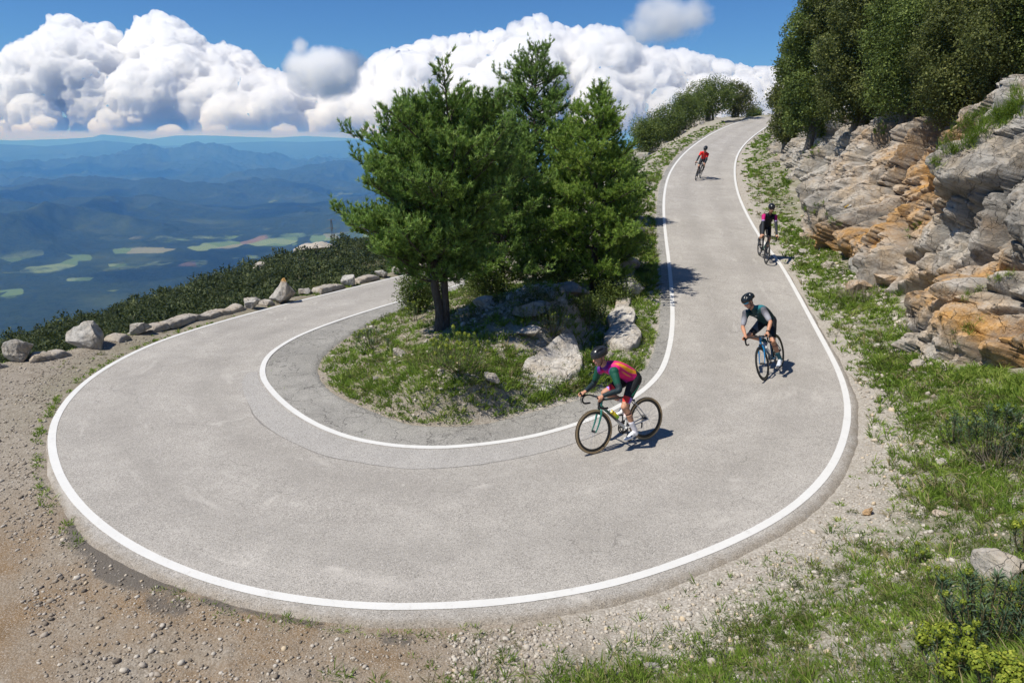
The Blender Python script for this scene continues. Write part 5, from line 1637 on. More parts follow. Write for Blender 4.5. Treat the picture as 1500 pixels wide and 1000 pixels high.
# ------------------------------------------------------------------ spurges (yellow-green flower heads on leafy stems)
M_SPLEAF = leaf_mat('spurge_leaves', (0.025, 0.05, 0.028), (0.07, 0.12, 0.06), (0.17, 0.23, 0.11), 0.55, 0.2, 0.3)
M_SPGREEN = leaf_mat('spurge_leaves_fresh', (0.06, 0.10, 0.02), (0.14, 0.22, 0.05), (0.28, 0.36, 0.10), 0.55, 0.25, 0.3)
M_FLOWER = leaf_mat('spurge_flowers', (0.06, 0.10, 0.012), (0.22, 0.28, 0.03), (0.44, 0.46, 0.07), 0.6, 0.25, 0.2)
M_STEM = plain('spurge_stem', (0.12, 0.10, 0.05), 0.7, var=0.3)
def spurge(label, base, W, H, ns, seed, flower=0.5, head=0.05, leafl=0.055, mat=None, group=None, bare=0.25):
    r = np.random.default_rng(seed)
    root = empty('spurge_plant', base); tag(root, label, 'spurge', group)
    gs = Geo(); lp, la, ln_ = [], [], []
    heads = []
    for k in range(ns):
        a = r.uniform(0, 6.28); q = math.sqrt(r.uniform(0, 1))
        tip = np.array([math.cos(a) * q * W / 2, math.sin(a) * q * W / 2, H * r.uniform(.62, 1.0) * (1 - .35 * q * q)])
        b0 = np.array([math.cos(a), math.sin(a), 0]) * q * W * .14
        C = catmull([b0, b0 + (tip - b0) * A3(.55, .55, .30), tip - np.array([0, 0, H * .18]) + (b0 - tip) * A3(.08, .08, 0), tip], 5)
        gs.add(*tube(C, np.linspace(.006, .0035, len(C)), 5))
        m = int(np.linalg.norm(tip - b0) / 0.011)
        f = bare + (1 - bare) * np.sort(r.uniform(0, 1, m)) ** 0.75
        pts = np.column_stack([np.interp(f * (len(C) - 1), np.arange(len(C)), C[:, j]) for j in range(3)])
        th = np.arange(m) * 2.4 + r.uniform(0, 6)
        d = unit(np.column_stack([np.cos(th), np.sin(th), np.full(m, 0.25) + 0.5 * f]))
        lp.append(pts); la.append(d); ln_.append(np.full(m, leafl) * r.uniform(.7, 1.2, m) * (0.75 + 0.5 * f))
        if r.uniform() < flower: heads.append((tip, head * r.uniform(.75, 1.25)))
    P = np.vstack(lp); Dn = unit(np.vstack(la)); L = np.concatenate(ln_)
    V, F = leaf_quads(P, Dn, unit(np.array([0, 0, 1.0]) + rand_unit(r, len(P)) * .5), L, L * 0.17, 0.1)
    tone = np.repeat(0.45 + 0.25 * r.normal(size=len(P)), 4)
    link('stems', gs.mesh('stems'), root, M_STEM)
    link('leaves', mesh_np('leaves', V, F, False, {'tone': tone}), root, mat or M_SPLEAF)
    if heads:
        # one head mesh per plant, shared by copies
        n = 110
        d = rand_unit(r, n); d[:, 2] = np.abs(d[:, 2]) * 1.25 - 0.30
        pos = d * np.array([.9, .9, 1.25]) * r.uniform(.75, 1.0, n)[:, None]
        th = r.uniform(0, 6.28, n)
        ax = unit(np.cross(d, rand_unit(r, n)))
        V1, F1 = leaf_quads(pos - ax * .13, ax, unit(d + rand_unit(r, n) * .3), np.full(n, .36), np.full(n, .33), 0.06)
        me = mesh_np('flower_head', V1, F1, False, {'tone': np.repeat(0.5 + 0.25 * r.normal(size=n) + 0.3 * d[:, 2], 4)})
        me.materials.append(M_FLOWER)
        for tip, hs in heads[:100]:
            o = bpy.data.objects.new('flower_head', me); COL.objects.link(o)
            o.parent = root; o.location = tip + np.array([0, 0, hs * .2]); o.scale = (hs, hs, hs); o.rotation_euler = (r.normal() * .2, r.normal() * .2, r.uniform(0, 6.28))
    return root
def A3(*v): return np.array(v, float)
G_SP = 'spurge plants with yellow green heads'
def px_spurge(px, row, wpx, hpx, label, ns, seed, **k):
    P = hit(px, row); D = project(P)[2]
    return spurge(label, P - np.array([0, 0, .01]), wpx * D / F_PX, hpx * D / F_PX * 1.02, ns, seed, group=G_SP, **k)
px_spurge(672, 543, 88, 66, 'broad flowering spurge in the middle of the island, below the forked pine', 34, 901, flower=.85, head=.040, mat=M_SPGREEN)
px_spurge(640, 520, 40, 34, 'small flowering spurge at the left foot of the broad one', 10, 902, flower=.8, head=.035, mat=M_SPGREEN)
px_spurge(862, 484, 66, 70, 'tall fresh green spurge beside the inner stone edging', 26, 903, flower=.75, head=.026, mat=M_SPGREEN)
px_spurge(808, 490, 56, 56, 'grey green spurge with fresh tips left of the tall fresh one', 26, 904, flower=.7, head=.024)
px_spurge(775, 470, 30, 36, 'thin spurge in the shade behind the grey green one', 8, 905, flower=.7, head=.024, mat=M_SPGREEN)
px_spurge(548, 512, 60, 40, 'dark spurge with few yellow heads at the left end of the island', 22, 906, flower=.5, head=.028)
px_spurge(608, 470, 34, 34, 'yellow flowering spurge under the round leafy bush', 10, 907, flower=.9, head=.035, mat=M_SPGREEN)
px_spurge(885, 408, 40, 30, 'fresh spurge above the wedge shaped slab', 12, 908, flower=.7, head=.03, mat=M_SPGREEN)
px_spurge(1448, 948, 150, 130, 'big dark blue green spurge with few heads in the lower right corner', 46, 911, flower=.30, head=.032, leafl=.060)
px_spurge(1392, 1010, 110, 100, 'spurge crowded with yellow heads at the bottom border', 26, 912, flower=1.0, head=.046, leafl=.05)
px_spurge(1352, 960, 50, 70, 'slim yellow headed spurge left of the crowded one', 8, 913, flower=1.0, head=.042, leafl=.05)
px_spurge(1470, 1030, 90, 80, 'yellow headed spurge cut by the lower right corner', 16, 914, flower=1.0, head=.046, leafl=.05)
px_spurge(1506, 815, 60, 80, 'yellow headed spurge at the right border behind the big smooth rock', 14, 915, flower=.9, head=.05, leafl=.05)
px_spurge(1455, 680, 110, 92, 'dark leggy spurge with fresh tips below the cliff at the right border', 34, 916, flower=.4, head=.034, leafl=.07, bare=.35)
px_spurge(1400, 650, 60, 60, 'smaller leggy spurge left of the dark one below the cliff', 14, 917, flower=.5, head=.03, leafl=.06, bare=.35)
px_spurge(1340, 825, 40, 34, 'low fresh spurge in the grass left of the big smooth rock', 9, 918, flower=.7, head=.028, mat=M_SPGREEN)
px_spurge(1378, 860, 40, 40, 'thin spurge in front of the big smooth rock', 7, 919, flower=.8, head=.026, mat=M_SPGREEN)
px_spurge(1180, 362, 24, 20, 'small fresh green plant on the verge under the way mark rock', 8, 920, flower=0, mat=M_SPGREEN)
px_spurge(1140, 305, 30, 26, 'green plant on the verge above the dark rider', 10, 921, flower=.3, mat=M_SPGREEN)

# dry brush: bare twigs
M_TWIG = plain('dry_twig', (0.22, 0.18, 0.14), 0.8, var=0.35, vscale=14)
def brush(label, px, row, wpx, hpx, n, seed):
    r = np.random.default_rng(seed)
    P = hit(px, row); D = project(P)[2]
    W, H = wpx * D / F_PX, hpx * D / F_PX
    root = empty('dry_brush', P); tag(root, label, 'brush', 'dry brush')
    g = Geo()
    for k in range(n):
        a = r.uniform(0, 6.28); q = math.sqrt(r.uniform(0, 1))
        b0 = np.array([math.cos(a), math.sin(a), 0]) * W * .25 * q
        tip = np.array([math.cos(a) * q * W / 2, math.sin(a) * q * W / 2, H * r.uniform(.4, 1)]) + r.normal(size=3) * .05
        C = catmull([b0, 0.5 * (b0 + tip) + r.normal(size=3) * .06, tip], 5)
        g.add(*tube(C, np.linspace(.005, .0018, len(C)), 4))
        for e in range(3):
            i = r.integers(3, len(C) - 1); t2 = C[i] + unit(tip - b0 + r.normal(size=3) * .4) * r.uniform(.06, .2)
            g.add(*tube(np.array([C[i], .5 * (C[i] + t2) + r.normal(size=3) * .01, t2]), np.array([.0025, .002, .0012]), 3))
    link('twigs', g.mesh('twigs'), root, M_TWIG)
brush('grey tangle of bare twigs at the foot of the cliff', 1352, 505, 70, 86, 70, 931)
brush('brown dry brush on the verge below the orange rock', 1252, 440, 70, 30, 70, 932)
brush('small bare brush below the smooth boulder of the cliff foot', 1425, 470, 40, 40, 30, 933)
brush('dry twigs among the dark leggy spurge', 1470, 690, 90, 70, 26, 934)

# grass and small plants rooted in the cliff
cg_ = []
for (x0, y0, x1, y1, n, hh) in ((1395, 225, 1495, 160, 46, .30), (1420, 205, 1500, 130, 40, .34), (1370, 245, 1400, 215, 14, .22), (1375, 215, 1440, 160, 26, .3), (1180, 230, 1200, 200, 10, .2), (1160, 290, 1190, 320, 12, .22),
                                  (1270, 205, 1300, 190, 8, .2), (1440, 410, 1490, 400, 9, .16), (1410, 440, 1440, 420, 9, .16), (1390, 500, 1440, 470, 9, .18), (1200, 300, 1220, 330, 8, .2), (1330, 340, 1350, 330, 5, .14), (1460, 175, 1500, 150, 30, .35)):
    for k in range(n):
        f = rg.uniform(0, 1)
        h = cliff_hit(x0 + (x1 - x0) * f + rg.normal() * 5, y0 + (y1 - y0) * f + rg.normal() * 5)
        if h[0] is None: continue
        p = np.array(h[0]); nn = 15
        P = np.repeat(p[None], nn, 0) + rg.normal(size=(nn, 3)) * .03
        nrm = np.array(h[1]); nrm = nrm if nrm[0] < 0 else -nrm
        Dn = unit(np.array([0, 0, 0.8]) + nrm * 0.7 + rg.normal(size=(nn, 3)) * .45)
        V, F = blades(P, Dn, hh * rg.uniform(.5, 1.1, nn), np.full(nn, max(.007, h[3] * .0007)), rg)
        cg_.append((V, F, np.full(len(V), 0.55) + rg.normal() * .2))
stuff('cliff_grass', 'grass tufts rooted on ledges and cracks of the cliff', cg_, M_GRASS)

# ------------------------------------------------------------------ lattice mast beyond the wooded flank
def mast():
    D = 225.0
    top = at_depth(485, 321, D); x, y = top[0], top[1]
    zb = gz(x, y) - 0.5
    root = empty('lattice_mast', (x, y, zb)); tag(root, 'thin lattice power mast beyond the wooded flank', 'power mast')
    H = top[2] - zb
    g = Geo()
    def wdt(h): return 0.9 * (1 - h / H) + 0.16
    lv = np.linspace(0, H, 15)
    for sx in (1, -1):
        for sy in (1, -1):
            C = np.array([[sx * wdt(h), sy * wdt(h), h] for h in lv]); g.add(*tube(C, np.full(len(C), .05), 4))
    for i in range(len(lv) - 1):
        a, b = wdt(lv[i]), wdt(lv[i + 1])
        for s in (1, -1):
            g.add(*tube(np.array([[-a, s * a, lv[i]], [b, s * b, lv[i + 1]]]), np.array([.03, .03]), 4))
            g.add(*tube(np.array([[s * a, a, lv[i]], [s * b, -b, lv[i + 1]]]), np.array([.03, .03]), 4))
    link('lattice', g.mesh('lattice', False), root, M_STEEL2)
    for h, w_ in ((H * .99, 1.3), (H * .90, 1.8), (H * .82, 1.4)):
        g = Geo(); g.add(*tube(np.array([[-w_, 0, h], [0, 0, h + .15], [w_, 0, h]]), np.array([.04, .09, .04]), 4))
        link('cross_arm', g.mesh('cross_arm', False), root, M_STEEL2)
M_STEEL2 = plain('galvanised_steel', (0.16, 0.17, 0.18), 0.6, 0.3)
mast()
# ------------------------------------------------------------------ cyclists
def col_mat(name, rough=0.6, bump=0.0, spec=0.4, bs=30, metal=0.0, coat=0.0, sub=0.0):
    t = NT(name)
    c = t.attr('col', 'Color')
    k = dict(Base_Color=c, Roughness=rough, Specular_IOR_Level=spec, Metallic=metal, Coat_Weight=coat)
    if sub: k['Subsurface_Weight'] = sub; k['Subsurface_Radius'] = (0.012, 0.005, 0.003)
    if bump: k['Normal'] = t.bump(t.noise(bs, t.obj(), 4, 0.55, 0.8), bump, 0.012)
    t.bsdf(**k)
    return t.m
M_SKIN = col_mat('skin', 0.5, 0.1, 0.4, 60, sub=0.15)
M_CLOTH = col_mat('lycra', 0.62, 0.55, 0.3, 26)
M_SHELL = col_mat('helmet_shell', 0.28, 0.0, 0.5)
M_PAINTED = col_mat('bike_paint', 0.25, 0.0, 0.5, coat=0.5)
M_RUBBER = plain('tyre_rubber', (0.018, 0.018, 0.018), 0.75)
M_CARBON = plain('carbon_rim', (0.012, 0.012, 0.013), 0.35)
M_STEEL = plain('bike_steel', (0.45, 0.45, 0.46), 0.3, 1.0)
M_BLACK = plain('black_parts', (0.014, 0.014, 0.015), 0.45)
M_TAN = plain('tan_sidewall', (0.46, 0.33, 0.18), 0.7)
M_LENS_B = plain('blue_lens', (0.05, 0.35, 0.55), 0.08, 0.3)
M_LENS_D = plain('dark_lens', (0.02, 0.02, 0.025), 0.1)
SKIN = np.array([0.50, 0.27, 0.17])

def A(*v): return np.array(v, float)
def ik(a, b, l1, l2, pole):
    """middle joint of a two bone chain a-b bent towards pole"""
    d = b - a; L = np.linalg.norm(d); L = min(L, (l1 + l2) * 0.999)
    u = d / np.linalg.norm(d)
    x = (l1 * l1 - l2 * l2 + L * L) / (2 * L)
    h = math.sqrt(max(0, l1 * l1 - x * x))
    p = pole - u * (pole @ u); p = p / np.linalg.norm(p)
    return a + u * x + p * h

def ball(g, c, r, sub=2, ax=None):
    V, F = ico(sub)
    r = np.ones(3) * np.asarray(r)
    V = V * r
    if ax is not None: V = V @ np.asarray(ax)           # rows of ax are the local axes
    g.add(V + c, F)
def caps(g, n, k):
    g.F.append(np.arange(k)[::-1][None, :] + g.n - n * k); g.F.append((np.arange(k) + g.n - k)[None, :])
def chain(g, pts, rad, sides=12, smooth=True):
    P = np.asarray(pts, float); rad = np.asarray(rad, float)
    if smooth and len(P) > 2:
        C = catmull(P, 5); rr = np.interp(np.linspace(0, len(P) - 1, len(C)), np.arange(len(P)), rad)
    else:
        C = np.linspace(P[0], P[-1], 6) if len(P) == 2 else P
        rr = np.interp(np.linspace(0, 1, len(C)), np.linspace(0, 1, len(rad)), rad)
    V, F = tube(C, rr, sides)
    g.add(V, F); caps(g, len(C), sides)
    ball(g, C[0], rr[0] * 0.985); ball(g, C[-1], rr[-1] * 0.985)
def loft(g, C, side, rx, ry, sides=20, power=2.4):
    C = np.asarray(C, float)
    n0 = len(C); C2 = catmull(C, 5)
    q = np.linspace(0, n0 - 1, len(C2))
    rx = np.interp(q, np.arange(n0), rx); ry = np.interp(q, np.arange(n0), ry)
    T = unit(np.gradient(C2, axis=0)); S = np.tile(np.asarray(side, float), (len(C2), 1))
    S = unit(S - T * (S * T).sum(1)[:, None]); B = np.cross(T, S)
    th = np.linspace(0, 2 * np.pi, sides, endpoint=False)
    c, s = np.cos(th), np.sin(th)
    c = np.sign(c) * np.abs(c) ** (2 / power); s = np.sign(s) * np.abs(s) ** (2 / power)
    V = C2[:, None, :] + rx[:, None, None] * c[None, :, None] * S[:, None, :] + ry[:, None, None] * s[None, :, None] * B[:, None, :]
    k = sides; n = len(C2)
    i = np.arange(n - 1)[:, None] * k; j = np.arange(k)[None, :]; j2 = (j + 1) % k
    F = np.stack([i + j, i + j2, i + k + j2, i + k + j], -1).reshape(-1, 4)
    g.add(V.reshape(-1, 3), F); caps(g, n, k)

def solid(g, name, voxel, parent, mat, colf, it=3):
    V = np.vstack(g.V)
    F = []
    for f in g.F:
        f = np.asarray(f)
        if f.shape[1] == 3: F.append(f)
        elif f.shape[1] == 4: F.append(f)
        else: F.append(f)
    me = mesh_np('t', V, F)
    bm = bmesh.new(); bm.from_mesh(me); bmesh.ops.triangulate(bm, faces=bm.faces[:]); bmesh.ops.recalc_face_normals(bm, faces=bm.faces[:])
    v2 = np.array([v.co[:] for v in bm.verts]); f2 = np.array([[v.index for v in f.verts] for f in bm.faces]); bm.free()
    bpy.data.meshes.remove(me)
    me = remesh(v2, f2, voxel, it)
    return finish(me, name, parent, mat, colf)
def finish(me, name, parent, mat, colf):
    V = vcoords(me); N = vnormals(me)
    c = colf(V, N) if callable(colf) else np.tile(np.asarray(colf, float), (len(V), 1))
    at = me.attributes.new('col', 'FLOAT_COLOR', 'POINT')
    at.data.foreach_set('color', np.concatenate([c, np.ones((len(c), 1))], 1).astype(np.float32).ravel())
    me.polygons.foreach_set('use_smooth', np.ones(len(me.polygons), bool)); me.update()
    me.name = name
    return link(name, me, parent, mat)
def raw(g, name, parent, mat, col=None, smooth=True):
    V = np.vstack(g.V)
    me = mesh_np(name, V, list(g.F), smooth)
    if col is not None:
        c = col(V) if callable(col) else np.tile(np.asarray(col, float), (len(V), 1))
        at = me.attributes.new('col', 'FLOAT_COLOR', 'POINT')
        at.data.foreach_set('color', np.concatenate([c, np.ones((len(c), 1))], 1).astype(np.float32).ravel())
    try: me.set_sharp_from_angle(angle=R(40))
    except Exception: pass
    return link(name, me, parent, mat)

def lathe_y(g, c, prof, n=48):
    """ring profile [(radius, y)] turned about the y axis through c, closed loop"""
    prof = np.asarray(prof, float); k = len(prof)
    th = np.linspace(0, 2 * np.pi, n, endpoint=False)
    V = np.stack([np.cos(th)[:, None] * prof[None, :, 0], np.tile(prof[None, :, 1], (n, 1)), np.sin(th)[:, None] * prof[None, :, 0]], -1) + c
    i = np.arange(n)[:, None] * k; i2 = (np.arange(n)[:, None] + 1) % n * k
    j = np.arange(k)[None, :]; j2 = (j + 1) % k
    F = np.stack([i + j, i2 + j, i2 + j2, i + j2], -1).reshape(-1, 4)
    g.add(V.reshape(-1, 3), F)
def disc_prof(r, m, n=8):
    a = np.linspace(0, 2 * np.pi, n, endpoint=False)
    return [(r + m * math.cos(q), m * math.sin(q)) for q in a]

BB = A(0, 0, 0.27); RA = A(-0.41, 0, 0.335); FA_ = A(0.585, 0, 0.335); RW_ = 0.335
def make_bike(label, paint, crank, tan=False, group='road bicycles on the bend', deep=True, cable=None):
    """road racing bicycle in its own frame: x forwards, y to the rider's left, z up"""
    root = empty('road_bicycle')
    tag(root, label, 'bicycle', group)
    def wheel(c, rear):
        gt, gr, gs, gh = Geo(), Geo(), Geo(), Geo()
        lathe_y(gt, c, disc_prof(RW_ - 0.0135, 0.0135, 10))
        t = raw(gt, 'tyre', None, M_RUBBER)
        d = 0.040 if deep else 0.028
        lathe_y(gr, c, [(0.309, -0.010), (0.309, 0.010), (0.290, 0.0125), (0.309 - d, 0.008), (0.309 - d - 0.006, 0.0), (0.309 - d, -0.008), (0.290, -0.0125)])
        for k in range(20):
            a = 2 * math.pi * k / 20; s = 1 if k % 2 else -1
            p = c + A(math.cos(a), 0, math.sin(a)) * (0.309 - d); a2 = a + (0.35 if (k // 2) % 2 else -0.35)
            q = c + A(math.cos(a2) * 0.022, 0.026 * s, math.sin(a2) * 0.022)
            gs.add(*tube(np.array([q, p]), np.array([0.0013, 0.0013]), 4))
        gh.add(*tube(np.array([c + A(0, -.05, 0), c + A(0, -.03, 0), c + A(0, .03, 0), c + A(0, .05, 0)]), np.array([.010, .019, .019, .010]), 12))
        w = empty('wheel'); w.parent = root
        t.parent = w
        raw(gr, 'rim', w, M_CARBON); raw(gs, 'spokes', w, M_STEEL); raw(gh, 'hub', w, M_BLACK)
        if tan:
            gw = Geo()
            for s in (1, -1): lathe_y(gw, c, [(0.303, s * 0.0125), (0.3315, s * 0.0125), (0.3325, s * 0.0145), (0.322, s * 0.0160), (0.303, s * 0.0150)])
            raw(gw, 'sidewall', w, M_TAN)
    wheel(RA, True); wheel(FA_, False)
    g = Geo()
    def tb(p, q, r0, r1=None): chain(g, [p, q], [r0, r1 or r0], 10, False)
    tb(A(.435, 0, .675), A(.397, 0, .805), .022)
    tb(A(-.140, 0, .735), A(.403, 0, .785), .015, .017)
    tb(A(.428, 0, .70), A(.012, 0, .285), .023)
    tb(BB, A(-.150, 0, .765), .017)
    tb(BB + A(0, -.04, 0), BB + A(0, .04, 0), .022)
    for s in (1, -1):
        chain(g, [BB + A(-.02, s * .03, 0), A(-.2, s * .045, .30), RA + A(0, s * .066, 0)], [.011, .010, .008], 8)
        chain(g, [A(-.135, s * .015, .70), A(-.2, s * .04, .62), RA + A(0, s * .066, 0)], [.009, .008, .007], 8)
    raw(g, 'frame', root, M_PAINTED, paint)
    g = Geo()
    chain(g, [A(.441, 0, .655), A(.437, 0, .68)], [.026, .024], 10, False)
    for s in (1, -1): chain(g, [A(.443, s * .02, .66), A(.462, s * .05, .60), A(.52, s * .053, .45), FA_ + A(0, s * .052, 0)], [.018, .017, .013, .008], 8)
    raw(g, 'fork', root, M_PAINTED, paint)
    g = Geo()
    chain(g, [A(-.148, 0, .755), A(-.195, 0, .925)], [.0135, .0135], 8, False)
    raw(g, 'seatpost', root, M_BLACK)
    g = Geo()
    loft(g, [A(-.33, 0, .965), A(-.30, 0, .972), A(-.22, 0, .962), A(-.12, 0, .955), A(-.06, 0, .948)], A(0, 1, 0), [.05, .068, .05, .022, .016], [.010, .018, .018, .016, .010])
    chain(g, [A(-.28, .02, .945), A(-.12, .02, .935)], [.004, .004], 6, False); chain(g, [A(-.28, -.02, .945), A(-.12, -.02, .935)], [.004, .004], 6, False)
    raw(g, 'saddle', root, M_BLACK)
    g = Geo()
    chain(g, [A(.398, 0, .80), A(.390, 0, .838)], [.019, .019], 10, False)
    chain(g, [A(.390, 0, .83), A(.485, 0, .848)], [.017, .016], 10, False)
    for s in (1, -1):
        chain(g, [A(.485, 0, .848), A(.485, s * .10, .848), A(.487, s * .17, .848), A(.515, s * .205, .846), A(.565, s * .21, .842), A(.60, s * .212, .81), A(.602, s * .214, .765), A(.565, s * .216, .725), A(.47, s * .218, .715)], [.0158, .0155, .0135, .0135, .0145, .0145, .0145, .0145, .0145], 8)
    raw(g, 'handlebar', root, M_BLACK)
    for s in (1, -1):
        g = Geo()
        chain(g, [A(.555, s * .211, .853), A(.60, s * .212, .866), A(.635, s * .213, .90)], [.017, .017, .013], 10)
        chain(g, [A(.615, s * .213, .86), A(.635, s * .216, .80), A(.622, s * .218, .745)], [.007, .006, .005], 6)
        raw(g, 'brake_lever', root, M_BLACK)
    g = Geo()
    yc = -0.046
    lathe_y(g, A(0, yc, .27), [(.098, -.002), (.104, 0), (.098, .002), (.082, .002), (.082, -.002)])
    lathe_y(g, A(0, yc + .008, .27), [(.072, -.002), (.078, 0), (.072, .002), (.06, .002), (.06, -.002)])
    for k in range(4):
        a = k * math.pi / 2 + crank
        chain(g, [A(0, yc, .27), A(0, yc, .27) + .09 * A(math.cos(a), 0, math.sin(a))], [.014, .009], 6, False)
    raw(g, 'chainring', root, M_BLACK)
    for s in (1, -1):                                   # left crank points along angle crank, right one opposite
        g = Geo()
        a = crank if s > 0 else crank + math.pi
        e = BB + A(.172 * math.cos(a), 0, .172 * math.sin(a))
        chain(g, [BB + A(0, s * .055, 0), e + A(0, s * .075, 0)], [.014, .010], 8, False)
        chain(g, [e + A(0, s * .075, 0), e + A(0, s * .135, 0)], [.006, .005], 6, False)
        ball(g, e + A(0, s * .115, .002), A(.045, .035, .010))
        raw(g, 'crank_arm', root, M_BLACK)
    g = Geo()
    for k, r_ in enumerate((.030, .038, .046, .054)): lathe_y(g, RA + A(0, -.052 + k * .006, 0), [(r_, -.0015), (r_, .0015), (r_ - .012, .0015), (r_ - .012, -.0015)], 28)
    raw(g, 'cassette', root, M_STEEL)
    g = Geo()
    chain(g, [RA + A(0, -.07, -.015), RA + A(.015, -.075, -.07), RA + A(.035, -.06, -.085)], [.010, .010, .012], 8)
    chain(g, [RA + A(.03, -.055, -.08), RA + A(.045, -.052, -.15)], [.012, .011], 8, False)
    raw(g, 'derailleur', root, M_BLACK)
    g = Geo()
    chain(g, [RA + A(0, -.047, .045), A(0, yc, .372)], [.0035, .0035], 5, False)
    chain(g, [RA + A(.045, -.05, -.155), A(0, yc, .168)], [.0035, .0035], 5, False)
    raw(g, 'chain', root, M_STEEL)
    g = Geo()
    chain(g, [A(.455, 0, .672), A(.472, 0, .690)], [.022, .012], 8, False)
    ball(g, A(.463, 0, .675), A(.018, .034, .022))
    raw(g, 'brake_caliper', root, M_BLACK)
    g = Geo(); ball(g, A(-.195, 0, .665), A(.018, .034, .02))
    raw(g, 'brake_caliper', root, M_BLACK)
    return root

def bottle(label, p, q, cols, r=0.036):
    """water bottle lying along p-q in the bicycle's frame"""
    o = empty('water_bottle'); tag(o, label, 'bottle')
    g = Geo(); d = q - p
    C = np.array([p, p + d * .03, p + d * .62, p + d * .68, p + d * .74, p + d * .84, p + d * .88])
    V, F = tube(C, np.array([r * .85, r, r, r * .86, r, r * .95, r * .6]), 14); g.add(V, F); caps(g, len(C), 14)
    raw(g, 'flask', o, M_PAINTED, lambda V: np.where((((V - p) @ d / (d @ d)) < 0.5)[:, None], cols[0], cols[1]))
    g = Geo(); C = np.array([p + d * .86, p + d * .92, p + d * .93, p + d * 1.0])
    V, F = tube(C, np.array([r * .62, r * .55, r * .3, r * .28]), 10); g.add(V, F); caps(g, 4, 10)
    raw(g, 'cap', o, M_PAINTED, cols[2])
    return o

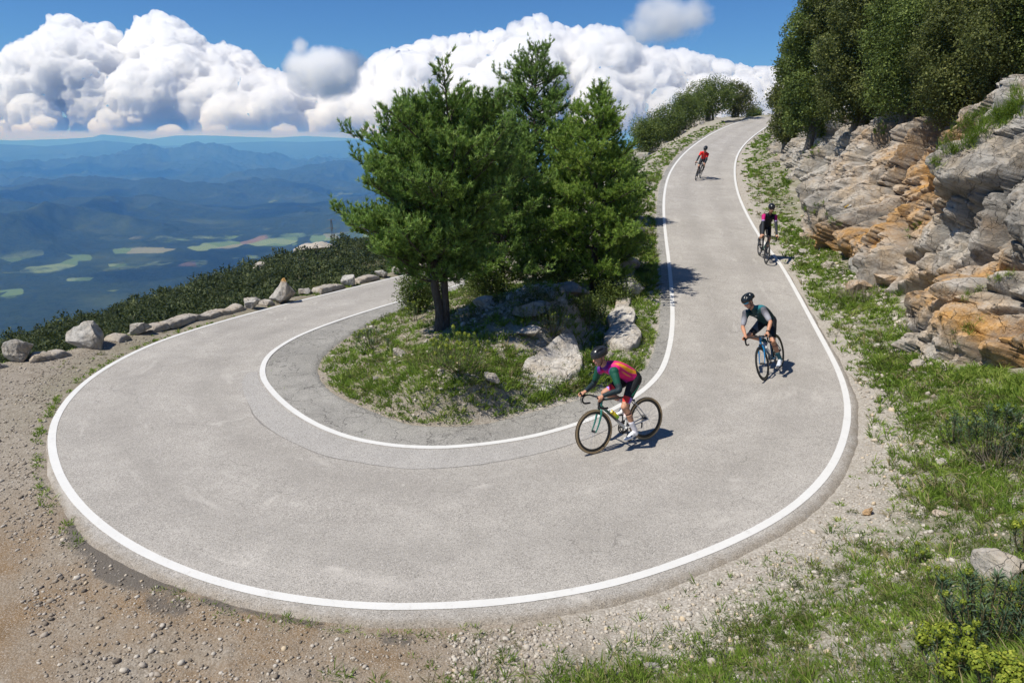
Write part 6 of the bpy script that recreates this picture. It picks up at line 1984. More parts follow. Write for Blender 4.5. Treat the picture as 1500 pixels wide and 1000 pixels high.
def make_person(label, pose, look, group='cyclists riding down the bend'):
    root = empty('person')
    tag(root, label, 'person', group)
    L, Rr = 1, -1
    vox = look.get('voxel', 0.006)
    th = pose['torso']
    hip = A(-0.185, 0, 1.025)
    dv = A(math.cos(th), 0, math.sin(th)); up = A(-math.sin(th), 0, math.cos(th))
    lat = pose.get('lat', 0.0)                           # upper body leaning sideways (+ = left)
    sh = hip + dv * 0.50 + A(0, lat, 0)
    spine = [hip - dv * 0.07 - up * 0.03, hip, hip + dv * .15 + up * .045, hip + dv * .30 + up * .058 + A(0, lat * .4, 0), hip + dv * .42 + up * .04 + A(0, lat * .8, 0), sh + up * 0.012]
    rx_ = np.array([.135, .158, .150, .165, .178, .150]); ry_ = np.array([.09, .112, .102, .108, .105, .07])
    neck0 = sh + dv * .02 + up * .02
    yaw, nod = pose['head']
    # head frame: f looks, u up
    f = A(math.cos(yaw) * math.cos(nod), math.sin(yaw) * math.cos(nod), math.sin(nod)); u = A(0, 0, 1.0)
    u = u + A(0, 1, 0) * pose.get('head_roll', 0.0)
    sd = unit(np.cross(u, f)); u = np.cross(f, sd)
    hc = sh + dv * .115 + A(0, 0, .155) + f * 0.03 + A(0, lat * .35, 0)
    AX = np.array([f, sd, u])
    def H(x, y, z): return hc + f * x + sd * y + u * z
    joints = {}
    for s, nm in ((L, 'l'), (Rr, 'r')):
        S = sh + A(0, s * .175, 0) - up * .012
        W = A(.545, s * .213, .905) + A(0, 0, 0)
        E = ik(S, W, .285, .265, A(-.35, s * pose.get('elbow', .75), -.55))
        Hj = hip + A(.02, s * .088, -.03)
        a = pose['crank'] if s > 0 else pose['crank'] + math.pi
        ped = BB + A(.172 * math.cos(a), s * .118, .172 * math.sin(a) + .022)
        heel_up = 0.035 + 0.05 * (math.sin(a) * 0.5 + 0.5)
        ank = ped + A(-.115, 0, .078 + heel_up)
        K = ik(Hj, ank, .435, .43, A(1.0, s * pose.get('knee_l' if s > 0 else 'knee_r', .10), .25))
        joints[nm] = dict(S=S, W=W, E=E, H=Hj, K=K, A=ank, P=ped, s=s, hu=heel_up)
    # ---- body: one continuous skin surface
    g = Geo()
    loft(g, spine, A(0, 1, 0), rx_ * .95, ry_ * .95)
    chain(g, [neck0 - dv * .04, 0.5 * (neck0 + hc) + A(-.01, 0, -.015), H(-.025, 0, -.03)], [.062, .056, .056])
    ball(g, H(-.012, 0, .045), A(.098, .076, .098), 3, AX)
    ball(g, H(.022, 0, -.035), A(.068, .060, .085), 3, AX)
    ball(g, H(.052, 0, -.088), A(.034, .036, .026), 2, AX)
    chain(g, [H(.078, 0, .028), H(.100, 0, -.002), H(.108, 0, -.018)], [.012, .013, .015], 8)
    ball(g, H(.092, 0, -.046), A(.010, .024, .007), 2, AX); ball(g, H(.090, 0, -.058), A(.011, .022, .008), 2, AX)
    ball(g, H(.080, .033, .040), A(.014, .022, .008), 2, AX); ball(g, H(.080, -.033, .040), A(.014, .022, .008), 2, AX)
    for s in (1, -1): ball(g, H(-.012, s * .077, .0), A(.022, .010, .032), 2, AX)
    for nm, j in joints.items():
        s = j['s']
        chain(g, [j['S'] - A(0, s * .012, .006), j['S'] * .5 + j['E'] * .5, j['E']], [.046, .042, .036])
        chain(g, [j['E'], j['E'] * .65 + j['W'] * .35, j['W']], [.036, .037, .026])
        fw = unit(j['W'] - j['E'])
        # hand wrapped round the hood
        hd = A(.60, s * .213, .892)
        ball(g, 0.5 * (j['W'] + hd), A(.050, .040, .020), 2)
        ball(g, hd + A(-.005, 0, .004), A(.036, .040, .020), 2)
        for q, (dx, ln) in enumerate(((.022, .95), (.004, 1.05), (-.014, 1.0), (-.031, .82))):   # four fingers down the outside of the lever
            b = hd + A(dx, s * .032, .004)
            chain(g, [b, b + A(.016, s * .010, -.022 * ln), b + A(.018, -s * .004, -.046 * ln), b + A(.010, -s * .022, -.058 * ln)], [.0105, .0098, .009, .008], 8)
        b = hd + A(-.022, -s * .026, .004)              # thumb over the inner side
        chain(g, [b, b + A(.020, -s * .010, -.006), b + A(.042, -s * .006, -.020)], [.0115, .0105, .0095], 8)
        chain(g, [j['H'], j['H'] * .55 + j['K'] * .45, j['K']], [.088, .074, .054])
        kn = unit(j['K'] - 0.5 * (j['H'] + j['A']))
        ball(g, j['K'] + kn * .006, .052, 2)
        cf = j['K'] * .68 + j['A'] * .32 - kn * .018
        chain(g, [j['K'], cf, j['K'] * .25 + j['A'] * .75, j['A']], [.050, .053, .036, .034])
        chain(g, [j['A'] + A(-.005, 0, -.03), j['P'] + A(.03, 0, .022)], [.024, .018], 8, False)
    hair = look.get('hair', A(.03, .018, .012))
    def skin_col(V, N):
        c = np.tile(look.get('skin', SKIN), (len(V), 1))
        n = fbm(V * 14, 3, 5)[:, None]
        c = c * (1 + 0.12 * n)
        d = (V - hc) @ AX.T
        hr = (d[:, 2] > .035) & (d[:, 0] < .055) | ((d[:, 0] < -.03) & (d[:, 2] > -.05) & (np.linalg.norm(d, axis=1) < .15))
        inhead = np.linalg.norm(d - A(0, 0, 0), axis=1) < .17
        c[hr & inhead] = hair
        lips = inhead & (np.abs(d[:, 2] + .052) < .010) & (d[:, 0] > .085) & (np.abs(d[:, 1]) < .024)
        c[lips] = A(.36, .14, .11)
        stub = inhead & (d[:, 2] < -.035) & (d[:, 0] > .0) & ~lips
        c[stub] = c[stub] * A(.72, .72, .78)
        eye = inhead & (np.abs(d[:, 2] - .022) < .009) & (np.abs(np.abs(d[:, 1]) - .032) < .017) & (d[:, 0] > .05)
        c[eye] = A(.05, .035, .03)
        brow = inhead & (np.abs(d[:, 2] - .044) < .006) & (np.abs(np.abs(d[:, 1]) - .033) < .022) & (d[:, 0] > .05)
        c[brow] = hair
        return c
    solid(g, 'body', vox, root, M_SKIN, skin_col, 3)
    # ---- jersey
    g = Geo()
    sp2 = [spine[1] + dv * .02] + spine[2:]
    loft(g, sp2, A(0, 1, 0), rx_[1:] * 1.02 + .004, ry_[1:] * 1.03 + .004)
    chain(g, [neck0 - dv * .05, neck0 + dv * .025 + A(0, 0, .03)], [.075, .066], 12, False)
    sl = look.get('sleeve', .62)
    for j in joints.values():
        e = j['S'] + (j['E'] - j['S']) * sl
        chain(g, [j['S'] - A(0, j['s'] * .03, 0), j['S'] + (j['E'] - j['S']) * .2, e], [.071, .064, .051], 14)
        ball(g, j['S'], .070, 3)
    def jersey_col(V, N):
        t = (V - hip) @ dv; b = (V - hip) @ up
        dl = np.minimum.reduce([np.linalg.norm(V - (j['S'] + np.clip(((V - j['S']) @ (j['E'] - j['S'])) / ((j['E'] - j['S']) @ (j['E'] - j['S'])), 0, 1)[:, None] * (j['E'] - j['S'])), axis=1) for j in joints.values()])
        arm = (dl < .078) & (np.abs(V[:, 1] - lat) > .15) & (t > .30)
        ta = np.maximum.reduce([np.where(np.sign(V[:, 1] - lat) == j['s'], ((V - j['S']) @ (j['E'] - j['S'])) / ((j['E'] - j['S']) @ (j['E'] - j['S'])), -9) for j in joints.values()])
        return look['jersey'](V, t, b, arm, ta)
    solid(g, 'jersey', vox * 1.1, root, M_CLOTH, jersey_col, 3)
    # ---- arm warmers
    if look.get('warmers') is not None:
        for j in joints.values():
            g = Geo()
            a0 = j['S'] + (j['E'] - j['S']) * (sl - .08); a1 = j['E'] + (j['W'] - j['E']) * .93
            chain(g, [a0, j['E'], j['E'] * .6 + j['W'] * .4, a1], [.049, .047, .043, .032], 12)
            wc = look['warmers']
            solid(g, 'arm_warmer', vox * 1.1, root, M_CLOTH, wc if not callable(wc) else (lambda V, N, j=j: wc(V, j)), 2)
    # ---- shorts
    g = Geo()
    loft(g, [spine[0], spine[1], spine[1] + dv * .09 + up * .03], A(0, 1, 0), rx_[[0, 1, 2]] + .009, ry_[[0, 1, 2]] + .009)
    for j in joints.values():
        e = j['H'] + (j['K'] - j['H']) * .80
        chain(g, [j['H'] - A(.02, 0, -.02), j['H'] + (j['K'] - j['H']) * .4, e], [.102, .086, .066], 16)
    def shorts_col(V, N):
        tl = np.full(len(V), -1.0); sdv = np.zeros(len(V))
        for j in joints.values():
            d = j['K'] - j['H']; t = ((V - j['H']) @ d) / (d @ d)
            m = np.sign(V[:, 1]) == j['s']
            tl = np.where(m, t, tl); sdv = np.where(m, (V[:, 1] - j['H'][1]) * j['s'], sdv)
        return look['shorts'](V, tl, sdv)
    solid(g, 'shorts', vox * 1.1, root, M_CLOTH, shorts_col, 3)
    # ---- socks and shoes
    for j in joints.values():
        g = Geo()
        d = j['A'] - j['K']
        chain(g, [j['K'] + d * .66, j['K'] + d * .82, j['A'], j['A'] + A(.01, 0, -.04)], [.046, .042, .041, .042], 12)
        solid(g, 'sock', vox, root, M_CLOTH, look['sock'], 2)
        g = Geo()
        p = j['P']; an = j['A']; hu = j['hu']
        loft(g, [p + A(-.165, 0, .04 + hu), p + A(-.14, 0, .035 + hu), p + A(-.07, 0, .038 + hu * .6), p + A(0, 0, .022), p + A(.07, 0, .012), p + A(.098, 0, .008)], A(0, 1, 0), [.022, .034, .036, .046, .040, .016], [.026, .046, .048, .034, .024, .012], 16)
        chain(g, [an + A(-.005, 0, -.055), an + A(-.002, 0, -.03)], [.044, .042], 12, False)
        sole_z = p[2]
        sc = look['shoe']
        def shoe_col(V, N, p=p, sc=sc, hu=hu):
            bot = V[:, 2] - (p[2] - .012 + np.clip((p[0] - V[:, 0]) / .16, 0, 1) * (hu + .008))
            c = np.tile(np.asarray(sc, float), (len(V), 1))
            c[bot < .012] = A(.03, .03, .03)
            dial = np.linalg.norm(V - (p + A(-.02, j['s'] * .035, .045 + hu * .2)), axis=1) < .012
            c[dial] = A(.03, .03, .03)
            return c
        solid(g, 'shoe', vox, root, M_PAINTED if look.get('gloss') else M_CLOTH, shoe_col, 2)
    # ---- helmet
    V, F = ico(5)
    V = V.copy()
    keep = V[:, 2] > -0.34 - 0.10 * V[:, 0]
    az_ = np.arctan2(V[:, 1], V[:, 2] + .55)
    ribs = np.cos(az_ * 11.0)
    groove = sstep(0.05, 0.5, ribs) * sstep(-.95, -.6, V[:, 0]) * sstep(.98, .7, np.abs(V[:, 1])) * sstep(0.05, 0.35, V[:, 2])
    groove = groove * sstep(-0.2, .25, np.sin(V[:, 0] * 5.2 + 0.9) + .55)
    V[:, 2] = np.where(keep, V[:, 2], -0.34 - 0.10 * V[:, 0])
    tail = sstep(0.2, -1, V[:, 0]) * 0.10
    Vh = np.column_stack([V[:, 0] * (.138 + 0.02 * (V[:, 0] < 0)), V[:, 1] * .104, V[:, 2] * (.106 + tail * 0.1)])
    Vh = Vh * (1 - 0.16 * groove)[:, None]
    Vw = hc + (Vh[:, 0] - .016)[:, None] * f + Vh[:, 1][:, None] * sd + (Vh[:, 2] + .062)[:, None] * u
    me = mesh_np('helmet', Vw, F, True)
    base = np.asarray(look['helmet'], float)
    c = base[None, :] * (1 - 0.85 * groove[:, None])
    at = me.attributes.new('col', 'FLOAT_COLOR', 'POINT'); at.data.foreach_set('color', np.concatenate([c, np.ones((len(c), 1))], 1).astype(np.float32).ravel())
    ho = link('helmet', me, root, M_SHELL)
    g = Geo()                                           # chin straps
    for s in (1, -1): chain(g, [H(.02, s * .083, .03), H(.012, s * .074, -.05), H(.030, s * .03, -.112), H(.034, 0, -.118)], [.005, .005, .005, .005], 6)
    raw(g, 'strap', ho, M_BLACK)
    if look.get('lens') is not None:
        g = Geo()
        n = 13; a = np.linspace(-1.15, 1.15, n)
        rows = []
        for zz_, rr_ in ((.045, .096), (.03, .101), (.010, .100), (-.004, .094)):
            rows.append(np.array([H(rr_ * math.cos(q) * 1.04 + .004, rr_ * 0.80 * math.sin(q), zz_ - .012 * (abs(q) > .2) * 0 + (-.006 if (abs(q) < .15 and zz_ < .02) else 0)) for q in a]))
        Vl = np.vstack(rows); g.add(Vl, grid_faces(4, n))
        Vl2 = np.vstack([r_ - f * .004 for r_ in rows]); g.add(Vl2, grid_faces(4, n)[:, ::-1])
        so_ = raw(g, 'sunglasses', root, look['lens'])
        for s in (1, -1):
            g = Geo(); chain(g, [H(.04, s * .080, .035), H(-.03, s * .084, .025)], [.004, .004], 6, False)
            raw(g, 'temple', so_, M_BLACK)
    if look.get('watch'):
        g = Geo(); j = joints['l']; d = unit(j['W'] - j['E']); p = j['W'] - d * .035
        V, F = tube(np.array([p - d * .012, p + d * .012]), np.array([.034, .034]), 12); g.add(V, F); caps(g, 2, 12)
        raw(g, 'wristwatch', root, M_BLACK)
    return root

def place(objs, front_px, heading, lean, z_f=0.0):
    """front tyre touches the road under a pixel; heading is the plan direction of travel"""
    Fp = on_road(*front_px); h = np.array(heading, float); h /= np.linalg.norm(h)
    Rp = Fp[:2] - h * 0.995
    Fz = zroad(*Fp[:2]) + 0.005; Rz = zroad(*Rp) + 0.005
    X = unit(np.array([Fp[0] - Rp[0], Fp[1] - Rp[1], Fz - Rz]))
    org = np.array([Rp[0], Rp[1], Rz]) + X * 0.41
    Y = unit(np.cross([0, 0, 1.0], X)); Z = np.cross(X, Y)
    M = Matrix(((X[0], Y[0], Z[0], org[0]), (X[1], Y[1], Z[1], org[1]), (X[2], Y[2], Z[2], org[2]), (0, 0, 0, 1)))
    M = M @ Matrix.Rotation(lean, 4, 'X')               # + leans to the rider's right
    for o in objs: o.matrix_world = M

# ---- cyclist at the front: pink, orange and purple jersey with green sleeves
def jersey1(V, t, b, arm, ta):
    mag = A(.68, .010, .17); ora = A(.82, .34, .02); pur = A(.10, .015, .22); grn = A(.008, .080, .048)
    c = np.tile(mag, (len(V), 1))
    phi = np.degrees(np.arctan2(np.abs(V[:, 1]), b + .005))
    k = sstep(13, 7, np.abs(phi - 52 - 10 * np.sin(t * 8))) * sstep(.0, .06, t) * sstep(.52, .40, t)
    k = np.maximum(k, .8 * sstep(6, 3, np.abs(phi - 24)) * sstep(.45, .3, t))
    k = np.maximum(k, .7 * sstep(5, 2, np.abs(phi - 84 - 6 * np.sin(t * 11))) * sstep(.1, .2, t) * sstep(.4, .3, t))
    c = c + (ora - c) * np.clip(k, 0, 1)[:, None]
    p = np.maximum(sstep(.49, .56, t), .8 * sstep(-.04, -.10, b))
    c = c + (pur - c) * np.clip(p, 0, 1)[:, None]
    c[arm] = grn
    return c
def shorts1(V, tl, sdv):
    c = np.tile(A(.012, .014, .016), (len(V), 1))
    bnd = tl > .64
    q = np.sin((V[:, 0] * 40 + V[:, 2] * 20))
    c[bnd] = A(.62, .012, .10)
    c[bnd & (q > .35)] = A(.32, .22, .62)
    c[bnd & (q < -.55)] = A(.72, .05, .04)
    txt = (np.abs(sdv - .07) < .05) & (tl > .12) & (tl < .58) & (np.sin(tl * 95) > -.1) & (np.abs(V[:, 0] - V[:, 0]) < 1)
    lane = np.abs((V[:, 0] + .02) * .5 + (V[:, 2] - .82) * .55 + .02) < .012
    c[txt & lane] = A(.03, .42, .22)
    return c
def warm1(V, j):
    t = ((V - j['S']) @ (j['E'] - j['S'])) / ((j['E'] - j['S']) @ (j['E'] - j['S']))
    k = sstep(.60, .80, t)[:, None]
    return A(.008, .080, .048) * (1 - k) + A(.014, .028, .034) * k
frame1 = lambda V: np.where(((V[:, 0] > .30) & (V[:, 2] < .80))[:, None], A(.03, .17, .13), np.where(((V[:, 2] < .45) & (V[:, 0] < .14) | (V[:, 0] < -.16))[:, None], A(.55, .56, .56), A(.02, .03, .03)))
cr1 = R(-82)
b1 = make_bike('black and green road bicycle with tan walled tyres in the foreground', frame1, cr1, tan=True)
p1_ = make_person('cyclist in pink and orange jersey with green sleeves, in the foreground beside the island', dict(torso=R(24), head=(R(4), R(-10)), crank=cr1, knee_l=.02, knee_r=.10, elbow=.55),
    dict(jersey=jersey1, shorts=shorts1, warmers=warm1, sock=A(.78, .76, .80), shoe=A(.80, .80, .80), helmet=A(.022, .023, .025), sleeve=.66, gloss=True, skin=A(.52, .27, .17)))
bt1 = bottle('green and yellow water bottle on the down tube of the front bicycle', A(.130, 0, .455), A(.275, 0, .60), (A(.10, .45, .02), A(.75, .55, .02), A(.75, .75, .75)))
bt2 = bottle('white and red water bottle on the seat tube of the front bicycle', A(-.020, 0, .43), A(-.075, 0, .62), (A(.80, .80, .80), A(.75, .06, .04), A(.8, .8, .8)))
place((b1, p1_, bt1, bt2), (872, 664), (-.87, -.50), R(9))

# ---- second: blue bicycle
def jersey2(V, t, b, arm, ta):
    c = np.tile(A(.010, .042, .044), (len(V), 1))
    k = sstep(.36, .46, t) * sstep(-.02, .06, b)
    c = c + (A(.02, .17, .20) - c) * k[:, None]
    g_ = (A(.10, .10, .115)[None, :] * (1 - sstep(.1, .6, ta))[:, None] + A(.33, .33, .36)[None, :] * sstep(.1, .6, ta)[:, None])
    c[arm] = g_[arm]
    lg = (np.abs(V[:, 1] + .06) < .02) & (np.abs(t - .40) < .008) & (b < 0)
    c[lg] = A(.7, .7, .7)
    return c
def shorts2(V, tl, sdv):
    c = np.tile(A(.010, .011, .013), (len(V), 1))
    c[(tl > .1) & (tl < .62) & (V[:, 1] < 0) & (sdv > .035)] = A(.11, .12, .14)
    return c
frame2 = lambda V: np.where(((V[:, 0] > .40) | ((V[:, 0] > .2) & (V[:, 2] < .6)))[:, None], A(.012, .16, .36), A(.012, .05, .10))
cr2 = R(-78)
b2 = make_bike('blue road bicycle leaning into the bend in the middle of the road', frame2, cr2)
p2_ = make_person('cyclist in dark green jersey with grey sleeves and blue sunglasses on the blue bicycle', dict(torso=R(35), head=(R(-36), R(-14)), crank=cr2, knee_l=.05, knee_r=.55, elbow=.8, lat=-.05, head_roll=-.10),
    dict(jersey=jersey2, shorts=shorts2, warmers=None, sock=A(.02, .10, .13), shoe=A(.50, .53, .58), helmet=A(.012, .016, .018), sleeve=.78, lens=M_LENS_B, watch=True, skin=A(.50, .25, .15)))
bt3 = bottle('white water bottle on the down tube of the blue bicycle', A(.130, 0, .455), A(.275, 0, .60), (A(.75, .75, .75), A(.75, .75, .75), A(.1, .3, .4)))
place((b2, p2_, bt3), (1122, 557), (-.60, -.80), R(18))

# ---- third: black kit with magenta sleeves
def jersey3(V, t, b, arm, ta):
    c = np.tile(A(.008, .008, .012), (len(V), 1))
    c[arm] = A(.50, .008, .16)
    c[arm & (ta > .52)] = A(.40, .30, .55)
    return c
frame3 = lambda V: np.where(((V[:, 0] > .05) & (V[:, 0] < .42) & (V[:, 2] < .72))[:, None], A(.02, .16, .12), A(.012, .014, .016))
cr3 = R(-60)
b3 = make_bike('dark green and black road bicycle on the right edge line', frame3, cr3)
p3_ = make_person('cyclist in black jersey with magenta sleeves riding along the right edge line', dict(torso=R(52), head=(R(0), R(-4)), crank=cr3, knee_l=.05, knee_r=.08, elbow=.5),
    dict(jersey=jersey3, shorts=lambda V, tl, sdv: np.tile(A(.010, .010, .012), (len(V), 1)), warmers=A(.018, .022, .028), sock=A(.05, .06, .07), shoe=A(.03, .035, .04), helmet=A(.012, .012, .014), sleeve=.62, lens=M_LENS_D, voxel=.007))
place((b3, p3_), (1121, 386), (-.12, -.99), R(-2))

# ---- fourth: red jersey
def jersey4(V, t, b, arm, ta):
    c = np.tile(A(.72, .016, .014), (len(V), 1))
    zip_ = (np.abs(V[:, 1]) < .008) & (b < 0)
    c[zip_] = A(.5, .3, .25)
    return c
frame4 = lambda V: np.tile(A(.03, .034, .04), (len(V), 1))
cr4 = R(100)
b4 = make_bike('black road bicycle farthest up the climbing road', frame4, cr4)
p4_ = make_person('cyclist in bright red jersey farthest up the climbing road', dict(torso=R(40), head=(R(0), R(-22)), crank=cr4, knee_l=.12, knee_r=.10, elbow=.75, lat=.02),
    dict(jersey=jersey4, shorts=lambda V, tl, sdv: np.tile(A(.014, .018, .024), (len(V), 1)), warmers=A(.014, .02, .028), sock=A(.015, .015, .017), shoe=A(.02, .02, .022), helmet=A(.02, .024, .028), sleeve=.60, lens=M_LENS_D, voxel=.008))
place((b4, p4_), (1019, 264), (-.45, -.89), R(-12))
# ------------------------------------------------------------------ valley, far hills
def ridge_line(pts):
    px = np.array([p[0] for p in pts], float)
    az = np.arctan2(px - 750, F_PX * CP)            # plan azimuth near eye level
    row = np.array([p[1] for p in pts], float)
    el = np.array([ray(a, b)[2] / math.hypot(ray(a, b)[0], ray(a, b)[1]) for a, b in zip(px, row)])
    return az, el
BASE = -620.0
fa = np.radians(np.concatenate([np.linspace(-60, -41, 40, endpoint=False), np.linspace(-41, 6, 620), np.linspace(6, 60, 60)[1:]]))
fr = np.concatenate([np.geomspace(180, 2000, 40, endpoint=False), np.geomspace(2000, 39000, 560)])
FA, FR = np.meshgrid(fa, fr, indexing='ij')
fx = FR * np.sin(FA); fy = FR * np.cos(FA)
fz = BASE + (0 - 60 - BASE) * np.exp(-((FR - 180) / 700.0).clip(0) * 2.2)
P3 = np.column_stack([fx.ravel(), fy.ravel(), np.zeros(fx.size)])
def r2(sc, seed, o=5): return ridged(P3 / sc + seed * 3.7, o, seed).reshape(fx.shape)
RIDGES = [ # (skyline pixels, distance, near slope length, far slope length, noise scale, noise share)
 ([(-400,330),(-100,318),(0,306),(60,300),(105,291),(165,302),(230,315),(330,330),(430,318),(520,308),(700,320),(1100,330),(1700,330)], 5100, 620, 900, 1000, 0.5),
 ([(-400,290),(0,282),(90,281),(170,275),(215,284),(260,283),(320,293),(380,306),(440,296),(500,290),(560,285),(700,280),(1700,280)], 6400, 1300, 1200, 1300, 0.6),
 ([(-400,270),(0,268),(60,270),(130,262),(190,259),(250,257),(330,260),(400,256),(440,262),(500,262),(560,258),(1700,260)], 8600, 1700, 1500, 1700, 0.5),
 ([(-400,262),(0,262),(200,258),(350,258),(370,247),(400,241),(450,238),(500,231),(560,229),(700,226),(1700,230)], 11000, 2000, 1800, 2100, 0.45),
 ([(-400,222),(0,221),(60,229),(110,231),(180,224),(222,216),(245,208),(285,214),(318,201),(345,201),(380,211),(410,220),(470,227),(560,224),(1700,224)], 15500, 2800, 2600, 3300, 0.28),
 ([(-400,213),(0,213),(60,211),(120,214),(200,206),(280,214),(340,211),(420,207),(470,208),(560,205),(1700,210)], 22500, 3500, 3500, 5000, 0.06),
 ([(-400,204),(0,203),(80,206),(150,203.5),(186,201),(197,197.0),(230,199.6),(262,204.2),(296,198.6),(350,198.8),(430,202),(470,199),(560,204),(1700,202)], 34000, 5000, 5000, 8000, 0.04),
]
for i, (pts, D0, w1, w2, ns, share) in enumerate(RIDGES):
    az, el = ridge_line(pts)
    e = np.interp(fa, az, el)[:, None]
    wob = ((fbm2(fa * 9, fa * 0, 3, 31 + i) * 0.10) * D0)[:, None]
    D = D0 + wob
    crest = CAMH + e * D
    t = FR - D + (0.55 * w1 * fbm(P3 / (ns * 0.9) + 13 * i, 4, 231 + i)).reshape(fx.shape) * (1 if i < 5 else 0.3)
    prof = np.where(t < 0, np.exp(-(np.abs(t) / w1) ** 1.15), np.exp(-(np.abs(t) / (0.8 * w2)) ** 1.25))
    h = (crest - BASE) * prof
    nz = r2(ns, 41 + i)
    h = h * (1 + share * (nz - 0.66) * np.clip(np.abs(t) / w1, 0.08, 1) * 2.0)
    fz = np.maximum(fz, BASE + h)
rel_ = np.clip((fz - BASE) / 120, 0, 1)
fz = fz + rel_ * np.clip(FR / 6000, 0.7, 3) * (70 * (ridged(P3 / 900.0 + 5, 5, 301) - 0.66).reshape(fx.shape) + 26 * (ridged(P3 / 330.0 + 9, 4, 302) - 0.66).reshape(fx.shape)) * (FR < 20000)
fz = fz + 7 * fbm(P3 / 260.0, 4, 77).reshape(fx.shape) * np.clip((fz - BASE) / 120, 0.05, 1)
hpx, hrow, _ = project(np.column_stack([fx.ravel(), fy.ravel(), fz.ravel()]))
def fseg(x0, y0, x1, y1, wd):
    d = np.array([x1 - x0, y1 - y0], float)
    q = np.column_stack([hpx - x0, hrow - y0]); t = np.clip((q @ d) / (d @ d), 0, 1)
    return np.exp(-((q - t[:, None] * d) ** 2).sum(1) / wd ** 2)
belt_ = np.clip(fseg(-60, 384, 130, 377, 5) + fseg(-20, 373, 60, 369, 4) + 0.42 * fseg(-60, 400, 300, 385, 7) + 0.4 * fseg(150, 350, 500, 345, 6) + fseg(170, 368, 300, 364, 4.5) + fseg(300, 360, 430, 354, 5) + 0.7 * fseg(100, 410, 140, 408, 2.5) + fseg(-10, 430, 30, 426, 5) + fseg(460, 350, 540, 344, 5) + fseg(40, 388, 110, 386, 3), 0, 1)
hills_me = mesh_np('hills', np.column_stack([fx.ravel(), fy.ravel(), fz.ravel()]), grid_faces(len(fa), len(fr)), True,
                   {'belt': belt_, 'hgt': np.clip((fz.ravel() - BASE) / 100.0, 0, 5)})
def hills_mat():
    t = NT('wooded_hills')
    p = t.pos()
    n1 = t.noise(0.0016, p, 5, 0.6); n2 = t.noise(0.012, p, 6, 0.7); n3 = t.noise(0.05, p, 4, 0.7)
    wood = t.mix(n2, (0.012, 0.022, 0.010), (0.045, 0.060, 0.026))
    wood = t.mix(t.ramp(n3, [(0.45, 0), (0.7, 0.8)]), wood, (0.006, 0.012, 0.006))
    wood = t.mix(t.ramp(n1, [(0.54, 0), (0.68, 0.5)]), wood, (0.075, 0.095, 0.035))
    # valley floor: fields among woods
    sx = t.n('VectorMath', {0: p, 1: (1.0, 0.55, 1.0)}, operation='MULTIPLY').outputs[0]
    v = t.n('TexVoronoi', {'Vector': sx, 'Scale': 0.0075, 'Randomness': 0.9})
    rv = t.n('SeparateColor', {0: v.outputs['Color']})
    field = t.ramp(rv.outputs[1], [(0.0, (0.11, 0.165, 0.06)), (0.35, (0.16, 0.205, 0.085)), (0.6, (0.10, 0.15, 0.05)), (0.78, (0.19, 0.19, 0.11)), (0.92, (0.17, 0.12, 0.08)), (1.0, (0.17, 0.23, 0.08))], 'CONSTANT')
    belt = t.ramp(t.math('ADD', t.attr('belt'), t.math('MULTIPLY', t.math('SUBTRACT', t.noise(0.006, p, 5, 0.7), 0.5), 1.6)), [(0.30, 0), (0.55, 1)])
    isf = t.math('MULTIPLY', t.ramp(rv.outputs[0], [(0.22, 0), (0.25, 1)]), belt)
    floor = t.ramp(t.attr('hgt'), [(0.35, 1), (0.8, 0)])
    col = t.mix(t.math('MULTIPLY', isf, floor), wood, field)
    # clearings on the slopes
    cl = t.math('MULTIPLY', t.ramp(t.noise(0.0042, p, 3, 0.5), [(0.66, 0), (0.70, 0.8)]), t.ramp(t.attr('hgt'), [(0.02, 1), (0.5, 0)]))
    col = t.mix(cl, col, (0.2, 0.26, 0.09))
    t.bsdf(Base_Color=col, Roughness=1.0, Specular_IOR_Level=0.0, Normal=t.bump(n3, 0.6, 10.0))
    return t.m
tag(link('hills', hills_me, None, hills_mat()), kind='structure')

# haze: one closed box of pale air
def haze():
    t = NT('haze_air')
    v = t.n('VolumePrincipled', {'Color': (0.13, 0.40, 1.0, 1), 'Density': 0.95e-4, 'Anisotropy': 0.1, 'Absorption Color': (1, 1, 1, 1)})
    for k in ('Density Attribute', 'Color Attribute', 'Temperature Attribute'):
        try: v.inputs[k].default_value = ''
        except Exception: pass
    t.t.links.new(v.outputs[0], t.out.inputs[1])
    bm = bmesh.new(); bmesh.ops.create_cube(bm, size=1.0)
    me = bpy.data.meshes.new('haze'); bm.to_mesh(me); bm.free()
    o = link('haze', me, None, t.m)
    zb, zt = float(min(fz.min(), tz.min())) - 1.5, max(14.0, float(fz.max()) + 3)
    print('HAZE TOP', zt)
    o.scale = (84000, 84000, zt - zb); o.location = (0, 0, 0.5 * (zt + zb))
    tag(o, kind='stuff')
haze()
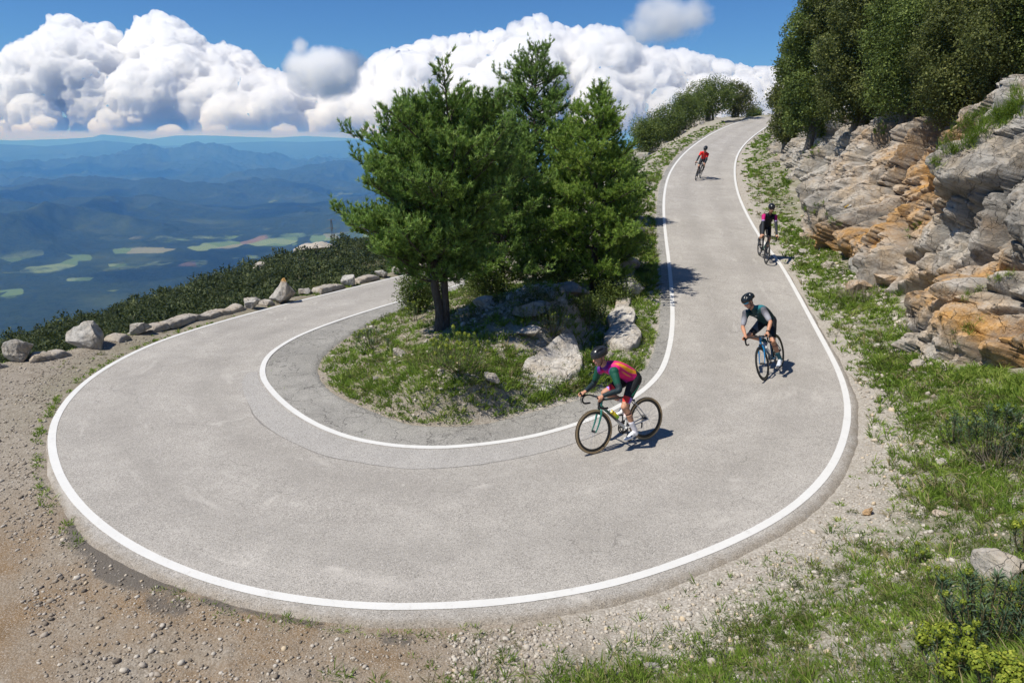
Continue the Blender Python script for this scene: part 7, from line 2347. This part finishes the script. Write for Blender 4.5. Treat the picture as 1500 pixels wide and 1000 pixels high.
# ------------------------------------------------------------------ cumulus bank, far beyond the hills
def cloud_mat():
    t = NT('cloud_white')
    v = t.n('VolumePrincipled', {'Color': (0.993, 0.995, 0.998, 1), 'Density': CLOUD_K / U, 'Anisotropy': 0.35})
    v.inputs['Density Attribute'].default_value = ''
    t.t.links.new(v.outputs[0], t.out.inputs[1])
    return t.m
CD = 62000.0
U = CD / F_PX                                           # metres per photo pixel out there
CLOUD_K = 0.19
M_CLOUD = cloud_mat()
OUTL = [(-260,120),(-200,95),(-120,110),(-60,90),(-30,112),(0,112),(30,102),(55,80),(72,48),(88,24),(104,24),(120,40),(150,40),(166,52),(164,78),(180,80),(205,58),(213,32),(228,22),(246,24),(262,36),(282,58),(312,68),(342,72),(368,88),(384,106),(400,108),(420,112),(470,118),(520,110),(540,98),(562,86),(600,72),(640,62),(690,54),(740,52),(765,34),(785,25),(806,44),(850,46),(882,40),(900,54),(930,70),(965,76),(1010,82),(1060,94),(1105,106),(1125,104),(1160,92),(1230,100),(1320,90),(1420,110),(1520,100)]
ox = np.array([p[0] for p in OUTL], float); oy = np.array([p[1] for p in OUTL], float)
def bank():
    r = np.random.default_rng(71)
    V4, F4 = ico(3)
    g = Geo()
    def puff(px, row, rp, dd):
        D = CD + dd * CD / 15000.0
        c = at_depth(px, row, D)
        R_ = rp * U
        s = np.array([1.0, 1.0, 0.92]) * r.uniform(0.9, 1.1, 3)
        g.add(V4 * R_ * s + c, F4)
    base = 199
    for _ in range(430):                                # body
        px = r.uniform(-260, 1500); o = np.interp(px, ox, oy)
        hmax = base - o
        rp = r.uniform(0.22, 0.40) * hmax if r.uniform() < 0.6 else r.uniform(10, 22)
        row = r.uniform(o + rp, base - rp * 0.55)
        row = max(row, o + rp * 0.98)
        # stay under the outline on both sides
        side = max(np.interp(px - rp * 0.8, ox, oy), np.interp(px + rp * 0.8, ox, oy))
        if row - rp * 0.5 < side - 4: row = side + rp * 0.5
        front = (row - o) / hmax                        # lower puffs stand nearer
        puff(px, row, rp, (0.5 - front) * 2200 + r.normal() * 350)
    for px in np.arange(-260, 1500, 5.0):               # cauliflower tops
        o = np.interp(px, ox, oy)
        rp = r.uniform(6, 15)
        puff(px + r.normal() * 3, o + rp * r.uniform(0.8, 1.3), rp, r.normal() * 350 + 500)
    for _ in range(330):                                # broken lower layer, flatter and nearer
        px = r.uniform(-260, 1500); rp = r.uniform(4, 10)
        c = at_depth(px, base - rp * 0.15 - abs(r.normal()) * 16, CD + (-900 + r.normal() * 600) * 4.1)
        g.add(V4 * rp * U * np.array([1.5, 1.2, 0.7]) + c, F4)
    me = remesh(np.vstack(g.V), np.vstack(g.F), 1.7 * U, 1)
    V = vcoords(me); N = vnormals(me)
    s = U
    zt_ = np.clip((V[:, 2] - at_depth(750, 207, CD)[2]) / (60 * U), 0.75, 1)
    d = zt_ * (6.5 * (1 - np.abs(vnoise(V / (22 * s), 3)) * 2) + 3.6 * (1 - np.abs(vnoise(V / (9.5 * s) + 3, 4)) * 2) + 1.8 * (1 - np.abs(vnoise(V / (4.6 * s) + 7, 5)) * 2))
    V = V + N * (d * s * 1.0)[:, None]
    # flat, thinning base
    rowz = V[:, 2]
    zb = at_depth(750, 197, CD)[2]
    below = rowz < zb
    V[below, 2] = zb - (zb - V[below, 2]) * 0.35
    me.vertices.foreach_set('co', V.astype(np.float32).ravel()); me.update()
    o = link('cloud_bank', me, None, M_CLOUD)
    tag(o, 'long bank of white cumulus clouds over the far hills', 'cloud bank', kind='stuff')
    print('CLOUD', len(V))
bank()

def soft_cloud(label, lobes, dens, seed, D, cat='cloud', nk=1.5, nm=0.62):
    """soft edged cloud: a volume whose density fades towards its rim"""
    u = D / F_PX
    cs_ = [at_depth(px, row, D) for px, row, *_ in lobes]
    g = Geo()
    for c, (px, row, rx, ry) in zip(cs_, lobes):
        V, F = ico(3)
        g.add(V * np.array([rx, max(rx, ry) * 0.8, ry]) * u + c, F)
    me = remesh(np.vstack(g.V), np.vstack(g.F), 3 * u, 3)
    t = NT('soft_cloud')
    p = t.pos()
    n = t.noise(1 / (26 * u), p, 5, 0.62)
    f = None
    for c, (px, row, rx, ry) in zip(cs_, lobes):
        dv = t.n('VectorMath', {0: p, 1: tuple(c)}, operation='SUBTRACT').outputs[0]
        dv = t.n('VectorMath', {0: dv, 1: (1 / (rx * u), 1 / (max(rx, ry) * 0.8 * u), 1 / (ry * u))}, operation='MULTIPLY').outputs[0]
        ln = t.n('VectorMath', {0: dv}, operation='LENGTH').outputs[1]
        e = t.math('SUBTRACT', 1.0, ln)
        f = e if f is None else t.math('MAXIMUM', f, e)
    d = t.math('ADD', f, t.math('MULTIPLY', t.math('SUBTRACT', n, nm), nk))
    d = t.math('MULTIPLY', t.n('Clamp', {0: d}).outputs[0], dens / u)
    v = t.n('VolumePrincipled', {'Color': (0.997, 0.998, 1.0, 1), 'Density': d, 'Anisotropy': 0.2})
    v.inputs['Density Attribute'].default_value = ''
    t.t.links.new(v.outputs[0], t.out.inputs[1])
    o = link('cloud', me, None, t.m)
    tag(o, label, cat)
SOFT = True
if SOFT:
    soft_cloud('thin pale veil of cloud lying along the left half of the horizon', [(30, 199, 260, 9), (330, 198, 260, 8), (560, 199, 160, 8)], 0.012, 7, 46000.0, nk=1.0, nm=0.5)
    soft_cloud('soft grey puff of cloud high beside the crest of the road', [(975, 28, 70, 44), (940, 45, 34, 30), (1015, 20, 36, 34)], 0.09, 5, 9000.0)
    soft_cloud('soft rounded cloud with a small knob on top, left of the pines', [(440, 70, 16, 16), (478, 108, 66, 40), (512, 95, 30, 24), (438, 95, 28, 26)], 0.22, 6, 11500.0, nk=1.3, nm=0.56)

# clouds overhead, out of the frame, whose shadows lie on the hills
def overhead():
    r = np.random.default_rng(91)
    V4, F4 = ico(4)
    g = Geo()
    for tx_, ty_, rad_, zc in ((-4600, 5900, 650, 2300), (-2600, 6100, 520, 2300), (-3300, 4700, 420, 2100), (-900, 5600, 520, 2300), (-5200, 8300, 800, 3200), (-1700, 8300, 700, 3200), (-400, 9500, 700, 3400), (-7000, 11800, 1000, 4400), (-3000, 12500, 900, 4400), (-1800, 3500, 380, 1900), (-3400, 3300, 350, 1900)):
        k = (zc + 350) / SUN_DIR[2]
        c = np.array([tx_, ty_, -350]) + SUN_DIR * k
        for q in range(6):
            o = r.normal(size=3) * np.array([0.9, 0.55, 0.12]) * rad_
            V = V4 * np.array([0.62, 0.42, 0.25]) * rad_ * r.uniform(0.7, 1.2)
            V = V * (1 + 0.3 * fbm(V4 * 2.5 + q * 3 + rad_, 4, q))[:, None]
            g.add(V + c + o, F4)
    tag(link('cloud_field', remesh(np.vstack(g.V), np.vstack(g.F), 45.0, 1), None, M_CLOUD), 'scattered cumulus high over the valley', 'clouds', kind='stuff')
overhead()
